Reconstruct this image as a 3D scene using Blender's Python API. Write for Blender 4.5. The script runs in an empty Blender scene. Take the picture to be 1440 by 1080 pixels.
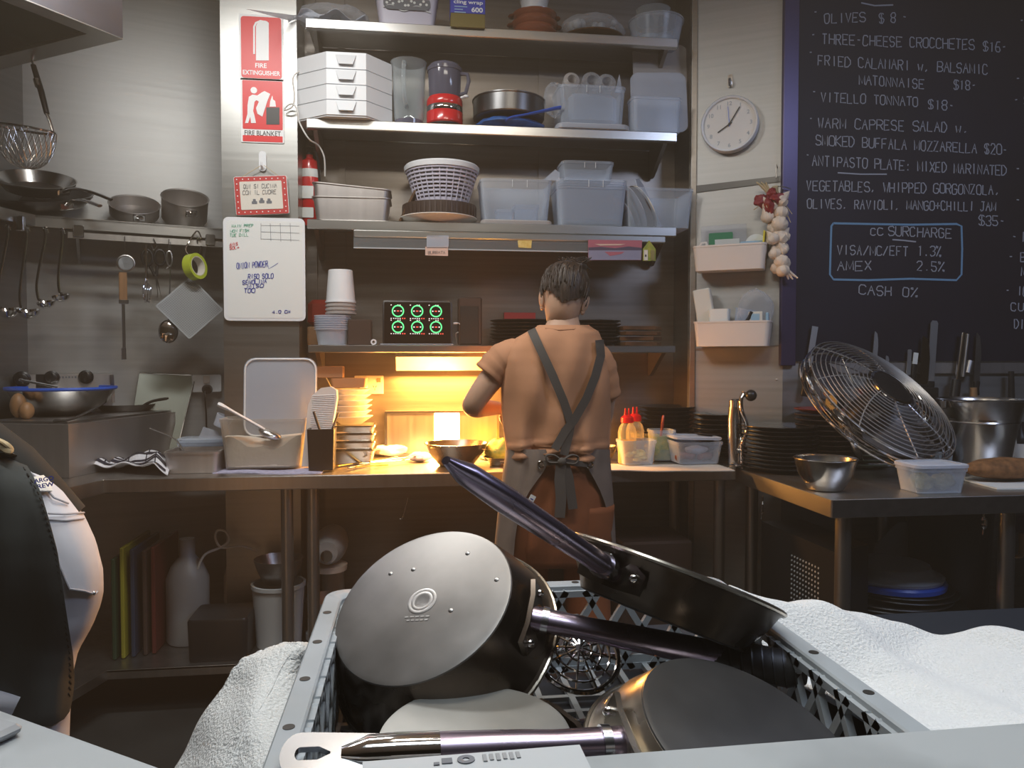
import bpy, bmesh, math, random
from mathutils import Vector, Matrix, Euler
random.seed(7)
SC = bpy.context.scene
COL = SC.collection
PI = math.pi
R = math.radians

# ------------------------------------------------------------------ camera
FPX, YAW, PIT, EYE = 1082.0, R(7.4), R(-1.85), 1.36
cam_data = bpy.data.cameras.new('camera')
cam_data.sensor_width = 36.0
cam_data.sensor_fit = 'HORIZONTAL'
cam_data.lens = FPX / 1440 * 36
cam_data.clip_start = 0.02
cam = bpy.data.objects.new('camera', cam_data)
COL.objects.link(cam)
cam.location = (0, 0, EYE)
cam.rotation_euler = (PI / 2 + PIT, 0, -YAW)
SC.camera = cam
SC.view_settings.view_transform = 'Standard'
SC.view_settings.look = 'None'
SC.view_settings.gamma = 1.0
SC.view_settings.use_curve_mapping = False
SC.view_settings.exposure = 0.0

# ------------------------------------------------------------------ world and lights
W = bpy.data.worlds.new('world')
SC.world = W
W.use_nodes = True
W.node_tree.nodes['Background'].inputs[0].default_value = (0.62, 0.72, 0.9, 1)
W.node_tree.nodes['Background'].inputs[1].default_value = 0.05

# thin scatter volume added everywhere to give the warm lens-flare veil
_hz = W.node_tree.nodes.new('ShaderNodeVolumeScatter')
_hz.inputs['Density'].default_value = 0.016; _hz.inputs['Color'].default_value = (1.0, 0.80, 0.58, 1); _hz.inputs['Anisotropy'].default_value = 0.2
W.node_tree.links.new(_hz.outputs[0], W.node_tree.nodes['World Output'].inputs['Volume'])

def area(name, loc, target, sx, sy, watts, col, spread=180):
    d = bpy.data.lights.new(name, 'AREA')
    d.shape = 'RECTANGLE'; d.size = sx; d.size_y = sy
    d.energy = watts; d.color = col
    d.spread = R(spread)
    o = bpy.data.objects.new(name, d); COL.objects.link(o)
    o.location = loc
    o.rotation_euler = (Vector(target) - Vector(loc)).to_track_quat('-Z', 'Y').to_euler()
    return o
COOL = (1.0, 0.98, 0.94)
area('ceiling_tube_light', (-0.62, 2.25, 3.04), (-0.65, 2.5, 0), 0.9, 0.2, 30, COOL)
area('ceiling_panel_light', (0.35, 1.35, 3.04), (0.35, 1.6, 0), 0.9, 0.3, 17, (1.0, 0.90, 0.76))
area('pass_light', (0.2, 0.55, 2.7), (0.2, 0.62, 0), 1.5, 0.3, 6.5, (0.84, 0.93, 1.0), spread=100)
area('dining_room_light', (2.4, 0.9, 3.0), (2.4, 1.9, 0.4), 0.9, 0.4, 24, (0.62, 0.72, 1.0))
WARM = (1.0, 0.42, 0.085)
area('heat_lamp_light', (0.13, 3.47, 1.30), (0.13, 3.40, 0.6), 0.42, 0.10, 40, WARM)
area('added_warm_light', (0.156, 3.586, 1.022), (0.0, 2.0, 1.12), 0.115, 0.115, 16, WARM)  # added area light, spreads warm light onto griddle and side panels

# ------------------------------------------------------------------ picture geometry: a pixel of the 1440 x 1080 frame to a point in the room
_f = Vector((math.sin(YAW) * math.cos(PIT), math.cos(YAW) * math.cos(PIT), math.sin(PIT)))
_r = Vector((math.cos(YAW), -math.sin(YAW), 0))
_u = _r.cross(_f)
EYEV = Vector((0, 0, EYE))
def ray(x, y): return _f + _r * ((x - 720) / FPX) + _u * ((540 - y) / FPX)
def onY(x, y, Y):
    r = ray(x, y); return EYEV + r * (Y / r.y)
def onZ(x, y, z):
    r = ray(x, y); return EYEV + r * ((z - EYE) / r.z)
def onD(x, y, d): return EYEV + ray(x, y) * d
def onP(x, y, p, n):
    r = ray(x, y); n = Vector(n); return EYEV + r * ((Vector(p) - EYEV).dot(n) / r.dot(n))
def XY(x, Y, y=400): return onY(x, y, Y).x
def ZY(y, Y, x=700): return onY(x, y, Y).z
def camvec(a, b, c): return (_r * a + _u * b - _f * c).normalized()   # right, up, towards the viewer

# ------------------------------------------------------------------ materials
MATS = {}
def mat(name, col=(0.5, 0.5, 0.5), rough=0.5, metal=0.0, noise=0, nscale=(20, 20, 20), bump=0, alpha=1.0, emit=None, estr=0, coat=0, spec=0.5, col2=None, rnoise=0, trans=0, sss=0, pos=(0.3, 0.7)):
    if name in MATS: return MATS[name]
    m = bpy.data.materials.new(name); m.use_nodes = True
    nt = m.node_tree; N = nt.nodes; L = nt.links
    b = N['Principled BSDF']; out = N['Material Output']
    b.inputs['Base Color'].default_value = (*col, 1)
    b.inputs['Roughness'].default_value = rough
    b.inputs['Metallic'].default_value = metal
    b.inputs['Specular IOR Level'].default_value = spec
    if coat: b.inputs['Coat Weight'].default_value = coat
    if sss:
        b.inputs['Subsurface Weight'].default_value = sss
        b.inputs['Subsurface Radius'].default_value = (0.02, 0.008, 0.005)
        b.inputs['Subsurface Scale'].default_value = 0.5
    if trans: b.inputs['Transmission Weight'].default_value = trans
    if emit:
        b.inputs['Emission Color'].default_value = (*emit, 1)
        b.inputs['Emission Strength'].default_value = estr
    if noise or bump or col2 or rnoise:
        tc = N.new('ShaderNodeTexCoord'); mp = N.new('ShaderNodeMapping')
        mp.inputs['Scale'].default_value = nscale
        L.new(tc.outputs['Object'], mp.inputs['Vector'])
        nz = N.new('ShaderNodeTexNoise'); nz.inputs['Scale'].default_value = 1.0
        nz.inputs['Detail'].default_value = 4
        L.new(mp.outputs[0], nz.inputs['Vector'])
        if noise or col2:
            rp = N.new('ShaderNodeValToRGB')
            c2 = col2 or tuple(min(1, c * (1 + noise)) for c in col)
            c1 = col if col2 else tuple(c * (1 - noise) for c in col)
            rp.color_ramp.elements[0].color = (*c1, 1); rp.color_ramp.elements[1].color = (*c2, 1)
            rp.color_ramp.elements[0].position = pos[0]; rp.color_ramp.elements[1].position = pos[1]
            L.new(nz.outputs['Fac'], rp.inputs['Fac']); L.new(rp.outputs['Color'], b.inputs['Base Color'])
        if rnoise:
            mr = N.new('ShaderNodeMapRange')
            mr.inputs['To Min'].default_value = max(0.02, rough - rnoise); mr.inputs['To Max'].default_value = rough + rnoise
            L.new(nz.outputs['Fac'], mr.inputs['Value']); L.new(mr.outputs['Result'], b.inputs['Roughness'])
        if bump:
            bp = N.new('ShaderNodeBump'); bp.inputs['Strength'].default_value = bump; bp.inputs['Distance'].default_value = 0.01
            L.new(nz.outputs['Fac'], bp.inputs['Height']); L.new(bp.outputs['Normal'], b.inputs['Normal'])
    if alpha < 1:
        tr = N.new('ShaderNodeBsdfTransparent'); mx = N.new('ShaderNodeMixShader')
        tr.inputs[0].default_value = (*[0.5 + 0.5 * c for c in col], 1)
        fr = N.new('ShaderNodeLayerWeight'); fr.inputs['Blend'].default_value = 0.35
        ad = N.new('ShaderNodeMath'); ad.operation = 'MULTIPLY_ADD'
        ad.inputs[1].default_value = 0.45; ad.inputs[2].default_value = alpha; ad.use_clamp = True
        L.new(fr.outputs['Facing'], ad.inputs[0]); L.new(ad.outputs[0], mx.inputs[0])
        L.new(tr.outputs[0], mx.inputs[1]); L.new(b.outputs[0], mx.inputs[2]); L.new(mx.outputs[0], out.inputs['Surface'])
    MATS[name] = m
    return m
STEELC = (0.56, 0.55, 0.53)
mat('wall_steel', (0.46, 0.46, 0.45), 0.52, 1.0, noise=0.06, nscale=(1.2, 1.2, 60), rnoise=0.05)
mat('bay_steel_shaded', (0.30, 0.27, 0.24), 0.40, 1.0, noise=0.08, nscale=(1.5, 1.5, 70), rnoise=0.06)  # same steel as the walls, the bay's shade put in as darker brown
mat('bench_steel', (0.52, 0.50, 0.47), 0.36, 1.0, noise=0.05, nscale=(60, 2, 2), rnoise=0.06)
mat('shelf_steel', (0.60, 0.60, 0.58), 0.30, 1.0, noise=0.03, nscale=(3, 40, 40), rnoise=0.02)
mat('steel', STEELC, 0.22, 1.0, rnoise=0.06, nscale=(15, 15, 40))
mat('chrome', (0.75, 0.75, 0.75), 0.08, 1.0)
mat('dull_steel', (0.38, 0.37, 0.36), 0.38, 1.0, noise=0.1, nscale=(25, 25, 25))
mat('hood_steel', (0.50, 0.50, 0.58), 0.24, 1.0, rnoise=0.04, nscale=(2, 2, 30))
mat('hood_inside', (0.30, 0.38, 0.30), 0.55, 0.6)
mat('white_plastic', (0.78, 0.80, 0.82), 0.38)
mat('cream_plastic', (0.74, 0.66, 0.60), 0.42)
mat('white_paint', (0.80, 0.82, 0.80), 0.3)
mat('sign_white', (0.85, 0.86, 0.86), 0.35)
mat('sign_red', (0.72, 0.025, 0.03), 0.35)
mat('sign_black', (0.03, 0.03, 0.03), 0.4)
mat('red_plastic', (0.62, 0.015, 0.02), 0.22, coat=0.4)
mat('black_plastic', (0.012, 0.012, 0.013), 0.35)
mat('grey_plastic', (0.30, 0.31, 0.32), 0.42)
mat('crate_plastic', (0.34, 0.37, 0.39), 0.38, noise=0.08, nscale=(12, 12, 12))
mat('lilac_plastic', (0.56, 0.54, 0.64), 0.4)
mat('brown_plastic', (0.055, 0.035, 0.028), 0.45)
mat('clear_plastic', (0.80, 0.87, 0.96), 0.22, alpha=0.15)
mat('frosted_plastic', (0.74, 0.79, 0.88), 0.35, alpha=0.36)
mat('frosted_warm', (0.72, 0.68, 0.66), 0.35, alpha=0.4)
mat('film', (0.8, 0.82, 0.86), 0.12, alpha=0.14, bump=0.5, nscale=(35, 35, 35))
mat('glass', (0.75, 0.8, 0.82), 0.05, alpha=0.10)
mat('smoke_glass', (0.16, 0.16, 0.22), 0.08, alpha=0.6)
mat('blue_plastic', (0.03, 0.12, 0.62), 0.3)
mat('blue_bag', (0.03, 0.13, 0.42), 0.35, noise=0.4, nscale=(18, 18, 18), bump=0.4)
mat('dark_tin', (0.13, 0.13, 0.13), 0.32, 0.9)
mat('black_ceramic', (0.016, 0.014, 0.013), 0.28, coat=0.3)
mat('red_ceramic', (0.22, 0.02, 0.012), 0.35)
mat('green_ceramic', (0.10, 0.13, 0.09), 0.3)
mat('white_ceramic', (0.75, 0.72, 0.66), 0.3)
mat('terracotta', (0.24, 0.065, 0.03), 0.2, coat=0.5)
mat('chalkboard', (0.0045, 0.0065, 0.020), 0.55, noise=0.25, nscale=(2, 2, 2), spec=0.3)
mat('chalk', (0.36, 0.38, 0.44), 0.9)
mat('chalk_blue', (0.16, 0.32, 0.5), 0.9)
mat('purple_tint', (0.055, 0.045, 0.11), 0.35, 0.5)
mat('clock_face', (0.78, 0.76, 0.72), 0.5)
mat('wood', (0.30, 0.16, 0.07), 0.5, noise=0.3, nscale=(40, 4, 4))
mat('dark_wood', (0.09, 0.045, 0.02), 0.35, noise=0.35, nscale=(30, 4, 30))
mat('garlic', (0.74, 0.62, 0.50), 0.55, noise=0.12, nscale=(60, 60, 20))
mat('straw', (0.56, 0.45, 0.26), 0.7)
mat('red_ribbon', (0.24, 0.015, 0.02), 0.5)
mat('skin', (0.60, 0.38, 0.26), 0.5, noise=0.05, nscale=(12, 12, 12), sss=0.15)
mat('hair', (0.040, 0.024, 0.016), 0.42, noise=0.5, nscale=(120, 120, 12), bump=0.5)
mat('shirt', (0.54, 0.27, 0.145), 0.85, noise=0.07, nscale=(9, 9, 9), bump=0.25)
mat('trousers', (0.27, 0.085, 0.03), 0.85, noise=0.1, nscale=(9, 9, 9), bump=0.3)
mat('apron', (0.20, 0.16, 0.135), 0.85, noise=0.1, nscale=(14, 14, 14), bump=0.2)
mat('strap', (0.085, 0.078, 0.07), 0.85)
mat('jeans', (0.68, 0.70, 0.76), 0.8, noise=0.05, nscale=(8, 8, 8), bump=0.3)
mat('jeans_seam', (0.50, 0.51, 0.56), 0.8)
mat('dark_apron', (0.036, 0.044, 0.044), 0.85, noise=0.25, nscale=(10, 10, 4), bump=0.3)
mat('black_shirt', (0.014, 0.015, 0.014), 0.9, noise=0.2, nscale=(12, 12, 12))
mat('towel', (0.74, 0.76, 0.76), 0.95, noise=0.04, nscale=(260, 260, 260), bump=0.55)
mat('floor', (0.035, 0.036, 0.034), 0.35, noise=0.25, nscale=(4, 4, 4), bump=0.05)
mat('ceiling', (0.55, 0.57, 0.58), 0.7)
mat('dark_counter', (0.022, 0.027, 0.036), 0.3)
mat('marble', (0.36, 0.38, 0.385), 0.28, noise=0.10, nscale=(9, 9, 9), pos=(0.42, 0.6))
mat('pan_base', (0.21, 0.20, 0.19), 0.40, 0.8, noise=0.16, nscale=(14, 14, 14), rnoise=0.08)
mat('pan_base_light', (0.43, 0.43, 0.41), 0.42, 0.7, noise=0.12, nscale=(14, 14, 14))
mat('pan_base_dark', (0.10, 0.098, 0.095), 0.38, 0.8, noise=0.25, nscale=(10, 10, 10))
mat('pan_side', (0.13, 0.105, 0.085), 0.27, 0.95, noise=0.35, nscale=(8, 8, 8), rnoise=0.1)
mat('pan_side_bright', (0.40, 0.36, 0.30), 0.25, 0.95, noise=0.4, nscale=(14, 14, 14), rnoise=0.1)
mat('pan_inside', (0.02, 0.02, 0.02), 0.4, 0.3)
mat('handle_steel', (0.30, 0.25, 0.32), 0.26, 1.0, noise=0.2, nscale=(6, 6, 6), rnoise=0.06)  # purple sheen of coloured light is put into the colour
mat('handle_bright', (0.6, 0.62, 0.66), 0.2, 1.0)
mat('tape_green', (0.52, 0.62, 0.05), 0.4)
mat('mesh_grey', (0.42, 0.45, 0.47), 0.5)
mat('tea_white', (0.72, 0.72, 0.76), 0.9, bump=0.4, nscale=(60, 60, 60))
mat('tea_dark', (0.02, 0.02, 0.035), 0.9)
mat('flour', (0.80, 0.77, 0.70), 0.95, bump=0.5, nscale=(25, 25, 25))
mat('marker_blue', (0.03, 0.05, 0.35), 0.6)
mat('marker_red', (0.6, 0.03, 0.05), 0.6)
mat('marker_green', (0.05, 0.4, 0.25), 0.6)
mat('marker_grey', (0.15, 0.16, 0.18), 0.6)
mat('card_red', (0.5, 0.04, 0.04), 0.5)
mat('paper', (0.72, 0.68, 0.60), 0.8)
mat('pink_paper', (0.66, 0.46, 0.38), 0.8)
mat('screen_black', (0.01, 0.008, 0.008), 0.12)
mat('ring_green', (0.0, 0.1, 0.02), 0.5, emit=(0.12, 1.0, 0.28), estr=1.6)
mat('screen_white', (0.1, 0.1, 0.1), 0.5, emit=(1.0, 0.85, 0.8), estr=1.2)
mat('screen_red', (0.1, 0.0, 0.0), 0.5, emit=(1.0, 0.10, 0.06), estr=1.2)
mat('screen_blue', (0.0, 0.0, 0.1), 0.5, emit=(0.2, 0.35, 1.0), estr=1.0)
mat('element_glow', (1, 0.6, 0.2), 0.5, emit=(1.0, 0.45, 0.10), estr=2.5)
mat('griddle_steel', (0.55, 0.52, 0.50), 0.48, 1.0, noise=0.05, nscale=(40, 2, 2), rnoise=0.05)
mat('glare_glow', (1, 0.7, 0.3), 0.5, emit=(1.0, 0.58, 0.16), estr=30)
mat('oil', (0.80, 0.45, 0.01), 0.2)
mat('bottle_clear', (0.90, 0.80, 0.45), 0.25, alpha=0.2)
mat('cap_red', (0.75, 0.01, 0.01), 0.35)
mat('food_green', (0.16, 0.26, 0.03), 0.6, col2=(0.45, 0.40, 0.06), nscale=(50, 50, 50))
mat('food_yellow', (0.62, 0.42, 0.06), 0.6, col2=(0.75, 0.62, 0.25), nscale=(60, 60, 60))
mat('sausage', (0.22, 0.05, 0.03), 0.4)
mat('ginger', (0.52, 0.43, 0.22), 0.7, noise=0.25, nscale=(50, 50, 50), bump=0.4)
mat('bread', (0.22, 0.10, 0.035), 0.8, noise=0.4, nscale=(40, 40, 40), bump=0.5)
mat('box_blue', (0.03, 0.05, 0.42), 0.4)
mat('box_olive', (0.16, 0.12, 0.02), 0.5)
mat('cardboard', (0.36, 0.20, 0.10), 0.8)
mat('green_card', (0.02, 0.20, 0.09), 0.5)
mat('light_blue', (0.30, 0.48, 0.62), 0.5)
mat('yellow', (0.75, 0.62, 0.03), 0.5)
mat('board_yellow', (0.26, 0.24, 0.02), 0.5)  # board colours darkened for the dimness under the bench
mat('board_blue', (0.02, 0.035, 0.07), 0.5)
mat('board_red', (0.10, 0.015, 0.012), 0.5)
mat('board_green', (0.015, 0.045, 0.02), 0.5)
mat('cable_white', (0.62, 0.60, 0.56), 0.5)
mat('post_pink', (0.42, 0.12, 0.16), 0.5)
mat('post_blue', (0.25, 0.25, 0.36), 0.5)
mat('post_dark', (0.08, 0.06, 0.10), 0.5)
mat('brass', (0.55, 0.40, 0.14), 0.3, 1.0)
mat('blue_cloth', (0.42, 0.42, 0.58), 0.9, noise=0.2, nscale=(60, 60, 60), bump=0.3)
mat('label_white', (0.75, 0.77, 0.74), 0.7)
mat('pale_strip', (0.50, 0.52, 0.53), 0.4)
mat('tub_warm', (0.80, 0.76, 0.70), 0.3, alpha=0.12)
mat('blade_steel', (0.62, 0.62, 0.62), 0.45, 1.0)
mat('grey_sheet', (0.06, 0.066, 0.055), 0.35, 0.6)
mat('pillar_steel', (0.44, 0.44, 0.42), 0.36, 1.0, noise=0.05, nscale=(1.2, 1.2, 60), rnoise=0.04)
mat('flaky_dark', (0.02, 0.018, 0.016), 0.5)

# ------------------------------------------------------------------ mesh builder
def _T(v, T): return (T @ Vector(v)) if T is not None else Vector(v)
class MB:
    def __init__(s): s.bm = bmesh.new()
    def ring(s, pts): return [s.bm.verts.new(p) for p in pts]
    def face(s, vs):
        try: return s.bm.faces.new(vs)
        except ValueError: return None
    def skin(s, rings, closed=True, cap0=False, cap1=False, loop=False):
        n = len(rings[0])
        pr = list(zip(rings, rings[1:])) + ([(rings[-1], rings[0])] if loop else [])
        for a, b in pr:
            for i in range(n if closed else n - 1):
                j = (i + 1) % n
                s.face((a[i], a[j], b[j], b[i]))
        if cap0: s.face(rings[0][::-1])
        if cap1: s.face(rings[-1])
        return s
    def loft(s, rings, T=None, **k): return s.skin([s.ring([_T(p, T) for p in r]) for r in rings], **k)
    def box(s, c, d, rot=None, T=None, bev=0.0):
        c = Vector(c); hx, hy, hz = d[0] / 2, d[1] / 2, d[2] / 2
        Rm = Euler(rot).to_matrix() if rot else Matrix.Identity(3)
        if bev > 0:
            b = min(bev, hx * .9, hy * .9, hz * .9)
            rr = [(hx - b, hy - b, -hz), (hx, hy, -hz + b), (hx, hy, hz - b), (hx - b, hy - b, hz)]
            rings = []
            for (x, y, z) in rr:
                bb = b if x == hx else b * .5
                pts = []
                for sx, sy in ((1, 1), (-1, 1), (-1, -1), (1, -1)):
                    p1 = (sx * x, sy * (y - bb), z); p2 = (sx * (x - bb), sy * y, z)
                    pts += [p1, p2] if sx * sy > 0 else [p2, p1]
                rings.append([_T(c + Rm @ Vector(p), T) for p in pts])
            return s.loft(rings, cap0=True, cap1=True)
        vs = [s.bm.verts.new(_T(c + Rm @ Vector((x * hx, y * hy, z * hz)), T)) for x in (-1, 1) for y in (-1, 1) for z in (-1, 1)]
        for q in ((0, 1, 3, 2), (4, 6, 7, 5), (0, 4, 5, 1), (2, 3, 7, 6), (0, 2, 6, 4), (1, 5, 7, 3)): s.face([vs[i] for i in q])
        return s
    def bx(s, x0, x1, y0, y1, z0, z1, bev=0, T=None):
        return s.box(((x0 + x1) / 2, (y0 + y1) / 2, (z0 + z1) / 2), (abs(x1 - x0), abs(y1 - y0), abs(z1 - z0)), bev=bev, T=T)
    def lathe(s, prof, n=32, T=None, sx=1, sy=1, closed=False):
        rings = []
        for (r, z) in prof:
            r = max(r, 0.0004)
            rings.append([(r * sx * math.cos(2 * PI * i / n), r * sy * math.sin(2 * PI * i / n), z) for i in range(n)])
        return s.loft(rings, T, cap0=not closed, cap1=not closed, loop=closed)
    def tube(s, pts, r, n=8, closed=False, T=None, flat=1.0):
        pts = [_T(p, T) for p in pts]; k = len(pts)
        rs = r if isinstance(r, (list, tuple)) else [r] * k
        rings = []; prev = None
        for i, p in enumerate(pts):
            a = pts[(i - 1) % k] if (closed or i > 0) else p
            b = pts[(i + 1) % k] if (closed or i < k - 1) else p
            t = (b - a)
            t = t.normalized() if t.length > 1e-9 else Vector((0, 0, 1))
            if prev is None:
                h = Vector((0, 0, 1)) if abs(t.z) < 0.9 else Vector((1, 0, 0))
                u = t.cross(h).normalized()
            else:
                u = (prev - t * prev.dot(t)); u = u.normalized() if u.length > 1e-6 else t.orthogonal().normalized()
            v = t.cross(u).normalized(); prev = u
            rings.append([p + (u * math.cos(2 * PI * j / n) + v * math.sin(2 * PI * j / n) * flat) * rs[i] for j in range(n)])
        return s.loft(rings, cap0=not closed, cap1=not closed, loop=closed)
    def cyl(s, p0, p1, r0, r1=None, n=20, T=None):
        return s.tube([p0, p1], [r0, r0 if r1 is None else r1], n, T=T)
    def ball(s, c, rad, n=16, m=10, T=None, rot=None):
        if not isinstance(rad, (list, tuple)): rad = (rad,) * 3
        Rm = Euler(rot).to_matrix() if rot else Matrix.Identity(3)
        c = Vector(c); rings = []
        for i in range(m + 1):
            a = -PI / 2 + PI * i / m; q = max(math.cos(a), 0.01)
            rings.append([c + Rm @ Vector((rad[0] * q * math.cos(2 * PI * j / n), rad[1] * q * math.sin(2 * PI * j / n), rad[2] * math.sin(a))) for j in range(n)])
        return s.loft(rings, T, cap0=True, cap1=True)
    def rr(s, specs, k=4, T=None, cap0=True, cap1=True, off=(0, 0)):
        # loft of rounded rectangles (width, depth, corner radius, z)
        rings = []
        for sp in specs:
            w, d, r, z = sp[:4]; ox, oy = sp[4] if len(sp) > 4 else off
            r = min(r, w / 2 * .98, d / 2 * .98); pts = []
            for cx, cy, a0 in ((w / 2 - r, d / 2 - r, 0), (-w / 2 + r, d / 2 - r, 90), (-w / 2 + r, -d / 2 + r, 180), (w / 2 - r, -d / 2 + r, 270)):
                for q in range(k + 1):
                    a = R(a0 + 90 * q / k); pts.append((ox + cx + r * math.cos(a), oy + cy + r * math.sin(a), z))
            rings.append(pts)
        return s.loft(rings, T, cap0=cap0, cap1=cap1)
    def prism(s, poly, a, b, T=None):
        # polygon in local (x, y), extruded in local z from a to b
        return s.loft([[(x, y, a) for x, y in poly], [(x, y, b) for x, y in poly]], T, cap0=True, cap1=True)
    def grid(s, f, nu, nv, closed=False):
        vs = [[s.bm.verts.new(f(i / (nu - 1), j / (nv - 1))) for i in range(nu)] for j in range(nv)]
        for j in range(nv - 1):
            for i in range(nu - 1): s.face((vs[j][i], vs[j][i + 1], vs[j + 1][i + 1], vs[j + 1][i]))
        return s
    def solid(s, th):
        bmesh.ops.recalc_face_normals(s.bm, faces=s.bm.faces[:])
        bmesh.ops.solidify(s.bm, geom=s.bm.faces[:], thickness=th); return s
    def build(s, name, m, parent=None, ang=38, sub=0):
        bmesh.ops.recalc_face_normals(s.bm, faces=s.bm.faces[:])
        me = bpy.data.meshes.new(name); s.bm.to_mesh(me); s.bm.free()
        me.materials.append(MATS[m] if isinstance(m, str) else m)
        for p in me.polygons: p.use_smooth = True
        if ang < 180: me.set_sharp_from_angle(angle=R(ang))
        o = bpy.data.objects.new(name, me); COL.objects.link(o)
        if parent is not None: o.parent = parent
        if sub:
            md = o.modifiers.new('smooth', 'SUBSURF'); md.levels = sub; md.render_levels = sub
        return o

def tag(o, label, cat, group=None, kind=None):
    o['label'] = label; o['category'] = cat
    if group: o['group'] = group
    if kind: o['kind'] = kind
    return o
def thing(name, label, cat, loc=(0, 0, 0), rotz=0, group=None, T=None):
    o = bpy.data.objects.new(name, None); COL.objects.link(o); o.empty_display_size = 0.05
    if T is not None: o.matrix_world = T
    else: o.location = loc; o.rotation_euler = (0, 0, rotz)
    return tag(o, label, cat, group)
def solo(name, mb, m, label, cat, loc=(0, 0, 0), rotz=0, group=None, T=None, ang=38):
    o = mb.build(name, m, ang=ang)
    if T is not None: o.matrix_world = T
    else: o.location = loc; o.rotation_euler = (0, 0, rotz)
    return tag(o, label, cat, group)
def struct(name, mb, m):
    o = mb.build(name, m); o['kind'] = 'structure'; return o
def copy_tree(o, parent=None):
    c = o.copy(); COL.objects.link(c)
    if parent is not None:
        c.parent = parent; c.matrix_parent_inverse = o.matrix_parent_inverse.copy()
    for ch in list(o.children): copy_tree(ch, c)
    return c
def frame(org, x, z):
    # matrix with local x and z axes given in the room
    z = Vector(z).normalized(); x = Vector(x); x = (x - z * x.dot(z)).normalized(); y = z.cross(x)
    M = Matrix.Identity(4)
    for i in range(3): M[i][0] = x[i]; M[i][1] = y[i]; M[i][2] = z[i]; M[i][3] = org[i]
    return M
ORD = ['topmost', 'second from the top', 'third from the top', 'fourth from the top', 'fifth from the top', 'sixth from the top', 'seventh from the top', 'eighth from the top', 'ninth from the top', 'tenth from the top', 'eleventh from the top', 'twelfth from the top']

# printed lettering
def text(body, m, parent, T, height=None, width=None, bold=0.0, align='LEFT', name='lettering'):
    cu = bpy.data.curves.new('lettering', 'FONT'); cu.body = body; cu.size = 1.0; cu.align_x = align; cu.offset = bold
    cu.extrude = 0.0
    o = bpy.data.objects.new('lettering', cu); COL.objects.link(o)
    dg = bpy.context.evaluated_depsgraph_get(); dg.update()
    me = bpy.data.meshes.new_from_object(o.evaluated_get(dg)); bpy.data.objects.remove(o)
    xs = [v.co.x for v in me.vertices]; ys = [v.co.y for v in me.vertices]
    sy = height / (max(ys) - min(ys)) if height else None
    sx = width / (max(xs) - min(xs)) if width else sy
    sy = sy or sx
    x0 = min(xs) if align == 'LEFT' else (min(xs) + max(xs)) / 2
    for v in me.vertices: v.co = T @ Vector(((v.co.x - x0) * sx, (v.co.y - min(ys)) * sy, 0))
    me.materials.clear(); me.materials.append(MATS[m])
    r = bpy.data.objects.new(name, me); COL.objects.link(r); r.parent = parent
    return r
FACE = Matrix.Rotation(PI / 2, 4, 'X')          # local xy plane stands up and faces -Y
# handwriting: strokes on a 4 x 6 grid
GL = {'A': '002640|1333', 'B': '000636454433|03334241300 0', 'C': '4536160501103041', 'D': '00062644422000', 'E': '40000646|0333', 'F': '000646|0333', 'G': '453616050110304143|2343', 'H': '0006|4046|0343', 'I': '2026', 'J': '0110203136|1646', 'K': '0006|460340', 'L': '060040', 'M': '0006214640', 'N': '00064046', 'O': '100105163645413010', 'P': '00063645443303', 'Q': '100105163645413010|2240', 'R': '00063645443303|2340', 'S': '453616050413334241301001', 'T': '2026|0646', 'U': '060110304146', 'V': '062046', 'W': '0610253046', 'X': '0046|0640', 'Y': '062346|2320', 'Z': '06460040', '0': '100105163645413010', '1': '152620', '2': '05163645440040', '3': '0516364544334241301001|2333', '4': '30360242', '5': '46060333424130100 1', '6': '46160301103041423303', '7': '064610', '8': '334445361605041333424130100102 13', '9': '0030454636160504133344', '$': '453616050413334241301001|2026', '%': '0046|0506161505|3031414030', '-': '1333', '.': '2021', ',': '2110', '/': '0046', ':': '2021|2324', '+': '2125|0343', 'w': '041022 3044', "'": '2625', 'a': '4101110 2133330|3033', 'i': '2023', 'n': '0003|0233 3330', 'o': '10 0102133332301 0'}
def strokes(mb, s, p0, p1, h, up, nrm, rad, jit=0.25, slant=0.0):
    # handwriting from p0 to p1, letter height h
    p0 = Vector(p0); p1 = Vector(p1); up = Vector(up); nrm = Vector(nrm)
    dx = (p1 - p0) / (len(s) * 5.4 - 1.4); uy = up * (h / 6)
    for i, ch in enumerate(s):
        if ch == ' ': continue
        g = GL.get(ch.upper() if ch not in GL else ch)
        if not g: continue
        jy = random.uniform(-.4, .4) * jit * 2
        sc = random.uniform(.9, 1.1)
        for st in g.split('|'):
            st = st.replace(' ', '')
            pts = [(int(st[k]), int(st[k + 1])) for k in range(0, len(st) - 1, 2)]
            w = [p0 + dx * (i * 5.4 + a * sc + slant * b + random.uniform(-1, 1) * jit) + uy * (b + jy + random.uniform(-1, 1) * jit) + nrm * 0.0012 for a, b in pts]
            ribbon(mb, w, rad, nrm)
def ribbon(mb, pts, hw, nrm, th=0.0008):
    nrm = Vector(nrm).normalized()
    A = []; 
    for i, p in enumerate(pts):
        t = Vector(pts[min(i + 1, len(pts) - 1)]) - Vector(pts[max(i - 1, 0)])
        t = t.normalized() if t.length > 1e-9 else Vector((1, 0, 0))
        sd = t.cross(nrm).normalized() * hw
        p = Vector(p)
        A.append([p + sd, p - sd, p - sd + nrm * th, p + sd + nrm * th])
    mb.loft(A, cap0=True, cap1=True)

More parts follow.
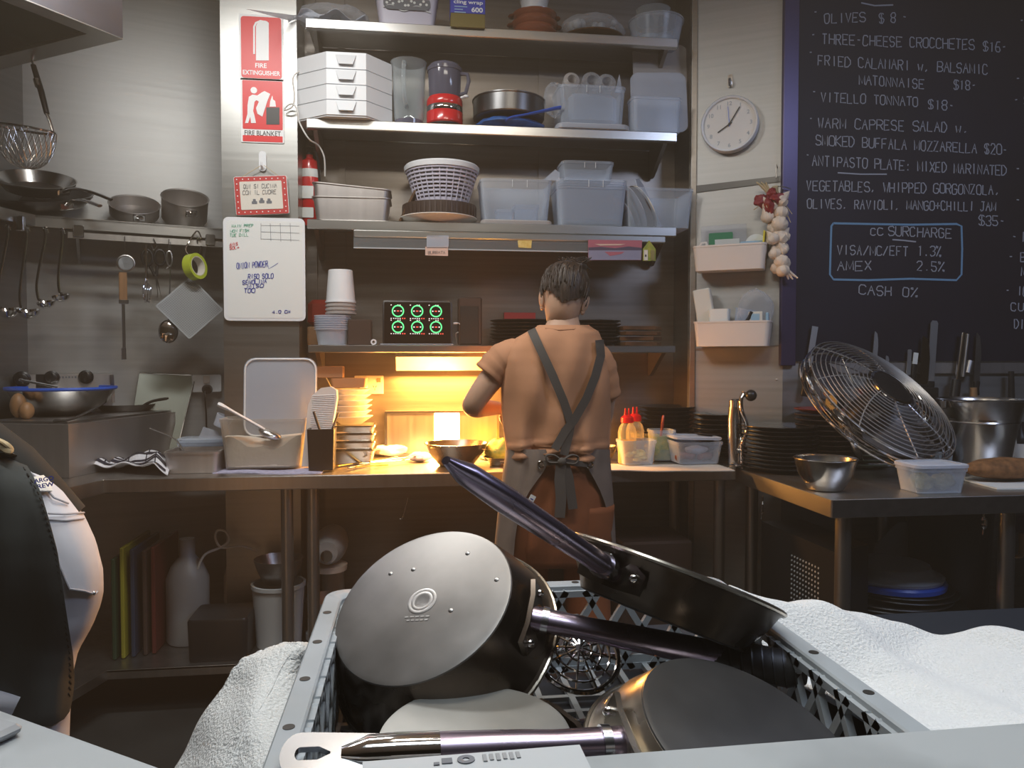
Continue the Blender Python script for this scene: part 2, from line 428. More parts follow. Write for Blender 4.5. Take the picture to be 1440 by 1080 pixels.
# ------------------------------------------------------------------ the room
def wall(name, a, b, z0, z1, m, th=0.06, side=1):
    # vertical slab from plan point a to b, thickness behind the visible face
    a = Vector((*a, 0)); b = Vector((*b, 0)); d = (b - a).normalized(); n = Vector((-d.y, d.x, 0)) * side * th
    mb = MB()
    mb.loft([[(p.x, p.y, z) for p in (a, b, b + n, a + n)] for z in (z0, z1)], cap0=True, cap1=True)
    return struct(name, mb, m)
ZC = 3.10
BACK, FRONT, BEN = 3.65, 3.35, 3.05
LP_A = Vector((-1.694, 3.674, 0)); LP_B = Vector((-0.80, 3.995, 0))          # panel behind the left shelf
lp_d = (LP_B - LP_A).normalized(); lp_n = Vector((lp_d.y, -lp_d.x, 0))
RC_A = Vector((1.275, 3.43, 0)); RC_B = Vector((1.625, 3.22, 0))            # splayed panel on the right
rc_d = (RC_B - RC_A).normalized(); rc_n = Vector((rc_d.y, -rc_d.x, 0))
mb = MB(); mb.bx(-3.2, 4.2, -1.2, 4.3, -0.05, 0); struct('floor', mb, 'floor')
mb = MB(); mb.bx(-3.2, 4.2, -1.2, 4.3, ZC, ZC + 0.05); struct('ceiling', mb, 'ceiling')
wall('wall_back', (-0.48, BACK), (1.275, BACK), 0, ZC, 'bay_steel_shaded')
wall('wall_left', (-1.836, 3.194), (-1.694, 3.674), 0, ZC, 'wall_steel')
wall('wall_far_left', (-3.1, 1.39), (-1.836, 3.194), 0, ZC, 'wall_steel')
wall('wall_left_panel', LP_A.xy, LP_B.xy, 0, ZC, 'wall_steel')
mb = MB(); mb.bx(-0.792, -0.480, 3.40, 4.06, 0, ZC); struct('wall_pillar', mb, 'pillar_steel')
mb = MB(); mb.bx(1.276, 1.34, 3.46, 3.72, 0, ZC); struct('wall_bay_side', mb, 'bay_steel_shaded')
wall('wall_right_panel', RC_A.xy, RC_B.xy, 0, ZC, 'wall_steel')
wall('wall_right', (1.625, 3.22), (4.2, 3.22), 0, ZC, 'wall_steel')
# vertical joint covers between the steel sheets
mb = MB(); mb.bx(-0.47, -0.43, 3.632, 3.648, 0.92, ZC); mb.bx(0.60, 0.625, 3.643, 3.648, 1.96, ZC); mb.bx(-0.33, -0.30, 3.640, 3.648, 1.43, ZC); struct('trim_1', mb, 'bay_steel_shaded')
mb = MB(); p = RC_A + rc_n * 0.003; mb.box((p.x + .012, p.y - .008, 1.55), (0.022, 0.01, 3.0), rot=(0, 0, math.atan2(rc_d.y, rc_d.x))); struct('trim_2', mb, 'bay_steel_shaded')
# ------------------------------------------------------------------ benches, shelves, hood
def bay_shelf(z, label, x0=-0.437, x1=1.18, y0=FRONT, th=0.04):
    t = thing('wall_shelf', label, 'shelf', (x0, y0, z), group='steel shelves in the bay')
    w = x1 - x0; d = 3.638 - y0
    mb = MB(); mb.bx(0, w, 0.002, d, -0.006, 0, bev=0.002); mb.build('shelf_top', 'shelf_steel', t)
    mb = MB(); mb.bx(0, w, 0, 0.012, -th, 0.0005, bev=0.003); mb.bx(0, w, 0.012, 0.03, -th, -th + 0.006); mb.build('front_lip', 'shelf_steel', t)
    for bxp in (0.02, w - 0.04):
        mb = MB(); T = Matrix.Translation((bxp, 0, 0)) @ Matrix(((0, 0, 1, 0), (1, 0, 0, 0), (0, 1, 0, 0), (0, 0, 0, 1)))
        mb.prism([(0.03, -0.007), (d, -0.007), (d, -0.14), (d - 0.03, -0.14)], 0, 0.018, T=T); mb.build('bracket', 'bay_steel_shaded', t)
    return t
S1, S2, S3, S4 = 2.787, 2.372, 1.951, 1.42
bay_shelf(S1, 'highest steel wall shelf of the bay, holding wrapped dishes')
bay_shelf(S2, 'steel wall shelf carrying the white drawer unit and the red food processor')
bay_shelf(S3, 'steel wall shelf with the salad basket, directly above the warm light strip')
bay_shelf(S4, 'lowest steel wall shelf, with tablet and black plates, behind the chef', th=0.032)

BZ = 0.908
t = thing('work_bench', 'long stainless steel work bench with undershelf behind the chef', 'bench', (-1.152, BEN, 0))
Lw = (-0.284, -0.959)
def shelf_poly(dz, th, name, m, inset=0.0):
    mb = MB()
    po = [(0 + inset, 0 + inset), (2.49 - inset, inset), (2.49 - inset, 0.34), (2.43, 0.38), (2.428, 0.592), (0.675, 0.592), (0.675, 0.343), (0.355, 0.343), (0.355, 0.78), (-0.42, 0.52), (-0.55, 0.45), (-0.62, 0.2), (-0.80, -0.15), (-0.284 * .6 + inset, -0.959 * .6)]
    mb.loft([[(x, y, z) for x, y in po] for z in (dz - th, dz)], cap0=True, cap1=True)
    return mb.build(name, m, t)
shelf_poly(BZ, 0.006, 'bench_top', 'bench_steel')
mb = MB(); mb.bx(0, 2.49, -0.004, 0.006, BZ - 0.052, BZ + 0.001, bev=0.003)
ang = math.atan2(-0.959, -0.284)
mb.box((-0.284 * .3, -0.959 * .3, BZ - 0.026), (0.6, 0.008, 0.052), rot=(0, 0, ang))
mb.build('front_edge', 'bench_steel', t)
shelf_poly(0.180, 0.006, 'undershelf', 'dull_steel')
mb = MB(); mb.bx(0, 2.49, 0, 0.006, 0.145, 0.181, bev=0.002); mb.box((-0.284 * .3, -0.959 * .3, 0.163), (0.6, 0.006, 0.036), rot=(0, 0, ang)); mb.build('undershelf_edge', 'bench_steel', t)
for lx, ly in ((0.66, 0.06), (0.76, 0.06), (1.58, 0.06), (2.44, 0.05), (2.40, 0.5), (0.70, 0.5), (-0.30, 0.30)):
    mb = MB(); mb.cyl((lx, ly, 0), (lx, ly, BZ - 0.007), 0.024, n=16); mb.cyl((lx, ly, 0), (lx, ly, 0.05), 0.028, n=16); mb.build('leg', 'bench_steel', t)

# small prep table on the right
t = thing('prep_table', 'low steel prep table carrying the fan and the steel bowl', 'table', (1.36, 2.345, 0))
TZ = 0.90
mb = MB(); mb.bx(0, 1.6, 0, 0.83, TZ - 0.008, TZ, bev=0.002); mb.build('table_top', 'bench_steel', t)
mb = MB(); mb.bx(-0.002, 1.6, -0.003, 0.004, TZ - 0.06, TZ + 0.001, bev=0.002); mb.build('front_edge', 'dull_steel', t)
mb = MB(); mb.bx(-0.004, 0.004, 0, 0.83, TZ - 0.06, TZ + 0.001, bev=0.002); mb.build('side_edge', 'bench_steel', t)
mb = MB(); mb.bx(0.03, 1.58, 0.03, 0.80, 0.30, 0.335, bev=0.004); mb.build('undershelf', 'dull_steel', t)
for lx, ly in ((0.075, 0.06), (0.68, 0.06), (0.075, 0.76), (0.68, 0.76), (1.5, 0.06), (1.5, 0.76)):
    mb = MB(); mb.cyl((lx, ly, 0), (lx, ly, TZ - 0.009), 0.026, n=16); mb.build('leg', 'bench_steel', t)

# extraction hood
t = thing('extraction_hood', 'large steel extraction hood over the cooking corner at top left', 'hood')
HC = Vector((-0.97, 2.80, 2.45)); h1 = Vector((-0.848, 0.53, 0)); h2 = Vector((-0.574, -0.819, 0))
def hp(a, b, z): return HC + h1 * a + h2 * b + Vector((0, 0, z))
mb = MB()
mb.loft([[hp(0, 0, z), hp(.9, 0, z), hp(.9, 1.15, z), hp(0, 1.15, z)] for z in (0.0, 0.64)])
mb.solid(0.006); mb.build('canopy', 'hood_steel', t, ang=20)
mb = MB(); mb.loft([[hp(.012, .012, z), hp(.888, .012, z), hp(.888, 1.138, z), hp(.012, 1.138, z)] for z in (0.25, 0.27)], cap0=True, cap1=True); mb.build('ceiling_panel', 'hood_inside', t)
mb = MB()
o_ = [(0, 0), (.9, 0), (.9, 1.15), (0, 1.15)]; i_ = [(.075, .075), (.825, .075), (.825, 1.075), (.075, 1.075)]
mb.loft([[hp(a, b, 0.0) for a, b in o_], [hp(a, b, -0.004) for a, b in o_], [hp(a, b, 0.0) for a, b in i_], [hp(a, b, 0.012) for a, b in i_]], loop=True)
mb.build('gutter_lip', 'shelf_steel', t, ang=20)
mb = MB(); mb.box(hp(0.33, 0.5, 0.18), (0.5, 0.5, 0.05), rot=(0, 0, R(55))); mb.build('filter', 'dull_steel', t)

# left corner shelf with hanging rail
t = thing('corner_shelf', 'steel corner shelf with a utensil rail, holding the saucepans', 'shelf')
Ff = Vector((-1.547, 3.43, 0)); Fd = lp_d
SZL = ZY(303, 3.43, 52)
mb = MB()
b2 = Ff + Fd * 0.735; pw = LP_A + lp_n * 0.004; pw2 = LP_A + lp_d * 0.86 + lp_n * 0.004
lw = Vector((-0.284, -0.959, 0))
l2 = Ff + lw * 0.5 + Vector((-.02, 0, 0)); wl = Vector((-1.832, 3.19, 0)) + Vector((0.03, -.005, 0))
poly = [Ff, b2, pw2, pw + Vector((.012, 0, 0)), wl, l2]
mb.loft([[(p.x, p.y, SZL - d) for p in poly] for d in (0.008, 0)], cap0=True, cap1=True); mb.build('shelf_top', 'shelf_steel', t)
mb = MB(); n3 = lp_n * 0.006
for p, q in ((Ff, b2), (Ff, l2)):
    d = (q - p).normalized(); n = Vector((d.y, -d.x, 0)) * 0.006
    mb.loft([[(v.x, v.y, SZL + z) for v in (p, q, q - n, p - n)] for z in (-0.045, 0.002)], cap0=True, cap1=True)
mb.build('front_lip', 'shelf_steel', t)
RZ = SZL - 0.085
mb = MB()
ra = Ff + lp_n * 0.01 + lp_d * 0.12; rb = Ff + lp_n * 0.01 + lp_d * 0.755
mb.loft([[(v.x, v.y, RZ + z) for v in (ra, rb, rb - lp_n * .008, ra - lp_n * .008)] for z in (0.0, 0.026)], cap0=True, cap1=True)
mb.build('utensil_rail', 'bench_steel', t)
for k in (0.16, 0.68):
    p = Ff + lp_d * k + lp_n * 0.012
    mb = MB(); mb.box((p.x, p.y, RZ + 0.03), (0.04, 0.012, 0.05), rot=(0, 0, math.atan2(lp_d.y, lp_d.x)), bev=.003); mb.build('rail_clip', 'steel', t)
p = Ff + lw * 0.10 + Vector((.02, 0, 0)); mb = MB(); mb.box((p.x, p.y, SZL - 0.05), (0.03, 0.02, 0.06), bev=.003); mb.build('rail_clip', 'steel', t)
for k in (0.1, 0.62):
    p = LP_A + lp_d * (k + .1); q = p + lp_n * 0.24
    mb = MB(); mb.loft([[(v.x, v.y, v.z) for v in (p + lp_n * .004 + Vector((0, 0, SZL - .01)), q + Vector((0, 0, SZL - .01)), p + lp_n * .004 + Vector((0, 0, SZL - .16)))], [(v.x, v.y, v.z) for v in (p + lp_n * .004 + lp_d * .012 + Vector((0, 0, SZL - .01)), q + lp_d * .012 + Vector((0, 0, SZL - .01)), p + lp_n * .004 + lp_d * .012 + Vector((0, 0, SZL - .16)))]], cap0=True, cap1=True)
    mb.build('bracket', 'dull_steel', t)

# ------------------------------------------------------------------ signs on the pillar
PY = 3.398
def plate_rect(px0, py0, px1, py1, Y, name, m, parent, th=0.002, rad=0.006, off=0.0, skew=None):
    a = onY(px0, py1, Y); b = onY(px1, py0, Y); w = b.x - a.x; h = b.z - a.z
    mb = MB(); T = Matrix.Translation(((a.x + b.x) / 2, Y - off, (a.z + b.z) / 2)) @ FACE
    mb.rr([(w, h, rad, 0), (w, h, rad, th)], T=T); return mb.build(name, m, parent)
def sub(px, py, Y): return onY(px, py, Y)
def flat_poly(pix, Y, name, m, parent, th=0.0012):
    mb = MB(); mb.loft([[onY(x, y, Y) for x, y in pix], [onY(x, y, Y - th) for x, y in pix]], cap0=True, cap1=True); return mb.build(name, m, parent)
def txt_px(body, x0, y0, x1, hpx, Y, m, parent, bold=0.0):
    a = onY(x0, y0, Y); b = onY(x1, y0, Y); c = onY(x0, y0 - hpx, Y)
    return text(body, m, parent, Matrix.Translation(a) @ FACE, height=c.z - a.z, width=b.x - a.x, bold=bold)
t = thing('fire_extinguisher_sign', 'red and white fire extinguisher sign, the upper sign on the steel pillar', 'sign', onY(367, 112, PY))
t.location = (0, 0, 0)
plate_rect(337, 23, 398, 112, PY, 'backing', 'sign_white', t)
plate_rect(339.5, 25.5, 395.5, 109, PY - 0.002, 'red_field', 'sign_red', t, th=0.0012, rad=0.012)
Y1 = PY - 0.0034
flat_poly([(360, 85), (360, 37), (362, 32), (367, 29), (373, 29), (378, 32), (378, 85)], Y1, 'extinguisher_symbol', 'sign_white', t)
flat_poly([(356, 76), (356, 37), (359, 31), (366, 28), (376, 30), (377, 33), (366, 30.5), (361, 33), (358.6, 38), (358.6, 76)], Y1 - .0003, 'hose_symbol', 'sign_white', t)
txt_px('FIRE', 359, 95, 375, 6.5, Y1, 'sign_white', t, .02)
txt_px('EXTINGUISHER', 341.5, 104.5, 394, 6.5, Y1, 'sign_white', t, .02)
t = thing('fire_blanket_sign', 'red and white fire blanket sign, the lower sign on the steel pillar', 'sign')
plate_rect(339, 112.4, 399, 200, PY, 'backing', 'sign_white', t)
plate_rect(341.5, 115, 397, 181, PY - 0.002, 'red_field', 'sign_red', t, th=0.0012, rad=0.004)
plate_rect(341.5, 192, 397.5, 198.5, PY - 0.002, 'red_stripe', 'sign_red', t, th=0.0012, rad=0.002)
mb = MB(); c = onY(357, 127, Y1); mb.cyl(c, c + Vector((0, -.0012, 0)), 0.0135, n=20); mb.build('head_symbol', 'sign_white', t)
flat_poly([(350, 136), (355, 133), (361, 134), (363, 139), (358, 143), (356, 156), (358, 163), (360, 173), (353, 173), (352, 164), (349, 173), (344.5, 173), (348, 160), (348, 148)], Y1, 'figure_symbol', 'sign_white', t)
flat_poly([(359, 136), (368, 130), (372, 128), (380, 132), (376, 142), (369, 164), (362, 160), (360, 152), (364, 143), (361, 141)], Y1 - .0003, 'blanket_symbol', 'sign_white', t)
flat_poly([(379, 150), (380, 142), (383, 134), (384, 140), (387, 142), (388, 150)], Y1, 'flame_symbol', 'sign_white', t)
flat_poly([(374.5, 151), (393, 151), (393, 175), (374.5, 175)], Y1, 'stove_symbol', 'sign_black', t)
txt_px('FIRE BLANKET', 344, 190, 395, 7, Y1 + .0006, 'sign_black', t, .01)

# small hanging plaque on an adhesive hook
t = thing('adhesive_hook', 'white adhesive hook on the steel pillar holding the red plaque', 'hook')
plate_rect(364.5, 213, 374.5, 241, PY, 'base_plate', 'white_plastic', t, th=0.006, rad=0.014)
a = onY(369.5, 236, PY); mb = MB(); mb.tube([a + Vector((0, -.006, 0.005)), a + Vector((0, -.02, -.004)), a + Vector((0, -.028, .004)), a + Vector((0, -.027, .018))], 0.004, 8); mb.build('hook_arm', 'white_plastic', t)
t = thing('hanging_plaque', 'little white plaque with a red spotted border, hung by string on the pillar', 'plaque')
YP = PY - 0.012
Tm = Matrix.Translation(onY(368, 275, YP)) @ FACE @ Matrix.Rotation(R(3.5), 4, 'Z')
mb = MB(); mb.rr([(0.214, 0.158, .006, 0), (0.214, 0.158, .006, .006)], T=Tm); mb.build('border', 'card_red', t)
mb = MB(); mb.rr([(0.218, 0.162, .008, -0.001), (0.218, 0.162, .008, .004)], T=Tm); mb.build('edge', 'sign_white', t)
mb = MB(); mb.rr([(0.172, 0.118, .004, .006), (0.172, 0.118, .004, .0075)], T=Tm); mb.build('card', 'paper', t)
mb = MB()
for k in range(9):
    for s in (-1, 1): mb.cyl(Tm @ Vector((-.096 + k * .024, s * .069, .006)), Tm @ Vector((-.096 + k * .024, s * .069, .0068)), .0026, n=8)
for k in range(5):
    for s in (-1, 1): mb.cyl(Tm @ Vector((s * .097, -.05 + k * .025, .006)), Tm @ Vector((s * .097, -.05 + k * .025, .0068)), .0026, n=8)
mb.build('dots', 'sign_white', t)
mb = MB()
for i, (s, y, x0, x1, h) in enumerate((('QUI SI CUCINA', .030, -.07, .065, .017), ('CON IL CUORE', .004, -.075, .06, .017))):
    strokes(mb, s, Tm @ Vector((x0, y, .0076)), Tm @ Vector((x1, y, .0076)), h, (Tm.to_3x3() @ Vector((0, 1, 0))), (0, -1, 0), .0008, jit=.3, slant=.15)
mb.build('handwriting', 'marker_grey', t)
mb = MB()
for dx in (-.03, 0, .03): mb.rr([(.022, .012, .003, .0076), (.022, .012, .003, .0084)], T=Tm @ Matrix.Translation((dx, -.03 + .003 * (dx == 0), 0))); mb.rr([(.012, .01, .003, .0076), (.012, .01, .003, .0084)], T=Tm @ Matrix.Translation((dx, -.02 + .003 * (dx == 0), 0)))
mb.build('drawing', 'marker_grey', t)
mb = MB(); hk = onY(369.5, 232, PY - .02)
for s in (-1, 1): mb.tube([Tm @ Vector((s * .075, .079, .003)), hk + Vector((s * .003, 0, 0))], .0012, 6)
mb.build('string', 'straw', t)

# whiteboard
t = thing('whiteboard', 'small whiteboard with blue marker notes, hung on the pillar below the plaque', 'whiteboard')
YB2 = PY - 0.006
plate_rect(316, 308, 429, 451, YB2, 'frame', 'white_plastic', t, th=0.010, rad=0.022)
plate_rect(320, 312, 425, 447, YB2 - 0.0095, 'board', 'white_paint', t, th=0.0015, rad=0.014)
YW = YB2 - 0.0112
def scrib(name, m, items, rad=.0011):
    mb = MB()
    for s, x0, y0, x1, y1, h in items:
        a = onY(x0, y0, YW); b = onY(x1, y1, YW); strokes(mb, s, a, b, a.z - onY(x0, y0 + h, YW).z, (0, 0, 1), (0, -1, 0), rad, jit=.3, slant=.1)
    return mb.build(name, m, t)
scrib('blue_notes', 'marker_blue', [('ONION POWDER', 333, 378, 376, 375, 8), ('RISO SOLO', 349, 392, 384, 391, 6.5), ('SEMOLINA', 341, 400, 375, 398, 5.5), ('MISO', 348, 405, 370, 404, 5), ('TOO', 343, 412, 358, 411, 6), ('4.0 CM', 383, 441, 408, 440, 4)], .0014)
scrib('red_notes', 'marker_red', [('ANIS', 323, 346, 334, 345, 4), ('SOL+', 323, 351, 336, 350, 4)], .001)
scrib('green_notes', 'marker_green', [('MAIN PREP', 326, 320, 356, 319, 4), ('MON FISH', 324, 327, 350, 326, 4), ('TUE DILL', 323, 333, 349, 332, 4)], .0008)
mb = MB()
for (a, b) in (((367, 317), (421, 318)), ((367, 326), (421, 328)), ((367, 336), (421, 338)), ((367, 314), (367, 337)), ((380, 314), (381, 339)), ((394, 314), (395, 340)), ((408, 314), (409, 340))):
    ribbon(mb, [onY(*a, YW), onY(*b, YW)], .0007, (0, -1, 0))
mb.build('table_lines', 'marker_grey', t)
mb = MB(); ribbon(mb, [onY(372, 376, YW), onY(376, 368, YW), onY(378, 378, YW), onY(385, 374, YW), onY(391, 370, YW)], .001, (0, -1, 0)); mb.build('squiggle', 'marker_blue', t)

# ------------------------------------------------------------------ chalkboard
CBY = 3.208
t = thing('chalkboard', 'huge dark chalkboard menu covering the right wall', 'chalkboard')
mb = MB(); bl = onY(1117, 508, CBY); mb.bx(bl.x, 4.1, CBY - .002, CBY + .008, bl.z, ZC - .02); mb.build('board', 'chalkboard', t)
mb = MB(); x1 = XY(1099, CBY - .012); mb.bx(x1, bl.x, CBY - .014, CBY + .010, bl.z - .02, ZC - .02, bev=.003); mb.build('frame_strip', 'purple_tint', t)  # purple reflection of coloured light is put into the strip's colour
mb = MB()
LN = [('-', 1144, 22, 1149, 22, 10), ('OLIVES', 1159, 33, 1216, 31, 13), ('$ 8 -', 1236, 33, 1275, 31, 14),
      ('THREE-CHEESE CROCCHETES', 1156, 62, 1369, 70, 14), ('$16-', 1382, 72, 1415, 73, 13), ('-', 1141, 54, 1146, 54, 10),
      ('FRIED CALAMARI w, BALSAMIC', 1150, 92, 1388, 105, 14), ('-', 1137, 79, 1143, 79, 10), ('MATONNAISE', 1208, 119, 1299, 125, 13), ('$18-', 1341, 126, 1372, 127, 13),
      ('VITELLO TONNATO', 1154, 143, 1290, 150, 13), ('$18-', 1305, 153, 1341, 155, 13), ('-', 1142, 134, 1147, 134, 10),
      ('WARM CAPRESE SALAD w,', 1150, 180, 1361, 187, 14), ('-', 1138, 172, 1143, 172, 10),
      ('SMOKED BUFFALA MOZZARELLA', 1147, 204, 1373, 216, 14), ('$20-', 1384, 216, 1416, 218, 14),
      ('ANTIPASTO PLATE: MIXED MARINATED', 1142, 233, 1414, 247, 14), ('-', 1133, 223, 1138, 223, 10),
      ('VEGETABLES, WHIPPED GORGONZOLA,', 1134, 268, 1405, 274, 14), ('OLIVES, RAVIOLI, MANGO+CHILLI JAM', 1135, 293, 1400, 297, 13), ('$35-', 1376, 317, 1412, 318, 14),
      ('CC', 1224, 331, 1241, 331, 10), ('SURCHARGE', 1249, 331, 1337, 335, 13), ('VISA/MC/EFT', 1177, 358, 1276, 360, 13), ('1.3%', 1290, 359, 1323, 361, 14), ('AMEX', 1177, 381, 1225, 380, 13), ('2.5%', 1289, 380, 1327, 382, 13),
      ('CASH 0%', 1208, 414, 1290, 418, 13),
      ('-', 1434, 34, 1439, 34, 10), ('- SALUMI', 1428, 117, 1490, 121, 13), ('- SPAGHETTI', 1426, 147, 1500, 151, 13), ('- FUNGHI', 1428, 244, 1490, 246, 13), ('- BURRATA', 1428, 288, 1500, 290, 13), ('- RISOTTO', 1423, 339, 1490, 341, 13), ('- BISTECCA', 1418, 367, 1500, 370, 13), ('MANZO', 1436, 388, 1490, 390, 12), ('- ICE CREAM', 1414, 415, 1500, 418, 13), ('CUP', 1421, 437, 1450, 438, 11), ('DI CASA', 1426, 462, 1480, 464, 13)]
for i, (s, x0, y0, x1, y1, h) in enumerate(LN):
    if i: mb = MB()
    a = onY(x0, y0, CBY - .0015); b = onY(x1, y1, CBY - .0015)
    strokes(mb, s, a, b, onY(x0, y0 - h, CBY).z - a.z, (0, 0, 1), (0, -1, 0), .0023, jit=.22)
    mb.build('written_dash' if s == '-' else 'written_line', 'chalk', t)
mb = MB()
for pts in ([(1211, 4), (1230, 8), (1256, 7)], [(1178, 243), (1210, 245), (1247, 245)], [(1255, 337), (1270, 338), (1288, 340)]):
    ribbon(mb, [onY(x, y, CBY - .0025) for x, y in pts], .003, (0, -1, 0))
mb.build('underlines', 'chalk', t)
mb = MB(); bp = [(1172, 314), (1220, 315), (1280, 316), (1345, 315), (1352, 318), (1353, 350), (1352, 386), (1345, 394), (1280, 392), (1220, 394), (1172, 393), (1167, 386), (1168, 350), (1169, 318), (1172, 314)]
ribbon(mb, [onY(x, y, CBY - .0035) for x, y in bp], .0045, (0, -1, 0)); mb.build('surcharge_box', 'chalk_blue', t)
# ------------------------------------------------------------------ generic vessels
def tub_prof(w, d, h, r, taper=0.86, th=0.002, lip=0.006):
    return [(w * taper, d * taper, r * .8, 0), (w, d, r, h - .012), (w + lip, d + lip, r, h - .012), (w + lip, d + lip, r, h), (w - 2 * th, d - 2 * th, r, h), (w * taper - 2 * th, d * taper - 2 * th, r * .8, th)]
def tub(mb, w, d, h, r=0.03, T=None, **k): return mb.rr(tub_prof(w, d, h, r, **k), T=T)
def lidmesh(mb, w, d, r=0.03, h=0.014, T=None): return mb.rr([(w - .006, d - .006, r, 0), (w, d, r, 0), (w, d, r, h * .8), (w - .008, d - .008, r, h), (w - .03, d - .03, r, h), (w - .034, d - .034, r, h * .6)], T=T)
def plate_mesh(r=0.15, h=0.022):
    mb = MB(); mb.lathe([(r * .55, 0), (r * .6, .003), (r * .8, h * .45), (r, h), (r, h + .003), (r * .97, h + .003), (r * .78, h * .5 + .003), (r * .55, .006)], 40); return mb
def plates(loc, n, r, pitch, m, label, group, name='plate', h=0.02, top_m=None):
    base = None
    for i in range(n):
        k = n - 1 - i
        lb = '%s, %s' % (label, ORD[k])
        o = plate_mesh(r, h).build(name, m) if base is None else copy_tree(base)
        base = base or o
        o.location = Vector(loc) + Vector((random.uniform(-.003, .003), random.uniform(-.003, .003), i * pitch)); o.rotation_euler = (0, 0, random.uniform(0, 6))
        tag(o, lb, 'plate', group)
    return o

# ------------------------------------------------------------------ top shelf
z = S1 + .001; Yt = 3.47
# white bag bundle
mb = MB(); a = onY(478, 22, 3.42)
def blob(mb, c, rad, seed, amp, n=26, m=16):
    rnd = random.Random(seed); ph = [rnd.uniform(0, 6) for _ in range(8)]; rings = []
    for i in range(m + 1):
        v = -PI / 2 + PI * i / m; row = []
        for j in range(n):
            u = 2 * PI * j / n
            q = 1 + amp * (math.sin(3 * u + ph[0] + 2 * v) * .5 + math.sin(7 * u + ph[1] - 3 * v) * .3 + math.sin(11 * u + ph[2] + 5 * v) * .2 + math.sin(5 * v + ph[3]) * .4)
            row.append((c[0] + rad[0] * q * max(math.cos(v), .02) * math.cos(u), c[1] + rad[1] * q * max(math.cos(v), .02) * math.sin(u), c[2] + rad[2] * q * math.sin(v)))
        rings.append(row)
    return mb.loft(rings, cap0=True, cap1=True)
blob(mb, (XY(470, 3.47), 3.50, S1 + .062), (0.155, 0.12, 0.05), 3, .10)
bag = solo('plastic_bag', mb, 'film', 'crumpled clear plastic bag at the left end of the highest shelf', 'bag')
mb = MB()
def tail(u, v):
    x = XY(430, 3.42) + .26 * u + .0; return Vector((x - .06 * v * (1 - u), 3.335 + .05 * u + .02 * math.sin(u * 9 + v * 4), S1 + .03 - .05 * v * (1 - u) + .012 * math.sin(u * 14)))
mb.grid(lambda u, v: tail(u, v) + Vector((0, .07 * v, .012 * v)), 22, 6); mb.solid(.002); mb.build('loose_tail', 'frosted_plastic', bag)
# lilac tub with a dark lace printed label
w = .27; t = thing('storage_tub', 'lilac grey tub with a dark lace patterned front on the highest shelf', 'tub', (XY(574, 3.44), 3.47, z))
mb = MB(); tub(mb, .27, .17, .16, .03); mb.build('body', 'lilac_plastic', t)
mb = MB(); mb.rr([(.20, .06, .025, 0), (.20, .06, .025, .002)], T=Matrix.Translation((0, -.083, .10)) @ Matrix.Rotation(R(83), 4, 'X')); mb.build('label', 'marker_grey', t)
mb = MB()
for k in range(14): mb.lathe([(.006, 0), (.006, .001)], 8, T=Matrix.Translation((-.085 + .013 * k, -.0855 + .0, .098 + .012 * math.sin(k * 1.7))) @ Matrix.Rotation(R(83), 4, 'X'))
mb.tube([(-.10 + .2 * k / 20, -.0855 + .001, .078 + .012 * math.sin(k * .55)) for k in range(21)], .0025, 6)
mb.build('lace_print', 'label_white', t)
# cling wrap box
Yc = 3.33
a = onY(634, 37, Yc); b = onY(682, -12, Yc)
t = thing('cling_wrap_box', 'blue and olive cling wrap box standing at the front of the highest shelf', 'box', (0, 0, 0))
mb = MB(); mb.bx(a.x, b.x, Yc, Yc + .012, a.z, onY(660, 19, Yc).z, bev=.001); mb.bx(a.x, b.x, Yc + .024, Yc + .09, S1 + .0015, onY(660, 19, Yc).z, bev=.001); mb.build('base', 'box_olive', t)
mb = MB(); mb.bx(a.x - .001, b.x + .001, Yc - .001, Yc + .091, onY(660, 19, Yc).z, b.z, bev=.001); mb.build('cover', 'box_blue', t)
mb = MB()
txt_px('cling wrap', 638, 6, 679, 7, Yc - .0016, 'sign_white', t, .02); txt_px('600', 663, 17, 679, 7, Yc - .0016, 'sign_white', t, .03)
for k, ww in enumerate((16, 10, 14)):
    p = onY(639, 9.5 + 4 * k, Yc); q = onY(641 + ww, 9.5 + 4 * k, Yc); mb.bx(p.x, q.x, Yc - .0017, Yc - .0008, p.z, p.z + .004)
mb.build('small_print', 'light_blue', t)
# terracotta dishes
xt = XY(751, 3.47)
for k, (r, hh) in enumerate(((.10, .036), (.105, .036), (.10, .04))):
    mb = MB(); mb.lathe([(r * .86, 0), (r * .9, .004), (r * .88, hh * .45), (r, hh * .75), (r * 1.02, hh), (r * .96, hh), (r * .84, .008)], 36)
    for s in (-1, 1): mb.ball((s * r * 1.0, 0, hh * .8), (.02, .03, .007), 10, 6)
    solo('terracotta_dish', mb, 'terracotta', 'glazed brown terracotta dish, %s of the three on the highest shelf' % ('lowest', 'middle', 'uppermost')[k], 'dish', (xt, 3.47, z + k * .037), group='terracotta dishes')
mb = MB(); mb.lathe([(.05, 0), (.062, .09), (.066, .09), (.066, .094), (.058, .094), (.047, .004)], 24); solo('paper_cup_stack', mb, 'white_plastic', 'white plastic cup standing in the terracotta dishes', 'cup', (xt, 3.47, z + .085))
# wrapped platter
mb = MB(); blob(mb, (0, 0, .07), (.145, .12, .066), 11, .07); t = solo('wrapped_platter', mb, 'film', 'platter wrapped in crinkled cling film on the highest shelf', 'platter', (XY(832, 3.47), 3.49, z))
mb = MB(); mb.lathe([(.06, .004), (.145, .024), (.148, .028), (.14, .028), (.06, .01)], 36); mb.build('platter', 'dark_wood', t)
mb = MB()
for k in range(26): mb.ball((random.uniform(-.09, .09), random.uniform(-.07, .07), .04 + random.uniform(0, .05)), random.uniform(.014, .028), 8, 6)
mb.build('contents', 'mesh_grey', t)
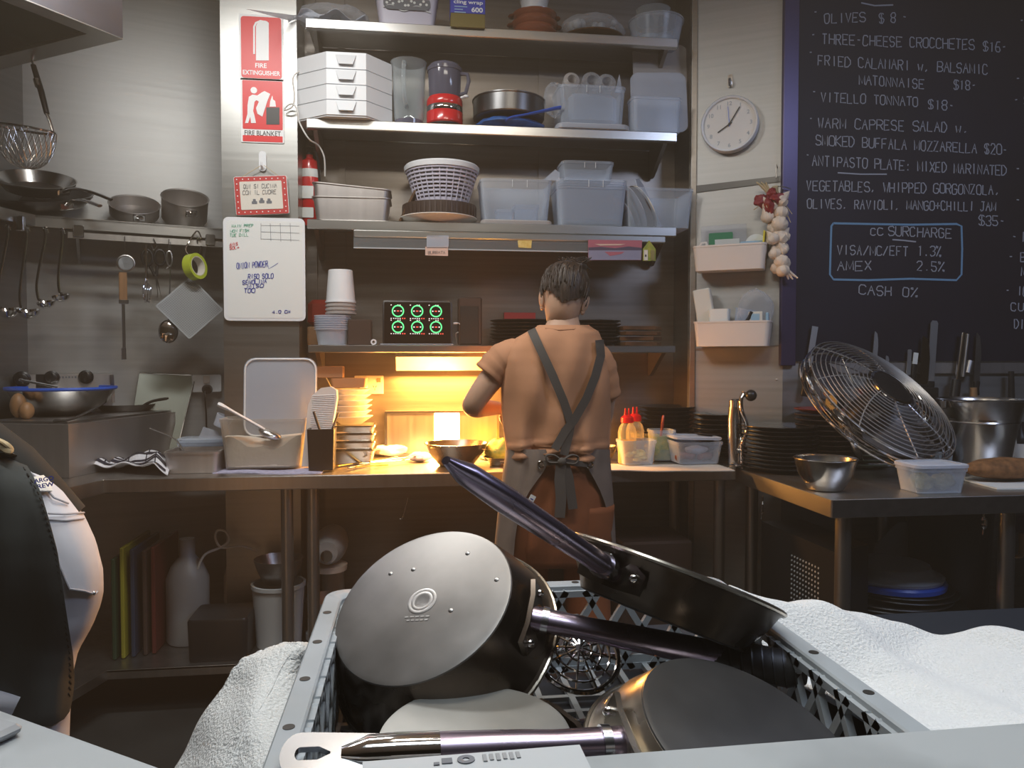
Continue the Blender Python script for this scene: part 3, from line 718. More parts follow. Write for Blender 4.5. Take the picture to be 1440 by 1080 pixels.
# clear tub
t = thing('clear_tub', 'round clear tub with white bowls inside at the right end of the highest shelf', 'tub', (XY(922, 3.45), 3.47, z))
mb = MB(); mb.lathe([(.10, 0), (.122, .11), (.127, .11), (.127, .117), (.119, .117), (.098, .003)], 36); mb.build('body', 'clear_plastic', t)
for k, (dx, dy) in enumerate(((-.03, 0), (.045, .01))):
    mb = MB(); mb.lathe([(.03, .004), (.045, .05), (.042, .05), (.028, .008)], 20, T=Matrix.Translation((dx, dy, 0))); mb.build('bowl', 'mesh_grey', t)
mb = MB(); mb.lathe([(.075, .0), (.08, .05), (.074, .05), (.07, .006)], 24); solo('glass_bowl', mb, 'glass', 'small glass bowl stacked on the round clear tub', 'bowl', (XY(918, 3.45), 3.47, z + .119))

# ------------------------------------------------------------------ second shelf
z = S2 + .001
t = thing('drawer_unit', 'white plastic drawer unit with four angled drawers on the second shelf', 'drawers', (XY(487, 3.31), 3.31, z))
px = lambda p, Y=3.33: XY(p, Y) - XY(487, 3.31)
P0, P1, P2, P3 = px(420, 3.40), px(462, 3.33), px(517, 3.33), px(552, 3.42)
H4 = onY(487, 73, 3.31).z - z
foot = [(P0, .10), (P1, 0.004), (P2, 0.004), (P3, .115), (P3 - .02, .30), (P0 + .02, .30)]
mb = MB(); hh = H4 / 4
mb.loft([[(x, y, zz) for x, y in foot] for zz in (.0, H4)], cap0=True, cap1=True); mb.build('case', 'white_plastic', t, ang=20)
for k in range(4):
    z0 = .006 + k * (H4 - .012) / 4; z1 = z0 + (H4 - .012) / 4 - .004
    outer = [(P0 - .002, .096), (P1, -.002), (P2, -.002), (P3 + .002, .111)]
    mb = MB(); mb.loft([[(x, y, zz) for x, y in outer + [(P3 + .001, .125), (P2, .012), (P1, .012), (P0 - .001, .11)]] for zz in (z0, z1)], cap0=True, cap1=True)
    dr = mb.build('drawer', 'white_plastic', t, ang=20)
    ha, hb = px(474, 3.308), px(503, 3.308)
    mb = MB(); T = Matrix.Translation(((ha + hb) / 2, -.003, z1 - .004)) @ FACE
    mb.loft([[(-(hb - ha) / 2, 0, .0), ((hb - ha) / 2, 0, .0), ((hb - ha) / 2 - .012, -hh * .58, 0), (-(hb - ha) / 2 + .012, -hh * .58, 0)], [(-(hb - ha) / 2, 0, .002), ((hb - ha) / 2, 0, .002), ((hb - ha) / 2 - .014, -hh * .62, .016), (-(hb - ha) / 2 + .014, -hh * .62, .016)]], T, cap0=True, cap1=True)
    mb.build('handle', 'white_plastic', dr, ang=20)
# power cord beside it
a = onY(420, 100, 3.41); pts = [onY(*p, Y) for p, Y in (((421, 100), 3.40), ((412, 110), 3.37), ((414, 135), 3.36), ((411, 150), 3.36), ((400, 155), 3.375), ((405, 148), 3.37), ((413, 147), 3.36), ((419, 158), 3.335), ((421, 172), 3.335), ((434, 195), 3.335), ((448, 205), 3.40), ((456, 222), 3.42), ((457, 248), 3.44))]
def smooth(pts, n=6):
    out = []; P = [Vector(p) for p in pts]
    for i in range(len(P) - 1):
        p0 = P[max(i - 1, 0)]; p1 = P[i]; p2 = P[i + 1]; p3 = P[min(i + 2, len(P) - 1)]
        for k in range(n):
            q = k / n; out.append(.5 * ((2 * p1) + (p2 - p0) * q + (2 * p0 - 5 * p1 + 4 * p2 - p3) * q * q + (3 * p1 - p0 - 3 * p2 + p3) * q ** 3))
    return out + [P[-1]]
mb = MB(); mb.tube(smooth(pts), .0035, 8); solo('power_flex', mb, 'cable_white', 'white power cord looping down beside the white drawer unit', 'cord')
# blender jug
t = thing('blender_jug', 'clear glass blender jug with a front handle, left of the red food processor', 'jug', (XY(576, 3.45), 3.45, z))
mb = MB(); mb.lathe([(.058, 0), (.06, .02), (.066, .05), (.075, .27), (.08, .285), (.076, .285), (.071, .27), (.062, .06), (.052, .012)], 28); mb.build('body', 'glass', t)
mb = MB(); mb.tube([(-.015, -.068, .255), (-.02, -.105, .25), (-.022, -.112, .20), (-.02, -.11, .12), (-.012, -.09, .075), (-.008, -.066, .072)], [.009] * 6, 10); mb.build('handle', 'glass', t)
mb = MB(); mb.lathe([(.06, 0), (.062, .03), (.052, .034), (.02, .034)], 28); mb.build('base_ring', 'smoke_glass', t)
mb = MB()
for k in range(4): mb.box((.016 * math.cos(k * PI / 2), .016 * math.sin(k * PI / 2), .05), (.03, .008, .002), rot=(0, .5, k * PI / 2))
mb.cyl((0, 0, .034), (0, 0, .055), .008, n=10); mb.build('blade', 'chrome', t)
# food processor
t = thing('food_processor', 'small red food processor with a smoky clear bowl on the second shelf', 'food processor', (XY(626, 3.43), 3.43, z))
mb = MB(); mb.lathe([(.072, .010), (.080, .018), (.081, .062), (.077, .068)], 36); mb.build('base', 'red_plastic', t)
mb = MB(); mb.lathe([(.074, 0), (.077, .004), (.077, .012), (.07, .014)], 36); mb.build('foot', 'black_plastic', t)
mb = MB(); mb.lathe([(.0765, .062), (.0795, .066), (.0795, .088), (.0765, .092)], 36); bd = mb.build('silver_band', 'chrome', t)
mb = MB()
for k in range(7):
    a = R(-90 + 22 + k * 5.0); mb.box((.0798 * math.cos(a), .0798 * math.sin(a), .077), (.001, .0045 if k % 2 else .003, .013), rot=(0, 0, a))
mb.build('band_lettering', 'sign_black', bd)
mb = MB(); mb.lathe([(.077, .09), (.079, .097), (.079, .118), (.072, .13), (.06, .132)], 36); mb.build('collar', 'red_plastic', t)
mb = MB(); mb.lathe([(.066, .13), (.069, .14), (.073, .245), (.070, .245), (.066, .145)], 36); mb.build('bowl', 'smoke_glass', t)
mb = MB(); mb.lathe([(.076, .243), (.077, .258), (.066, .272), (.03, .276), (.028, .288), (.024, .288)], 36); mb.build('lid', 'smoke_glass', t)
mb = MB(); mb.tube([(.066, -.02, .235), (.098, -.03, .23), (.104, -.03, .20), (.09, -.028, .15), (.066, -.02, .145)], .009, 8); mb.build('handle', 'smoke_glass', t)
mb = MB(); mb.cyl((.07, -.04, .125), (.088, -.05, .128), .006, n=10); mb.ball((.09, -.052, .128), (.012, .008, .007), 10, 6); mb.build('switch', 'white_plastic', t)
mb = MB(); mb.cyl((0, 0, .135), (0, 0, .235), .014, n=12); mb.box((0.02, 0, .17), (.08, .012, .004), rot=(0, .3, .4)); mb.build('blade', 'mesh_grey', t)
# cake tin on a blue bag
xc = XY(716, 3.46)
mb = MB(); blob(mb, (0, 0, .035), (.155, .125, .03), 21, .10); bb = solo('blue_bag', mb, 'blue_bag', 'crumpled blue bag under the round cake tin', 'bag', (xc - .0, 3.48, z))
mb = MB(); mb.lathe([(.155, .0), (.160, .004), (.162, .074), (.166, .078), (.166, .082), (.158, .082), (.156, .006), (.02, .006)], 48); solo('cake_tin', mb, 'dark_tin', 'round dark grey cake tin resting on the blue bag', 'tin', T=Matrix.Translation((xc, 3.478, z + .062)) @ Matrix.Rotation(R(1.0), 4, 'Y'))
mb = MB(); p0 = onY(712, 165, 3.345); p1 = onY(745, 160, 3.345); p2 = onY(789, 152, 3.36)
mb.tube(smooth([p0 + Vector((0, .02, -.012)), p0 + Vector((.02, 0, 0)), p1, p2 + Vector((-.02, 0, -.001)), p2]), [.004, .005, .006, .006, .007, .008, .008, .008, .008, .007, .007, .007, .008, .009, .009, .01, .010, .011, .011, .012, .012, .012, .011, .010, .008], 10, flat=.5)
solo('spatula', mb, 'blue_plastic', 'blue plastic handle sticking out in front of the cake tin', 'spatula')
# clear box of piping bags
bxc = XY(829, 3.42)
t = thing('clear_box', 'clear square tub holding rolled plastic bags, on a white lid on the second shelf', 'tub', (bxc, 3.46, z + .030))
mb = MB(); tub(mb, .30, .20, .165, .03, taper=.92); mb.build('body', 'clear_plastic', t)
mb = MB(); mb.box((0.01, 0, .075), (.22, .13, .14), bev=.02); mb.build('blue_packet', 'frosted_plastic', t)
mb = MB()
for dx in (-.03, .03): mb.box((dx, -.103, .148), (.002, .002, .03))
mb.build('rib', 'white_plastic', t)
mb = MB(); lidmesh(mb, .33, .24, .035, .022); solo('tub_cover', mb, 'frosted_plastic', 'translucent white lid lying under the clear tub of rolled bags', 'lid', (bxc, 3.455, z))
for k, (dx, dz, r, lb) in enumerate(((-.092, .20, .036, 'left'), (-.0, .198, .045, 'middle'), (.068, .196, .042, 'right'))):
    mb = MB(); mb.lathe([(r * .5, -.08), (r, -.074), (r * .96, 0), (r, .07), (r * .55, .08), (r * .5, .07), (r * .4, .0)], 22, T=Matrix.Rotation(R(80), 4, 'X'))
    solo('roll_of_bags', mb, 'film' if k else 'frosted_warm', 'rolled plastic bags on the clear tub, the %s roll of three' % lb, 'roll', (bxc + dx, 3.455, z + .030 + dz - .02), group='rolled bags on the clear tub')
mb = MB(); mb.loft([[(0, 0, 0), (.035, 0, 0), (.02, 0, .08)], [(0, .01, 0), (.035, .01, 0), (.02, .01, .08)]], cap0=True, cap1=True); solo('plastic_tip', mb, 'frosted_plastic', 'pointed white plastic tip at the right edge of the clear tub', 'tip', (bxc + .115, 3.42, z + .19), ang=20)
mb = MB(); blob(mb, (0, 0, 0), (.05, .04, .075), 31, .12); solo('bag_corner', mb, 'film', 'loose clear bag hanging over the left side of the clear tub', 'bag', (bxc - .165, 3.41, z + .14))
# upright translucent lids at the right end
def sheet(name, label, pix, Y, lean, m, th=.006, cat='lid'):
    mb = MB(); n = len(pix)
    A = [onY(x, y, Y) for x, y in pix]; zb = min(p.z for p in A)
    A = [p + Vector((0, (p.z - zb) * lean, 0)) for p in A]
    mb.loft([A, [p + Vector((0, th, 0)) for p in A]], cap0=True, cap1=True)
    return solo(name, mb, m, label, cat)
def rpx(x0, y0, x1, y1, r, k=4):
    o = []
    for cx, cy, a0 in ((x1 - r, y0 + r, 270), (x1 - r, y1 - r, 0), (x0 + r, y1 - r, 90), (x0 + r, y0 + r, 180)):
        for q in range(k + 1):
            a = R(a0 + 90 * q / k); o.append((cx + r * math.cos(a), cy + r * math.sin(a)))
    return o
sheet('storage_cover', 'tall warm translucent lid standing behind another lid at the right end of the second shelf', rpx(893, 58, 971, 184, 12), 3.47, .10, 'frosted_warm')
sheet('storage_cover', 'shorter translucent lid in front of a taller one, right end of the second shelf', rpx(889, 98, 968, 186, 12), 3.40, .12, 'frosted_plastic')
mb = MB(); a = onY(889, 186, 3.36); b = onY(958, 140, 3.36); tub(mb, b.x - a.x, .10, b.z - a.z, .02, taper=.95); solo('clear_bin', mb, 'clear_plastic', 'clear plastic bin in front of the upright lids on the second shelf', 'bin', ((a.x + b.x) / 2, 3.345, z - .0))
bpy.data.objects['clear_bin'].location.y = 3.40

# ------------------------------------------------------------------ third shelf
z = S3 + .001
# fire extinguisher hung beside the shelf
t = thing('fire_extinguisher', 'red fire extinguisher half hidden behind the shelf end beside the pillar', 'extinguisher', (-.452, 3.575, z + .004))
mb = MB(); mb.lathe([(.04, 0), (.046, .01), (.046, .26), (.038, .29), (.016, .305), (.016, .32)], 24); mb.build('cylinder', 'red_plastic', t)
mb = MB(); mb.lathe([(.0465, .215), (.0468, .216), (.0468, .25), (.0465, .251)], 24, closed=True); mb.build('white_band', 'label_white', t)
mb = MB(); mb.rr([(.05, .055, .004, 0), (.05, .055, .004, .002)], T=Matrix.Translation((-.004, -.0475, .145)) @ FACE); mb.rr([(.05, .045, .004, 0), (.05, .045, .004, .002)], T=Matrix.Translation((-.004, -.0475, .055)) @ FACE); mb.build('label', 'label_white', t)
mb = MB(); mb.cyl((0, 0, .32), (0, 0, .35), .018, n=14); mb.box((.02, -.02, .362), (.03, .09, .012), rot=(.2, 0, 0), bev=.004); mb.tube([(0, -.015, .335), (.03, -.04, .33), (.042, -.03, .28), (.046, -.01, .12)], .006, 8); mb.build('valve', 'black_plastic', t)
# gastronorm trays
xg = XY(496, 3.42); wg = .315
def gn(w, d, h):
    mb = MB(); mb.rr([(w * .88, d * .88, .02, 0), (w * .95, d * .95, .024, h - .012), (w * .95, d * .95, .024, h - .004), (w, d, .03, h - .004), (w, d, .03, h), (w * .93, d * .93, .024, h), (w * .86, d * .86, .02, .003)]); return mb
o = solo('steel_tray', gn(.335, .20, .10), 'griddle_steel', 'deep steel food tray, lower of two nested at the left of the third shelf', 'tray', (xg, 3.46, z), group='nested steel trays')
o = solo('steel_tray', gn(.335, .20, .10), 'griddle_steel', 'tilted deep steel food tray, upper of two nested at the left of the third shelf', 'tray', group='nested steel trays', T=Matrix.Translation((xg - .006, 3.46, z + .048)) @ Matrix.Rotation(R(4.5), 4, 'Y'))
# dark board leaning, brown basket, white plate, salad basket
xs = XY(620, 3.47)
mb = MB(); mb.box((0, 0, .11), (.012, .22, .21), bev=.004); solo('dark_board', mb, 'dark_wood', 'dark board leaning behind the white salad basket', 'board', T=Matrix.Translation((XY(566, 3.52) - .015, 3.53, z)) @ Matrix.Rotation(R(27), 4, 'Y'))
mb = MB(); mb.lathe([(.10, 0), (.105, .003), (.172, .028), (.172, .031), (.167, .031), (.10, .007)], 40); solo('white_plate', mb, 'white_ceramic', 'large white plate lying under the brown basket on the third shelf', 'plate', (xs - .01, 3.462, z))
mb = MB(); mb.lathe([(.15, 0), (.158, .0), (.165, .05), (.165, .054), (.158, .054), (.15, .005)], 44)
for k in range(44):
    a = 2 * PI * k / 44; mb.box((.163 * math.cos(a), .163 * math.sin(a), .028), (.006, .008, .046), rot=(0, 0, a))
solo('brown_basket', mb, 'brown_plastic', 'low dark brown ribbed basket under the white salad basket', 'basket', (xs - .005, 3.478, z + .034))
t = thing('salad_basket', 'white lilac slotted salad spinner basket on the third shelf', 'basket', (xs + .006, 3.475, z + .091))
prof = [(.112, 0), (.157, .155)]
mb = MB()
for k in range(9):
    q = k / 8; r = .112 + .045 * q
    mb.lathe([(r, .012 + .125 * q), (r + .003, .012 + .125 * q), (r + .004, .020 + .125 * q), (r + .001, .020 + .125 * q)], 44, closed=True)
for k in range(30):
    a = 2 * PI * k / 30; mb.tube([(.114 * math.cos(a), .114 * math.sin(a), .006), (.158 * math.cos(a), .158 * math.sin(a), .15)], .003, 5)
mb.lathe([(.108, 0), (.114, 0), (.116, .012), (.11, .008)], 44, closed=True); mb.lathe([(.0, 0), (.11, 0), (.11, .004), (.0, .004)], 32)
mb.build('slotted_wall', 'lilac_plastic', t)
mb = MB(); mb.lathe([(.157, .146), (.166, .146), (.168, .165), (.162, .172), (.154, .172), (.154, .15)], 44, closed=True); mb.build('rim', 'white_plastic', t)
mb = MB(); mb.lathe([(.0, .17), (.154, .168), (.15, .175), (.06, .184), (.018, .186), (.016, .196), (.0, .197)], 44); mb.build('lid', 'white_plastic', t)
# clear tubs
xa = XY(723, 3.46)
mb = MB(); lidmesh(mb, .315, .22, .03, .018); solo('tub_cover', mb, 'frosted_warm', 'white lid lying under the clear tub beside the salad basket', 'lid', (xa, 3.468, z))
t = thing('clear_tub', 'clear square tub with two small tubs inside, right of the salad basket', 'tub', (xa, 3.468, z + .0195))
mb = MB(); tub(mb, .315, .20, .178, .035, taper=.90); mb.build('body', 'clear_plastic', t)
for k, (dx, s) in enumerate(((-.045, .08), (.05, .11))):
    mb = MB(); tub(mb, s, s, .07 - .02 * (k == 0), .015, T=Matrix.Translation((dx, -.01, .004)), taper=.9); mb.build('small_tub', 'clear_plastic', t)
mb = MB()
for dx in (-.02, .045): mb.box((dx, -.1035, .158), (.002, .002, .03))
mb.build('rib', 'white_plastic', t)
xb = XY(827, 3.45)
TL = ['bottom', 'second from the bottom', 'third from the bottom', 'top']
for k in range(4):
    mb = MB(); tub(mb, .315, .205, .175, .035, taper=.90)
    t = solo('clear_tub', mb, 'clear_plastic', 'clear square tub, %s of four nested on the third shelf' % TL[k], 'tub', (xb, 3.462, z + .0 + k * .010), group='nested clear tubs')
    if k == 3:
        mb = MB()
        for dx in (-.02, .045): mb.box((dx, -.1055, .155), (.002, .002, .03))
        mb.build('rib', 'white_plastic', t)
mb = MB(); tub(mb, .235, .16, .085, .03, taper=.92); t = solo('clear_tub', mb, 'clear_plastic', 'small clear tub sitting on top of the four nested tubs', 'tub', (xb - .012, 3.47, z + .207))
mb = MB()
for dx in (-.02, .03): mb.box((dx, -.083, .066), (.002, .002, .024))
mb.build('rib', 'white_plastic', t)
mb = MB(); mb.loft([[onY(x, y, 3.40) for x, y in ((764, 253), (781, 238), (787, 243), (787, 254))], [onY(x, y, 3.404) for x, y in ((764, 253), (781, 238), (787, 243), (787, 254))]], cap0=True, cap1=True)
solo('loose_cover', mb, 'frosted_plastic', 'corner of a translucent lid leaning between the two big clear tubs', 'lid')
t = thing('lid_bin', 'large clear bin of upright lids overhanging the right end of the third shelf', 'bin', ((XY(877, 3.42) + XY(968, 3.42)) / 2, 3.47, z))
wbin = XY(968, 3.42) - XY(877, 3.42)
mb = MB(); tub(mb, wbin, .22, .175, .02, taper=.9); mb.build('body', 'clear_plastic', t)
for k, (x0, r, lean, m) in enumerate(((-.07, .085, .55, 'frosted_plastic'), (-.045, .09, .5, 'glass'), (-.015, .11, .5, 'frosted_plastic'), (.02, .11, .52, 'brown_plastic'), (.035, .112, .52, 'white_ceramic'))):
    T = Matrix.Translation((x0 - .03, 0, .008)) @ Matrix.Rotation(-lean, 4, 'Y') @ Matrix.Translation((0, 0, r)) @ Matrix.Rotation(PI / 2, 4, 'Y')
    mb = MB(); mb.lathe([(.0, 0), (r * .9, 0), (r, .003), (r, .006), (.0, .006)], 32, T=T); solo_ = mb.build('lid', m, None); solo_.location = t.location
    tag(solo_, 'round %s lid standing in the clear bin, lid %s from the left' % ({'frosted_plastic': 'translucent', 'glass': 'glassy', 'brown_plastic': 'dark', 'white_ceramic': 'cream'}[m], ('first', 'second', 'third', 'fourth', 'fifth')[k]), 'lid', 'lids in the clear bin')
mb = MB(); mb.prism([(-.075, 0), (.075, 0), (.075, .235), (.05, .265), (-.05, .265), (-.075, .235)], 0, .006, T=Matrix.Translation((.045, .035, .006)) @ Matrix.Rotation(R(-26), 4, 'Y') @ Matrix.Rotation(R(60), 4, 'Z') @ FACE)
o = solo('round_cover', mb, 'frosted_plastic', 'tall grey translucent lid leaning highest in the clear bin', 'lid', T=Matrix.Translation(t.location))
# under the third shelf
t = thing('light_strip', 'steel light strip with a glass guard under the third shelf', 'light strip')
a = onY(497, 323, 3.342); b = onY(936, 332, 3.342)
mb = MB(); mb.bx(a.x, b.x, 3.338, 3.40, S3 - .072, S3 - .042, bev=.004); mb.build('housing', 'shelf_steel', t)
g0 = onY(497, 348, 3.344); mb = MB(); mb.bx(a.x, XY(827, 3.344), 3.344, 3.347, g0.z, S3 - .072); mb.build('glass_guard', 'glass', t)
mb = MB(); mb.bx(a.x, XY(827, 3.344), 3.343, 3.348, g0.z - .003, g0.z + .002); mb.build('guard_edge', 'mesh_grey', t)
def card(name, label, pix, Y, m, cat='note', th=.0012):
    mb = MB(); mb.loft([[onY(x, y, Y) for x, y in pix], [onY(x, y, Y + th) for x, y in pix]], cap0=True, cap1=True); return solo(name, mb, m, label, cat)
n = card('taped_note', 'pink handwritten note taped to the glass guard under the third shelf', ((598, 347), (630, 347), (630, 360), (598, 359)), 3.337, 'pink_paper')
mb = MB(); strokes(mb, 'BURRATA', onY(602, 357, 3.3365), onY(626, 357, 3.3365), .012, (0, 0, 1), (0, -1, 0), .0006); ribbon(mb, [onY(600, 348, 3.3365), onY(629, 348, 3.3365)], .0015, (0, -1, 0)); mb.build('handwriting', 'marker_grey', n)
mb = MB(); mb.loft([[onY(x, y, 3.3372) for x, y in ((600, 331), (631, 331), (631, 347), (600, 347))], [onY(x, y, 3.3380) for x, y in ((600, 331), (631, 331), (631, 347), (600, 347))]], cap0=True, cap1=True); mb.build('tape', 'frosted_plastic', n)
t = card('postcard', 'postcard of a pink sunset over water hung under the third shelf', ((827, 337), (903, 338), (902, 366), (827, 366)), 3.336, 'post_pink', 'postcard')
for nm, pix, m in (('sea', ((827.5, 352), (902.5, 352), (901.5, 365.5), (827.5, 365.5)), 'post_blue'), ('hills', ((827.5, 348), (845, 347), (865, 349), (884, 346.5), (902.5, 348.5), (902.5, 352), (827.5, 352)), 'post_dark'), ('glow', ((850, 354), (878, 354), (874, 357), (858, 360)), 'post_pink'), ('sun_streak', ((836, 343), (880, 343), (872, 345), (844, 345.5)), 'pink_paper')):
    flat_poly(pix, 3.3358 - (.0008 if nm == 'glow' else 0), nm, m, t)
t = thing('house_ornament', 'tiny house shaped ornament with a pale doorway hung beside the postcard', 'ornament')
flat_poly(((904, 367), (904, 350), (913, 338), (922, 350), (922, 367)), 3.336, 'house', 'food_green', t, th=.012)
flat_poly(((905.5, 366), (905.5, 351.5), (911, 351.5), (911, 366)), 3.3235, 'door', 'paper', t, th=.002)
flat_poly(((915, 366), (915, 351.5), (920.5, 351.5), (920.5, 366)), 3.3235, 'window', 'brass', t, th=.002)
flat_poly(((907, 361), (907, 358), (909, 358), (909, 361)), 3.321, 'cat_cutout', 'sign_black', t, th=.001)
card('sticker', 'small pale sticker on the glass guard above the chef', ((728, 338), (748, 338), (747, 349), (729, 348)), 3.3435, 'food_yellow', 'sticker', th=-.0008)

# ------------------------------------------------------------------ lowest shelf
z = S4 + .001
mb = MB(); mb.box((0, 0, .06), (.12, .08, .12), bev=.02); solo('red_packet', mb, 'red_ceramic', 'dark red packet behind the upturned white tubs at the left end of the lowest shelf', 'packet', (XY(452, 3.56), 3.56, z + .085), rotz=.1)
mb = MB(); mb.box((0, 0, .042), (.12, .08, .084), bev=.006); solo('dark_carton', mb, 'cardboard', 'brown carton under the dark red packet on the lowest shelf', 'carton', (XY(452, 3.56), 3.56, z))
for k in range(7):
    mb = MB(); mb.lathe([(.062, 0), (.074, .066), (.079, .066), (.079, .071), (.072, .071), (.060, .003)], 30)
    solo('deli_tub', mb, 'frosted_plastic', 'round clear deli tub, %s of the low stack on the lowest shelf' % ORD[6 - k], 'tub', (XY(467, 3.42), 3.435, z + k * .0095), group='round deli tubs')
xcup = XY(479, 3.44)
for k in range(4):
    mb = MB(); mb.lathe([(.0668, 0), (.0668, .006), (.063, .006), (.052, .14), (.05, .142), (.046, .142), (.058, .003)], 30)
    solo('tall_tub', mb, 'white_plastic' if k == 3 else 'frosted_warm', 'tall white tub turned upside down, %s of its nested stack' % ORD[3 - k], 'tub', (xcup, 3.44, z + .135 + k * .0165), group='upturned white tubs')
mb = MB(); mb.box((0, 0, .055), (.10, .08, .11), bev=.004); solo('dark_box', mb, 'brown_plastic', 'small dark brown box left of the tablet', 'box', (XY(506, 3.41), 3.42, z))
mb = MB(); mb.lathe([(.006, -.05), (.0125, -.05), (.0125, .05), (.006, .05)], 18, closed=True, T=Matrix.Rotation(PI / 2, 4, 'X')); solo('label_roll', mb, 'white_plastic', 'small white cardboard tube end lying at the shelf edge left of the tablet', 'tube', (XY(525, 3.37), 3.41, z + .0128))
# tablet
YT = 3.375
t = thing('tablet', 'black tablet showing six green rings, propped on the lowest shelf', 'tablet')
a = onY(538, 484, YT); b = onY(636, 421, YT); wt = b.x - a.x; ht = b.z - a.z
TT = Matrix.Translation(((a.x + b.x) / 2, YT, z)) @ Matrix.Rotation(R(-7), 4, 'X') @ FACE @ Matrix.Translation((0, ht / 2, 0))
mb = MB(); mb.rr([(wt, ht, .012, -.009), (wt, ht, .012, -.001), (wt - .004, ht - .004, .011, .0)], T=TT); mb.build('case', 'black_plastic', t)
mb = MB(); mb.rr([(wt - .014, ht - .014, .006, 0), (wt - .014, ht - .014, .006, .0008)], T=TT); mb.build('screen', 'screen_black', t)
def tp(px_, py_, o=.001): return TT @ Vector(((px_ - 587) / 98 * wt, -(py_ - 452.5) / 63 * ht, o))
for i, cx in enumerate((559.5, 586.5, 613)):
    for j, cy in enumerate((436, 458.5)):
        mb = MB(); c = tp(cx, cy)
        mb.lathe([(.0215, 0), (.0265, 0), (.0265, .0006), (.0215, .0006)], 32, T=TT @ Matrix.Translation(((cx - 587) / 98 * wt, -(cy - 452.5) / 63 * ht, .0009)), closed=True); rg = mb.build('ring_gauge', 'ring_green', t)
        mb = MB()
        for dx in (-4.5, 4.5): mb.box((0, 0, 0), (.006, .005, .0006), T=TT @ Matrix.Translation(((cx + dx - 587) / 98 * wt, -(cy - 452.5) / 63 * ht, .0011)))
        mb.build('value', 'screen_white', rg)
        mb = MB(); mb.box((0, 0, 0), (.010, .005, .0006), T=TT @ Matrix.Translation(((cx - 587) / 98 * wt, -(cy - 452.5) / 63 * ht, .0011))); mb.build('reading', 'screen_red', rg)
mb = MB()
for cx in (559.5, 586.5, 613):
    for cy in (446.5, 468, 427.5, 449):
        for k, dx in enumerate((-9.5, -6, -3, 0, 3)):
            if cy in (427.5, 449) and k in (1, 2): continue
            mb.box((0, 0, 0), (.0045, .004, .0006), T=TT @ Matrix.Translation(((cx + dx - 587) / 98 * wt, -(cy - 452.5) / 63 * ht, .0011)))
mb.build('captions', 'screen_white', t)
mb = MB()
for cx in (559.5, 586.5, 613):
    for cy in (446.5, 468):
        for dx in (6.5, 9.5): mb.box((0, 0, 0), (.005, .005, .0006), T=TT @ Matrix.Translation(((cx + dx - 587) / 98 * wt, -(cy - 452.5) / 63 * ht, .0011)))
mb.build('alert_captions', 'screen_red', t)
mb = MB(); mb.bx(a.x - .01, b.x + .004, 3.352, 3.372, z - .0005, z + .006, bev=.002); mb.build('stand_foot', 'clear_plastic', t)
mb = MB(); p = tp(638, 453, -.005); mb.tube(smooth([p, p + Vector((.02, .004, .002)), p + Vector((.035, .01, -.012)), p + Vector((.028, .02, -.034)), p + Vector((.012, .03, -.045)), p + Vector((.02, .06, -.09))]), .0028, 8); mb.cyl(p, p + Vector((.016, .003, .001)), .005, n=10); solo('charging_cable', mb, 'cable_white', 'white charging cable plugged into the right edge of the tablet', 'cable')
t = thing('speaker', 'dark brown speaker box between the tablet and the black plates', 'speaker', (XY(661, 3.41), 3.44, z))
hsp = onY(661, 418, 3.40).z - z; wsp = XY(678, 3.40) - XY(645, 3.40)
mb = MB(); mb.box((0, 0, hsp / 2), (wsp, .09, hsp), bev=.006); mb.build('case', 'brown_plastic', t)
mb = MB(); mb.box((-.004, -.046, hsp * .42), (wsp * .78, .004, hsp * .78), bev=.002); mb.build('front_grille', 'flaky_dark', t)
plates((XY(735, 3.48), 3.485, z), 7, .148, .0155, 'black_ceramic', 'black plate in the stack left of the chef\'s head', 'black plates left of the head')
plates((XY(842, 3.47) - .02, 3.492, z), 7, .125, .0155, 'black_ceramic', 'black plate in the stack right of the chef\'s head', 'black plates right of the head')
for k in range(4):
    mb = MB(); mb.prism([(-.10, -.07), (.05, -.07), (.06, -.025), (.095, -.018), (.10, 0), (.095, .018), (.06, .025), (.05, .07), (-.10, .07)], 0, .016)
    solo('wooden_paddle', mb, 'dark_wood', 'dark wooden serving paddle right of the black plates, %s' % ORD[3 - k], 'board', (XY(898, 3.43) + .01, 3.43 + .006 * (k % 2), z + k * .024), rotz=(.1, -.15, .12, .0)[k], group='wooden paddles')
mb = MB(); a = onY(712, 430, 3.63); mb.bx(XY(735, 3.635) - .09, XY(735, 3.635) + .06, 3.625, 3.640, z + .06, z + .16); solo('red_menu_card', mb, 'card_red', 'dim reddish card standing against the wall behind the left black plates', 'card')
# ------------------------------------------------------------------ right splayed panel: clock, trays, garlic
def onRC(x, y, off=0.0): return onP(x, y, RC_A + rc_n * off, rc_n)
RCR = math.atan2(rc_d.y, rc_d.x)
def rcframe(org): return frame(org, rc_d, rc_n)          # local z points into the room, local y up
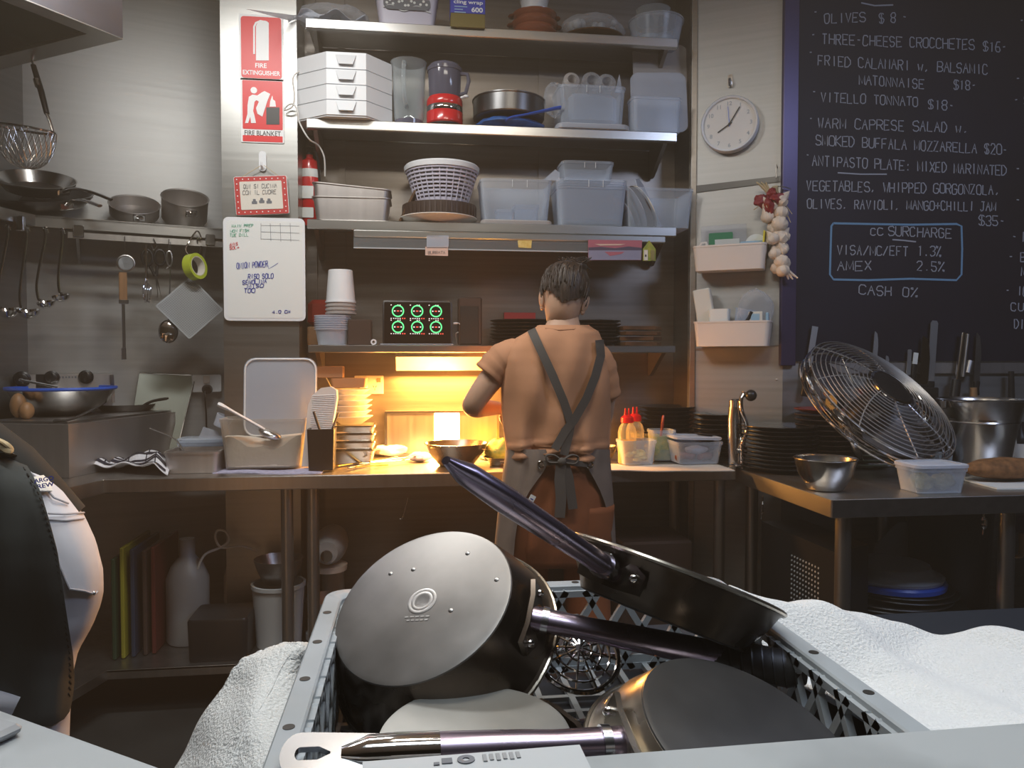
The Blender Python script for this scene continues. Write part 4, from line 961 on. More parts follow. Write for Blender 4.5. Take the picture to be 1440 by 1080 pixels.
# clock
c = onRC(1027, 177, .004); e = onRC(1067, 177, .004); s_ = onRC(1027, 217, .004)
rx = (e - c).length; rz = abs(c.z - s_.z); rr_ = (rx + rz) / 2
TC = frame(c, rc_d, rc_n)
t = thing('wall_clock', 'round white wall clock on the splayed steel panel', 'clock')
mb = MB(); mb.lathe([(rr_ * .96, 0), (rr_, .004), (rr_, .034), (rr_ * .97, .04), (rr_ * .91, .036), (rr_ * .90, .024)], 56, T=TC); mb.build('rim', 'white_plastic', t)
mb = MB(); mb.lathe([(.0, .022), (rr_ * .91, .022), (rr_ * .91, .026), (.0, .026)], 48, T=TC); fc = mb.build('face', 'clock_face', t)
for k in range(1, 13):
    a = R(90 - 30 * k); q = rr_ * .74
    body = str(k)
    text(body, 'mesh_grey', t, TC @ Matrix.Translation((q * math.cos(a), q * math.sin(a) - .009, .0265)), height=.018, align='CENTER', name='numeral', bold=.02)
def hand(ang, ln, w, m, nm, z):
    mb = MB(); mb.box((0, ln / 2 - .012, 0), (w, ln, .0012), T=TC @ Matrix.Translation((0, 0, z)) @ Matrix.Rotation(R(-ang), 4, 'Z')); mb.build(nm, m, t)
hand(237, .072, .006, 'black_plastic', 'hour_hand', .029); hand(32, .095, .005, 'black_plastic', 'minute_hand', .0305); hand(-5, .09, .0022, 'blue_plastic', 'second_hand', .032)
mb = MB(); mb.cyl(TC @ Vector((0, 0, .026)), TC @ Vector((0, 0, .034)), .005, n=12); mb.build('hub', 'black_plastic', t)
a = onRC(1027, 112, .0); mb = MB(); mb.tube([a, a + rc_n * .02 - Vector((0, 0, .004)), a + rc_n * .026 - Vector((0, 0, .02)), a + rc_n * .02 - Vector((0, 0, .032))], .006, 8); mb.rr([(.022, .06, .008, 0), (.022, .06, .008, .006)], T=rcframe(a + Vector((0, 0, -.008)))); solo('wall_hook', mb, 'steel', 'small steel hook on the panel above the clock', 'hook')
# screws and seams of the panel
mb = MB(); mb.loft([[onRC(x, y, o) for x, y in ((970, 262), (1100, 247), (1100, 255), (970, 272))] for o in (.001, .005)], cap0=True, cap1=True); struct('shadow_gap_strip', mb, 'dark_tin')  # dark strip put in for the shadow gap below the clock
mb = MB(); mb.loft([[onRC(x, y, o) for x, y in ((972, 490), (1098, 485), (1098, 487), (972, 492.5))] for o in (.001, .004)], cap0=True, cap1=True); struct('trim_4', mb, 'dull_steel')
for i, (x, y) in enumerate(((967.6, 249), (979, 285), (974, 532), (1092, 534))):
    if i == 0: x = 978
    p = onRC(x, y, .0005); mb = MB(); mb.lathe([(.004, 0), (.004, .002), (.002, .003)], 12, T=rcframe(p)); solo('panel_screw', mb, 'dull_steel', 'small dark screw in the splayed panel, %s' % ('left of the clock\'s lower edge', 'above the upper tray\'s left end', 'below the lower tray\'s left end', 'below the lower tray\'s right end')[i], 'screw', group='panel screws')
# wall trays
def wall_tray(lb, x0, x1, y0a, y0b, y1a, y1b, dep):
    A = onRC(x0, y0a, dep); B = onRC(x1, y0b, dep); Cc = onRC(x0 + 6, y1a, dep)
    w = (B - A).xy.length; h = A.z - Cc.z
    org = (A + B) / 2 - rc_n * (dep / 2); org.z = min(A.z, B.z) - h
    T = frame(org, rc_d, (0, 0, 1))
    t = thing('wall_tray', lb, 'tray', T=T)
    mb = MB(); mb.rr([(w * .92, dep * .86, .018, 0), (w * .985, dep * .97, .022, h * .93), (w, dep, .024, h * .93), (w, dep, .024, h), (w * .96, dep * .92, .02, h), (w * .9, dep * .82, .016, .003)])
    mb.build('bin', 'cream_plastic', t)
    mb = MB(); mb.box((0, dep / 2 - .004, h * .7), (w * .5, .008, h * .5)); mb.build('wall_plate', 'cream_plastic', t)
    return T, w, h
T1, w1, h1_ = wall_tray('upper cream wall tray holding cards and papers, beside the garlic', 973, 1078, 346, 337, 381, 377, .12)
T2, w2, h2_ = wall_tray('lower cream wall tray holding cups and a plastic bag', 974, 1084, 452, 450, 487, 485, .12)
def in_tray(T, x, y, z): return T @ Matrix.Translation((x, y, z))
mb = MB(); mb.rr([(.105, .10, .006, 0), (.105, .10, .006, .003)], T=FACE @ Matrix.Translation((0, .05, 0))); t = solo('green_card', mb, 'green_card', 'dark green card standing in the upper wall tray', 'card', T=in_tray(T1, -.045, .02, .075))
text('PASS', 'label_white', t, FACE @ Matrix.Rotation(PI / 2, 4, 'Z') @ Matrix.Translation((.012, .036, .0035)), height=.010, name='lettering')
mb = MB(); mb.rr([(.20, .15, .006, 0), (.20, .15, .006, .003)], T=FACE @ Matrix.Translation((0, .075, 0))); solo('clear_wallet', mb, 'film', 'large clear plastic wallet behind the green card', 'wallet', T=in_tray(T1, -.035, .032, .06))
mb = MB(); mb.box((0, 0, .045), (.105, .004, .09), rot=(.3, 0, .05)); solo('white_envelope', mb, 'label_white', 'white envelope leaning in front of the green card', 'envelope', T=in_tray(T1, -.012, -.012, .05))
mb = MB(); mb.box((0, 0, .05), (.10, .03, .10), bev=.006); solo('blue_packet', mb, 'light_blue', 'pale blue packet in the upper wall tray', 'packet', T=in_tray(T1, .09, -.005, .025))
mb = MB(); mb.box((0, 0, .05), (.006, .07, .13), rot=(0, .06, 0)); solo('yellow_folder', mb, 'yellow', 'thin yellow folder at the right end of the upper wall tray', 'folder', T=in_tray(T1, .142, .0, .05))
mb = MB(); mb.lathe([(.0, 0), (.046, 0), (.046, .003), (.0, .003)], 28, T=FACE); solo('white_disc', mb, 'label_white', 'white round disc standing behind the yellow folder', 'disc', T=in_tray(T1, .105, .03, .115))
mb = MB(); mb.tube([(0, 0, 0), (0, 0, .04), (.012, 0, .06), (.03, 0, .062), (.036, 0, .04)], .008, 8); solo('plastic_clip', mb, 'cream_plastic', 'hooked cream plastic clip at the left end of the upper wall tray', 'clip', T=in_tray(T1, -w1 / 2 + .022, 0, .068))
mb = MB(); mb.box((0, 0, .0), (.09, .03, .006), rot=(0, 0, .1)); solo('blue_slip', mb, 'light_blue', 'light blue slip lying at the left of the upper wall tray', 'slip', T=in_tray(T1, -.09, -.02, .103))
# lower tray contents
mb = MB(); mb.box((0, 0, .12), (.075, .05, .24), bev=.004); mb.box((.03, -.001, .21), (.004, .052, .04)); solo('paper_bundle', mb, 'paper', 'tall leaning bundle of cream napkins at the left of the lower wall tray', 'napkins', T=in_tray(T2, -.10, .0, .02) @ Matrix.Rotation(R(-9), 4, 'Y'))
mb = MB(); mb.rr([(.078, .06, .01, 0), (.09, .07, .012, .13), (.09, .07, .012, .135)]); solo('white_block', mb, 'label_white', 'short white block of paper sleeves in front of the cream napkins', 'paper', T=in_tray(T2, -.055, -.02, .03))
mb = MB(); mb.lathe([(.03, 0), (.042, .11), (.045, .11), (.045, .115), (.039, .115), (.028, .003)], 24); solo('clear_cup', mb, 'clear_plastic', 'clear plastic cup tilted in the middle of the lower wall tray', 'cup', T=in_tray(T2, .035, -.01, .05) @ Matrix.Rotation(R(10), 4, 'Y'))
mb = MB(); blob(mb, (0, 0, .10), (.075, .045, .09), 41, .07); solo('clear_bag', mb, 'film', 'puffy clear plastic bag at the right of the lower wall tray', 'bag', T=in_tray(T2, .095, .012, .06))
t = thing('carton', 'small cream carton with a printed panel in front of the clear bag', 'carton', T=in_tray(T2, .10, -.032, .04))
mb = MB(); mb.box((0, 0, .06), (.06, .025, .10), bev=.002); mb.build('box', 'paper', t)
mb = MB(); mb.box((0, -.0135, .075), (.036, .002, .05)); mb.build('printed_panel', 'light_blue', t)
mb = MB(); mb.box((0, 0, .05), (.012, .03, .10), bev=.002); solo('blue_carton', mb, 'light_blue', 'slim blue white carton at the right end of the lower wall tray', 'carton', T=in_tray(T2, .148, -.02, .045))
mb = MB(); mb.tube([(0, 0, 0), (.03, 0, .045), (.04, 0, .07)], .008, 6); solo('marker', mb, 'black_plastic', 'black marker leaning against the clear cup', 'marker', T=in_tray(T2, .045, -.042, .08))
# garlic braid
t = thing('garlic_braid', 'hanging braid of garlic bulbs with a red ribbon between the tray and chalkboard', 'garlic')
def gp(x, y, o=.07): return onRC(x, y, o)
BUL = [(1098, 282, 9), (1086, 289, 8), (1078, 288, 7), (1098, 299, 9), (1084, 306, 9), (1079, 305, 8), (1096, 315, 10), (1088, 321, 8), (1100, 316, 7), (1097, 334, 10), (1087, 336, 8), (1103, 333, 7), (1098, 350, 9), (1090, 357, 8), (1101, 351, 7), (1099, 368, 9), (1103, 371, 8), (1093, 377, 8), (1101, 381, 8)]
rnd = random.Random(5)
for i, (x, y, r) in enumerate(BUL):
    p = gp(x, y, .045 + rnd.uniform(0, .035)); rad = 1.15 * r * (p - EYEV).dot(_f) / FPX
    mb = MB(); rings = []; ph = rnd.uniform(0, 6)
    for k in range(11):
        v = -PI / 2 + PI * k / 10; q = max(math.cos(v), .03)
        rings.append([Vector((rad * q * (1 + .07 * math.cos(8 * u + ph)) * math.cos(u), rad * q * (1 + .07 * math.cos(8 * u + ph)) * math.sin(u), rad * .86 * math.sin(v) + (rad * .4 if k >= 9 else 0) * (k - 8))) for u in [2 * PI * j / 24 for j in range(24)]])
    T = Matrix.Translation(p) @ Euler((rnd.uniform(-.9, .5), rnd.uniform(-.8, .8), 0)).to_matrix().to_4x4()
    mb.loft(rings, T, cap0=True, cap1=True); mb.build('bulb', 'garlic', t)
mb = MB(); mb.tube(smooth([gp(1090, 262), gp(1092, 290, .035), gp(1095, 330, .035), gp(1100, 370, .04), gp(1107, 382, .05)]), .013, 8); mb.build('plait', 'straw', t)
mb = MB()
for dx, dy in ((0, 0), (5, 4), (2, 8), (-4, 8), (9, 6)): mb.tube([gp(1104, 378, .055), gp(1113 + dx, 385 + dy, .06)], [.011, .003], 6)
mb.build('root_end', 'garlic', t)
mb = MB()
for k in range(9): mb.tube([gp(1083 + k % 3, 275, .05), gp(1064 + k * 1.6, 256 + (k % 4), .06 + .004 * (k % 3))], [.006, .0028], 6)
for k in range(8): mb.tube([gp(1090, 268, .05), gp(1100 + k * 2.0, 300 + (k * 5) % 17, .055)], [.003, .0016], 5)
mb.tube([gp(1092, 272, .05), gp(1060, 295, .06)], .002, 5)
mb.build('stalks', 'straw', t)
mb = MB()
for cx, cy, rx_, rz_, rot in ((1072, 283, .034, .026, .3), (1083, 287, .03, .036, -.2), (1094, 279, .034, .02, -.5), (1086, 272, .02, .02, 0)):
    blob(mb, gp(cx, cy, .085), (rx_, .018, rz_), cx, .30, 26, 14)
mb.build('ribbon_bow', 'red_ribbon', t)
mb = MB(); a = onRC(1093, 235, 0); mb.tube([a, a + rc_n * .05, a + rc_n * .055 - Vector((0, 0, .06))], .0025, 6); mb.tube([onRC(1093, 262, .06), gp(1089, 275, .06)], .002, 5); mb.tube([onRC(1093, 262, .055), onRC(1104, 263, .05), onRC(1112, 266, .03)], .002, 5); mb.build('wire_hook', 'dull_steel', t)

# ------------------------------------------------------------------ left shelf: pans and hanging tools
def onL(x, y, off=0.0): return onP(x, y, Ff + lp_n * off, lp_n)
def saucepan(lb, x, yr, rpx, rim_y0, off, hbase, r, hdir, hl=.16, loop=False):
    p = onL(x, yr, off); tq = R(33)
    t = thing('saucepan', lb, 'saucepan', T=Matrix.Translation((p.x, p.y, SZL + .002 + r * .96 * math.sin(tq))) @ Matrix.Rotation(math.atan2(lp_d.y, lp_d.x), 4, 'Z') @ Matrix.Rotation(tq, 4, 'X'))
    mb = MB(); mb.lathe([(r * .94, 0), (r * .98, .006), (r, hbase), (r * 1.04, hbase + .004), (r * 1.03, hbase + .006), (r * .97, hbase + .002), (r * .95, .008), (.01, .006)], 44); mb.build('pot', 'griddle_steel', t)
    d = Vector((*hdir, 0)).normalized(); sd = Vector((-d.y, d.x, 0))
    mb = MB(); b = d * r + Vector((0, 0, hbase * .72))
    mb.box(b + d * .003, (.008, .05, .03), rot=(0, 0, math.atan2(d.y, d.x)), bev=.003)
    if loop: mb.tube(smooth([b - sd * .03, b + d * .03 - sd * .03, b + d * .045, b + d * .03 + sd * .03, b + sd * .03]), .006, 8, flat=.7)
    else: mb.tube(smooth([b, b + d * .04 + Vector((0, 0, .012)), b + d * hl * .6 + Vector((0, 0, .02)), b + d * hl + Vector((0, 0, .016))]), [.010] * 7 + [.009] * 6 + [.011] * 6, 10, flat=.5)
    mb.build('handle', 'chrome', t); return t
saucepan('tall steel saucepan at the right end of the corner shelf', 259, 290, 36, 265, -.15, .105, .100, (.20, -1), .06)
saucepan('low steel saucepan left of the tall one on the corner shelf', 189, 290, 36, 280, -.15, .050, .104, (.15, -1), .045)
def frypan(lb, x, y, off, r, hdir, tilt, z0, m='dark_tin'):
    p = onL(x, y, off); T = Matrix.Translation((p.x, p.y, SZL + z0)) @ Euler(tilt).to_matrix().to_4x4()
    t = thing('frying_pan', lb, 'frying pan', T=T)
    mb = MB(); mb.lathe([(r * .72, 0), (r * .78, .003), (r * .98, .042), (r, .05), (r * 1.01, .053), (r * .97, .053), (r * .76, .008), (.01, .006)], 48); mb.build('pan', m, t)
    d = Vector((*hdir, 0)).normalized(); b = d * r * .96 + Vector((0, 0, .036))
    mb = MB(); mb.tube(smooth([b, b + d * .05 + Vector((0, 0, .025)), b + d * .14 + Vector((0, 0, .035)), b + d * .24 + Vector((0, 0, .03))]), [.011] * 19, 10, flat=.55); mb.build('handle', 'chrome', t)
    mb = MB(); mb.box(b - d * .004 + Vector((0, 0, -.004)), (.012, .06, .035), rot=(0, 0, math.atan2(d.y, d.x)), bev=.004); mb.build('bracket', 'chrome', t)
frypan('large steel frying pan at the bottom of the pile on the corner shelf', 60, 290, -.14, .20, (.75, -.6), (R(20), R(2), 0), .062)
frypan('bright steel frying pan stacked on the large one on the corner shelf', 52, 276, -.10, .15, (.9, -.35), (R(24), R(10), 0), .12, 'steel')
# ladles and hanging tools
def hang(x, ytop, off): return onL(x, ytop, off)
def ladle(lb, x, yb, ln, r, x2=0, m='steel', off=.025, dirx=.06):
    b = onL(x, yb, off); top = Vector((onL(x + x2, 300, off).x, onL(x + x2, 300, off).y, RZ + .012))
    t = thing('ladle', lb, 'ladle')
    mb = MB(); mb.tube(smooth([top + Vector((0, .02, .006)), top + Vector((0, .008, .022)), top + Vector((0, -.008, .016)), top + Vector((0, -.004, -.03)), b + Vector((-.012, 0, .09)), b + Vector((-.01, 0, .02)), b + Vector((.0, 0, .008))]), .0055, 8, flat=.7); mb.build('handle', m, t)
    mb = MB(); T = Matrix.Translation(b + Vector((dirx * .5, -.01, 0))) @ Euler((R(14), R(-6), 0)).to_matrix().to_4x4()
    mb.lathe([(.0, -r * .72), (r * .4, -r * .66), (r * .8, -r * .38), (r, 0), (r * 1.04, .002), (r * .97, .002), (r * .76, -r * .34), (.0, -r * .66)], 28, T=T); mb.build('bowl', 'chrome', t)
ladle('steel ladle hanging at the far left edge of the utensil rail', 2, 436, 1, .046, 8)
ladle('second steel ladle from the left on the utensil rail', 33, 438, 1, .042, 4, dirx=.05)
ladle('third steel ladle from the left, hanging slightly higher', 57, 425, 1, .036, 6, dirx=.05)
ladle('small steel ladle fourth from the left on the utensil rail', 87, 416, 1, .036, 0, dirx=-.0)
YH = .018
# small strainer
t = thing('tea_strainer', 'small round strainer with a flat wooden handle hanging from the rail', 'strainer')
c = onL(177, 370, YH); mb = MB(); mb.tube([c + Vector((lp_d.x * .033 * math.cos(a), lp_d.y * .033 * math.cos(a), .033 * math.sin(a))) for a in [2 * PI * k / 28 for k in range(28)]], .004, 6, closed=True); mb.build('ring', 'dull_steel', t)
mb = MB(); mb.lathe([(.032, 0), (.02, -.012), (.0, -.016), (.0, -.018), (.022, -.014), (.034, 0)], 20, T=frame(c, lp_d, lp_n)); mb.build('mesh_bowl', 'mesh_grey', t)
mb = MB(); a = onL(173, 383, YH); b = onL(173, 424, YH); mb.box((a + b) / 2, (.032, .008, a.z - b.z), rot=(0, 0, .35), bev=.002); mb.build('handle', 'wood', t)
mb = MB(); a = onL(176, 361, YH); mb.tube([a, a + Vector((0, 0, .03)), Vector((a.x, a.y, RZ + .02))], .002, 6); mb.build('hook', 'chrome', t)
# long thin spoon
t = thing('long_spoon', 'long narrow steel spatula hanging below the small strainer', 'spatula')
a = onL(174, 427, YH + .004); b = onL(174, 504, YH + .004); mb = MB(); mb.box((a + b) / 2, (.013, .004, a.z - b.z), rot=(0, 0, .35), bev=.001); mb.box(b + Vector((0, 0, .02)), (.019, .006, .05), rot=(0, 0, .35), bev=.002); mb.box(a + Vector((0, 0, .008)), (.038, .007, .018), rot=(0, 0, .35), bev=.002); mb.build('blade', 'handle_bright', t)
# whisk
t = thing('whisk', 'small wire whisk hanging left of the black scissors', 'whisk')
a = onL(206, 392, YH); b = onL(206, 425, YH)
mb = MB()
for k in range(6):
    u = k * PI / 6; pts = []
    for q in range(17):
        v = PI * q / 16 ; rad = .018 * math.sin(v * 1.0) ** .7 if 0 < q < 16 else .002
        side = math.cos(u); sidey = math.sin(u)
        s_ = -1 if q < 8 else 1
        h = abs(q - 8) / 8
        rr2 = .018 * math.sin(min(1, (1 - h) * 1.25 + .0) * PI * .75) if h < 1 else .003
        pts.append(Vector((a.x + s_ * rr2 * side, a.y + s_ * rr2 * sidey, b.z + (a.z - b.z) * h)))
    mb.tube(pts, .0011, 5)
mb.build('wires', 'chrome', t)
mb = MB(); mb.tube([a, Vector((a.x, a.y, RZ - .01))], .006, 8); mb.build('handle', 'chrome', t)
# scissors
t = thing('scissors', 'black handled kitchen scissors hanging beside the whisk', 'scissors')
mb = MB()
for x, s_ in ((207, 1), (225, -1)):
    c = onL(x, 362, YH - .006); mb.tube([c + Vector((lp_d.x * .021 * math.cos(a), lp_d.y * .021 * math.cos(a), .034 * math.sin(a))) for a in [2 * PI * k / 24 for k in range(24)]], .006, 8, closed=True)
    mb.tube([onL(x + 4 * s_, 374, YH - .006), onL(219 - s_, 388, YH - .006)], .007, 8)
mb.build('handles', 'black_plastic', t)
mb = MB()
for x in (222, 227):
    mb.tube([onL(219, 386, YH - .006), onL(x, 418, YH - .006)], [.009, .002], 6, flat=.3)
mb.build('blades', 'dull_steel', t)
mb = MB(); a = onL(216, 352, YH); mb.tube([onL(213, 345, YH), a, onL(221, 346, YH), Vector((a.x, a.y, RZ + .02))], .002, 6); mb.build('hook', 'chrome', t)
mb = MB(); c = onL(238, 364, YH + .0)
mb.tube([c + Vector((lp_d.x * .011 * math.cos(a), lp_d.y * .011 * math.cos(a), .034 * math.sin(a))) for a in [2 * PI * k / 20 for k in range(20)]], .004, 6, closed=True); mb.tube([c + Vector((0, 0, .03)), Vector((c.x, c.y, RZ + .02))], .002, 5)
mb.tube([c - Vector((0, 0, .03)), onL(234, 378, YH)], .003, 5); solo('steel_loop', mb, 'dull_steel', 'narrow steel loop hanging right of the scissors', 'tool')
# mat, tape, big hook, spoon
t = thing('mesh_mat', 'grey square woven mat hanging by one corner from the tape roll', 'mat')
cm = onL(267, 433, -.004 + .02); hs = abs(onL(220, 433, 0.016).x - onL(314, 433, 0.016).x) / 2 / lp_d.x * 1.0
MT = frame(cm, lp_d + Vector((0, 0, 0.94)), lp_n)
sd = hs * 2 / math.sqrt(2) * .98
mb = MB(); nn = 24
mb.bx(-sd / 2, sd / 2, -sd / 2, sd / 2, 0, .0025, T=MT); mb.build('backing', 'grey_plastic', t)
mb = MB()
for k in range(nn + 1):
    q = -sd / 2 + sd * k / nn; e_ = .0035 if k in (0, nn) else .0016
    mb.bx(q - e_, q + e_, -sd / 2, sd / 2, .0025, .0055, T=MT); mb.bx(-sd / 2, sd / 2, q - e_, q + e_, .0025, .0050, T=MT)
mb.build('weave', 'mesh_grey', t)
t = thing('tape_roll', 'lime green roll of masking tape hanging on a long hook from the rail', 'tape')
c = onL(274, 375, .05); TT2 = frame(c, (lp_d + Vector((0, 0, -.25))), lp_n * .62 + lp_d * .62 + Vector((0, 0, .12)))
mb = MB(); mb.lathe([(.044, -.019), (.058, -.019), (.058, .019), (.044, .019)], 40, T=TT2, closed=True); mb.build('tape', 'tape_green', t)
mb = MB(); mb.lathe([(.0405, -.0185), (.0438, -.0185), (.0438, .0185), (.0405, .0185)], 40, T=TT2, closed=True); mb.build('core', 'paper', t)
mb = MB(); a = Vector((onL(279, 316, .02).x, onL(279, 316, .02).y, RZ + .03)); mb.tube(smooth([a + Vector((-.008, .01, -.02)), a + Vector((-.004, .0, .004)), a + Vector((.012, -.006, .004)), onL(277, 325, .03), onL(266, 340, .035), onL(261, 352, .045), onL(268, 362, .05)]), .0038, 8); mb.tube([onL(283, 346, .05), onL(281, 356, .05)], .003, 6); solo('long_hook', mb, 'chrome', 'long bent steel hook on the rail carrying the tape roll', 'hook')
t = thing('spoon', 'shiny steel serving spoon hanging behind the woven mat', 'spoon')
c = onL(237, 466, .004); mb = MB(); mb.lathe([(.0, 0), (.5, .02), (.86, .12), (1, .30), (.96, .30), (.8, .14), (.0, .05)], 28, T=frame(c + lp_n * .004, lp_d, -lp_n) @ Matrix.Diagonal((.041, .052, .06, 1))); mb.build('bowl', 'chrome', t)
mb = MB(); a = onL(237, 452, .004); mb.tube([a, onL(239, 400, .004), Vector((onL(240, 340, .006).x, onL(240, 340, .006).y, RZ + .01))], [.008, .005, .005], 8, flat=.5); mb.build('handle', 'steel', t)
# round sieve hanging from hood lip
t = thing('fry_sieve', 'round wire sieve with a black handle hanging from the hood lip', 'sieve')
hk = hp(.60, .04, 0.0); dd = hk - EYEV; D0 = dd.dot(_f) - .03
A = onD(41, 68, D0); B = onD(47, 92, D0); Cq = onD(69, 165, D0); E_ = onD(68, 172, D0)
mb = MB(); mb.tube([hk + Vector((0, .0, .010)), A, B], .003, 6); mb.tube([onD(37, 68, D0), B], .003, 6); mb.build('hanging_loop', 'chrome', t)
mb = MB(); mb.tube([B, (B + Cq) / 2, onD(66, 160, D0)], [.0125, .0145, .0125], 12, flat=.7); hd = mb.build('handle', 'black_plastic', t)
mb = MB(); mb.tube([onD(51.5, 112, D0 - .002), onD(54.5, 122, D0 - .002)], .0155, 12, flat=.72); mb.build('handle_collar', 'steel', hd)
rc = (onD(0, 187, D0) + onD(74, 176, D0)) / 2; ax = (onD(74, 176, D0) - onD(0, 187, D0)); rs = ax.length / 2
TS = frame(rc, ax, Vector((0, 0, 1)) + ax.normalized() * .12 + _f * -.12)
mb = MB(); mb.tube([TS @ Vector((rs * math.cos(a), rs * math.sin(a), 0)) for a in [2 * PI * k / 40 for k in range(40)]], .0045, 8, closed=True); mb.build('rim', 'chrome', t)
mb = MB(); mb.tube([onD(65, 158, D0), onD(70, 170, D0), TS @ Vector((rs, 0, 0))], [.011, .011, .008], 10, flat=.5); mb.build('neck', 'steel', t)
mb = MB(); dp = rs * 1.45
for k in range(26):
    u = 2 * PI * k / 26; mb.tube([TS @ Vector((rs * math.cos(v) ** .75 * math.cos(u + .5 * v), rs * math.cos(v) ** .75 * math.sin(u + .5 * v), -dp * math.sin(v))) for v in [PI / 2 * q / 9 * .985 for q in range(10)]], .0011, 4)
    mb.tube([TS @ Vector((rs * math.cos(v) ** .75 * math.cos(u - .5 * v), rs * math.cos(v) ** .75 * math.sin(u - .5 * v), -dp * math.sin(v))) for v in [PI / 2 * q / 9 * .985 for q in range(10)]], .0011, 4)
mb.build('wire_basket', 'steel', t)

# ------------------------------------------------------------------ left bench
# griddle box
t = thing('griddle', 'large steel griddle box on the corner bench at far left', 'griddle')
G0 = Vector((-1.292, 3.10, 0)); G1 = Vector((-1.10, 3.78, 0)); gd = (G1 - G0).normalized(); gn_ = Vector((-gd.y, gd.x, 0))
G1 = G0 + gd * .70
q = [G0, G1, G1 + gn_ * .06, Vector((-1.60, 3.675, 0)), G0 + gn_ * .36]
GZ = 1.112
mb = MB(); mb.loft([[(v.x, v.y, zz) for v in q] for zz in (BZ + .001, GZ)], cap0=True, cap1=True); mb.build('body', 'griddle_steel', t, ang=20)
mb = MB(); mb.loft([[(v.x, v.y, zz) for v in (G0 + gn_ * .012 + gd * .012, G1 + gn_ * .012 - gd * .012, G1 + gn_ * .055 - gd * .012, Vector((-1.585, 3.66, 0)), G0 + gn_ * .35 + gd * .012)] for zz in (GZ, GZ + .010)], cap0=True, cap1=True); mb.build('hot_plate', 'dull_steel', t, ang=20)

# knob panel behind the bowl
def onLP(x, y, off): return onP(x, y, LP_A + lp_n * off, lp_n)
t2 = thing('knob_panel', 'steel cooker control panel with black knobs behind the blue rimmed bowl', 'control panel')
a = onLP(-40, 562, .10); b = onLP(158, 527, .10); mb = MB(); mb.loft([[(v.x, v.y, zz) for v in (onLP(22, 550, .10), onLP(158, 550, .10), onLP(158, 550, .02), onLP(34, 550, .02))] for zz in (GZ + .011, onLP(158, 526, .10).z)], cap0=True, cap1=True); mb.build('housing', 'griddle_steel', t2, ang=20)
for x, y, s_ in ((31, 533, 1), (73, 531, .9), (121, 530, .9)):
    p = onLP(x, y, .101); T = frame(p, lp_d, lp_n)
    mb = MB(); mb.lathe([(.034 * s_, 0), (.034 * s_, .008), (.026 * s_, .012), (.024 * s_, .026), (.02 * s_, .028)], 24, T=T); kb = mb.build('knob', 'black_plastic', t2)
    mb = MB(); mb.box((0, 0, .03), (.012, .044, .012), T=T, bev=.003); mb.build('grip', 'black_plastic', kb)
mb = MB()
for k in range(7): mb.box((-.036 + .012 * k, 0, 0), (.007, .009 - .002 * (k % 2), .0008), T=frame(onLP(93, 530.5, .1005), lp_d, lp_n))
mb.build('printed_marks', 'marker_grey', t2)
mb = MB(); mb.bx(-.03, .03, -.03, .03, 0, .004, T=frame(onLP(62, 536, .1005), lp_d, lp_n)); mb.build('display', 'black_plastic', t2)
# bowl with blue rim
pb = onZ(88, 583, GZ + .012); Rb = 70 * (pb - EYEV).dot(_f) / FPX
t = thing('mixing_bowl', 'wide steel mixing bowl with a bright blue rim on the griddle', 'bowl', (pb.x, pb.y, GZ + .0115))
hb = .118
mb = MB(); mb.lathe([(Rb * .42, 0), (Rb * .5, .004), (Rb * .80, hb * .42), (Rb * .95, hb * .92), (Rb * .93, hb * .92), (Rb * .78, hb * .44), (Rb * .45, .01)], 52); mb.build('bowl', 'steel', t)
mb = MB(); mb.lathe([(Rb * .93, hb * .92), (Rb * .97, hb * .90), (Rb * 1.0, hb * .95), (Rb * .99, hb * 1.02), (Rb * .94, hb * 1.01)], 52, closed=True); mb.build('rim', 'blue_plastic', t)
mb = MB(); mb.tube([pb + Vector((-.02, 0, hb)), onD(27, 534, (pb - EYEV).dot(_f) - .1)], [.012, .014], 8, flat=.4); solo('bowl_spatula', mb, 'handle_bright', 'flat steel spatula resting in the blue rimmed bowl', 'spatula')
mb = MB()
# pan handles on the griddle
def bar(name, label, cat, pts, rad, m, flat=.5):
    mb = MB(); mb.tube(smooth(pts, 5), rad, 10, flat=flat); return solo(name, mb, m, label, cat)
dG = (onZ(150, 590, GZ) - EYEV).dot(_f)
pp = onZ(176, 577, GZ + .012)
t = thing('skillet', 'flat dark skillet on the griddle with its handle raised to the right', 'skillet', (pp.x, pp.y, GZ + .0115))
mb = MB(); mb.lathe([(.10, 0), (.105, .002), (.125, .028), (.128, .03), (.122, .03), (.10, .006)], 40); mb.build('pan', 'dull_steel', t)
e1 = onD(236, 560, (pp - EYEV).dot(_f) - .05) - pp - Vector((0, 0, 0)); mb = MB(); mb.tube(smooth([Vector((.10, -.05, .028)), Vector((.10, -.05, .028)).lerp(e1, .4) + Vector((0, 0, .006)), e1]), [.009, .010, .011, .012, .012, .012, .012, .013, .013, .014, .014, .013, .009], 10, flat=.5); mb.build('handle', 'flaky_dark', t)
bar('tongs', 'dark flat tongs lying on the front edge of the griddle', 'tongs', [onZ(78, 596, GZ + .012) + Vector((0, 0, .010)), onZ(105, 588, GZ + .03), onZ(143, 569, GZ + .06)], [.018, .016, .013, .012, .011, .011, .010, .010, .010, .010, .008], 'flaky_dark', .4)
p = onZ(26, 588, GZ + .013); mb = MB(); mb.ball(p + Vector((0, 0, .05)), (.03, .03, .05), 14, 8); mb.ball(p + Vector((.035, -.01, .03)), (.028, .03, .035), 14, 8); solo('wooden_spoon_head', mb, 'wood', 'brown wooden spoon head behind the blue rimmed bowl', 'spoon')
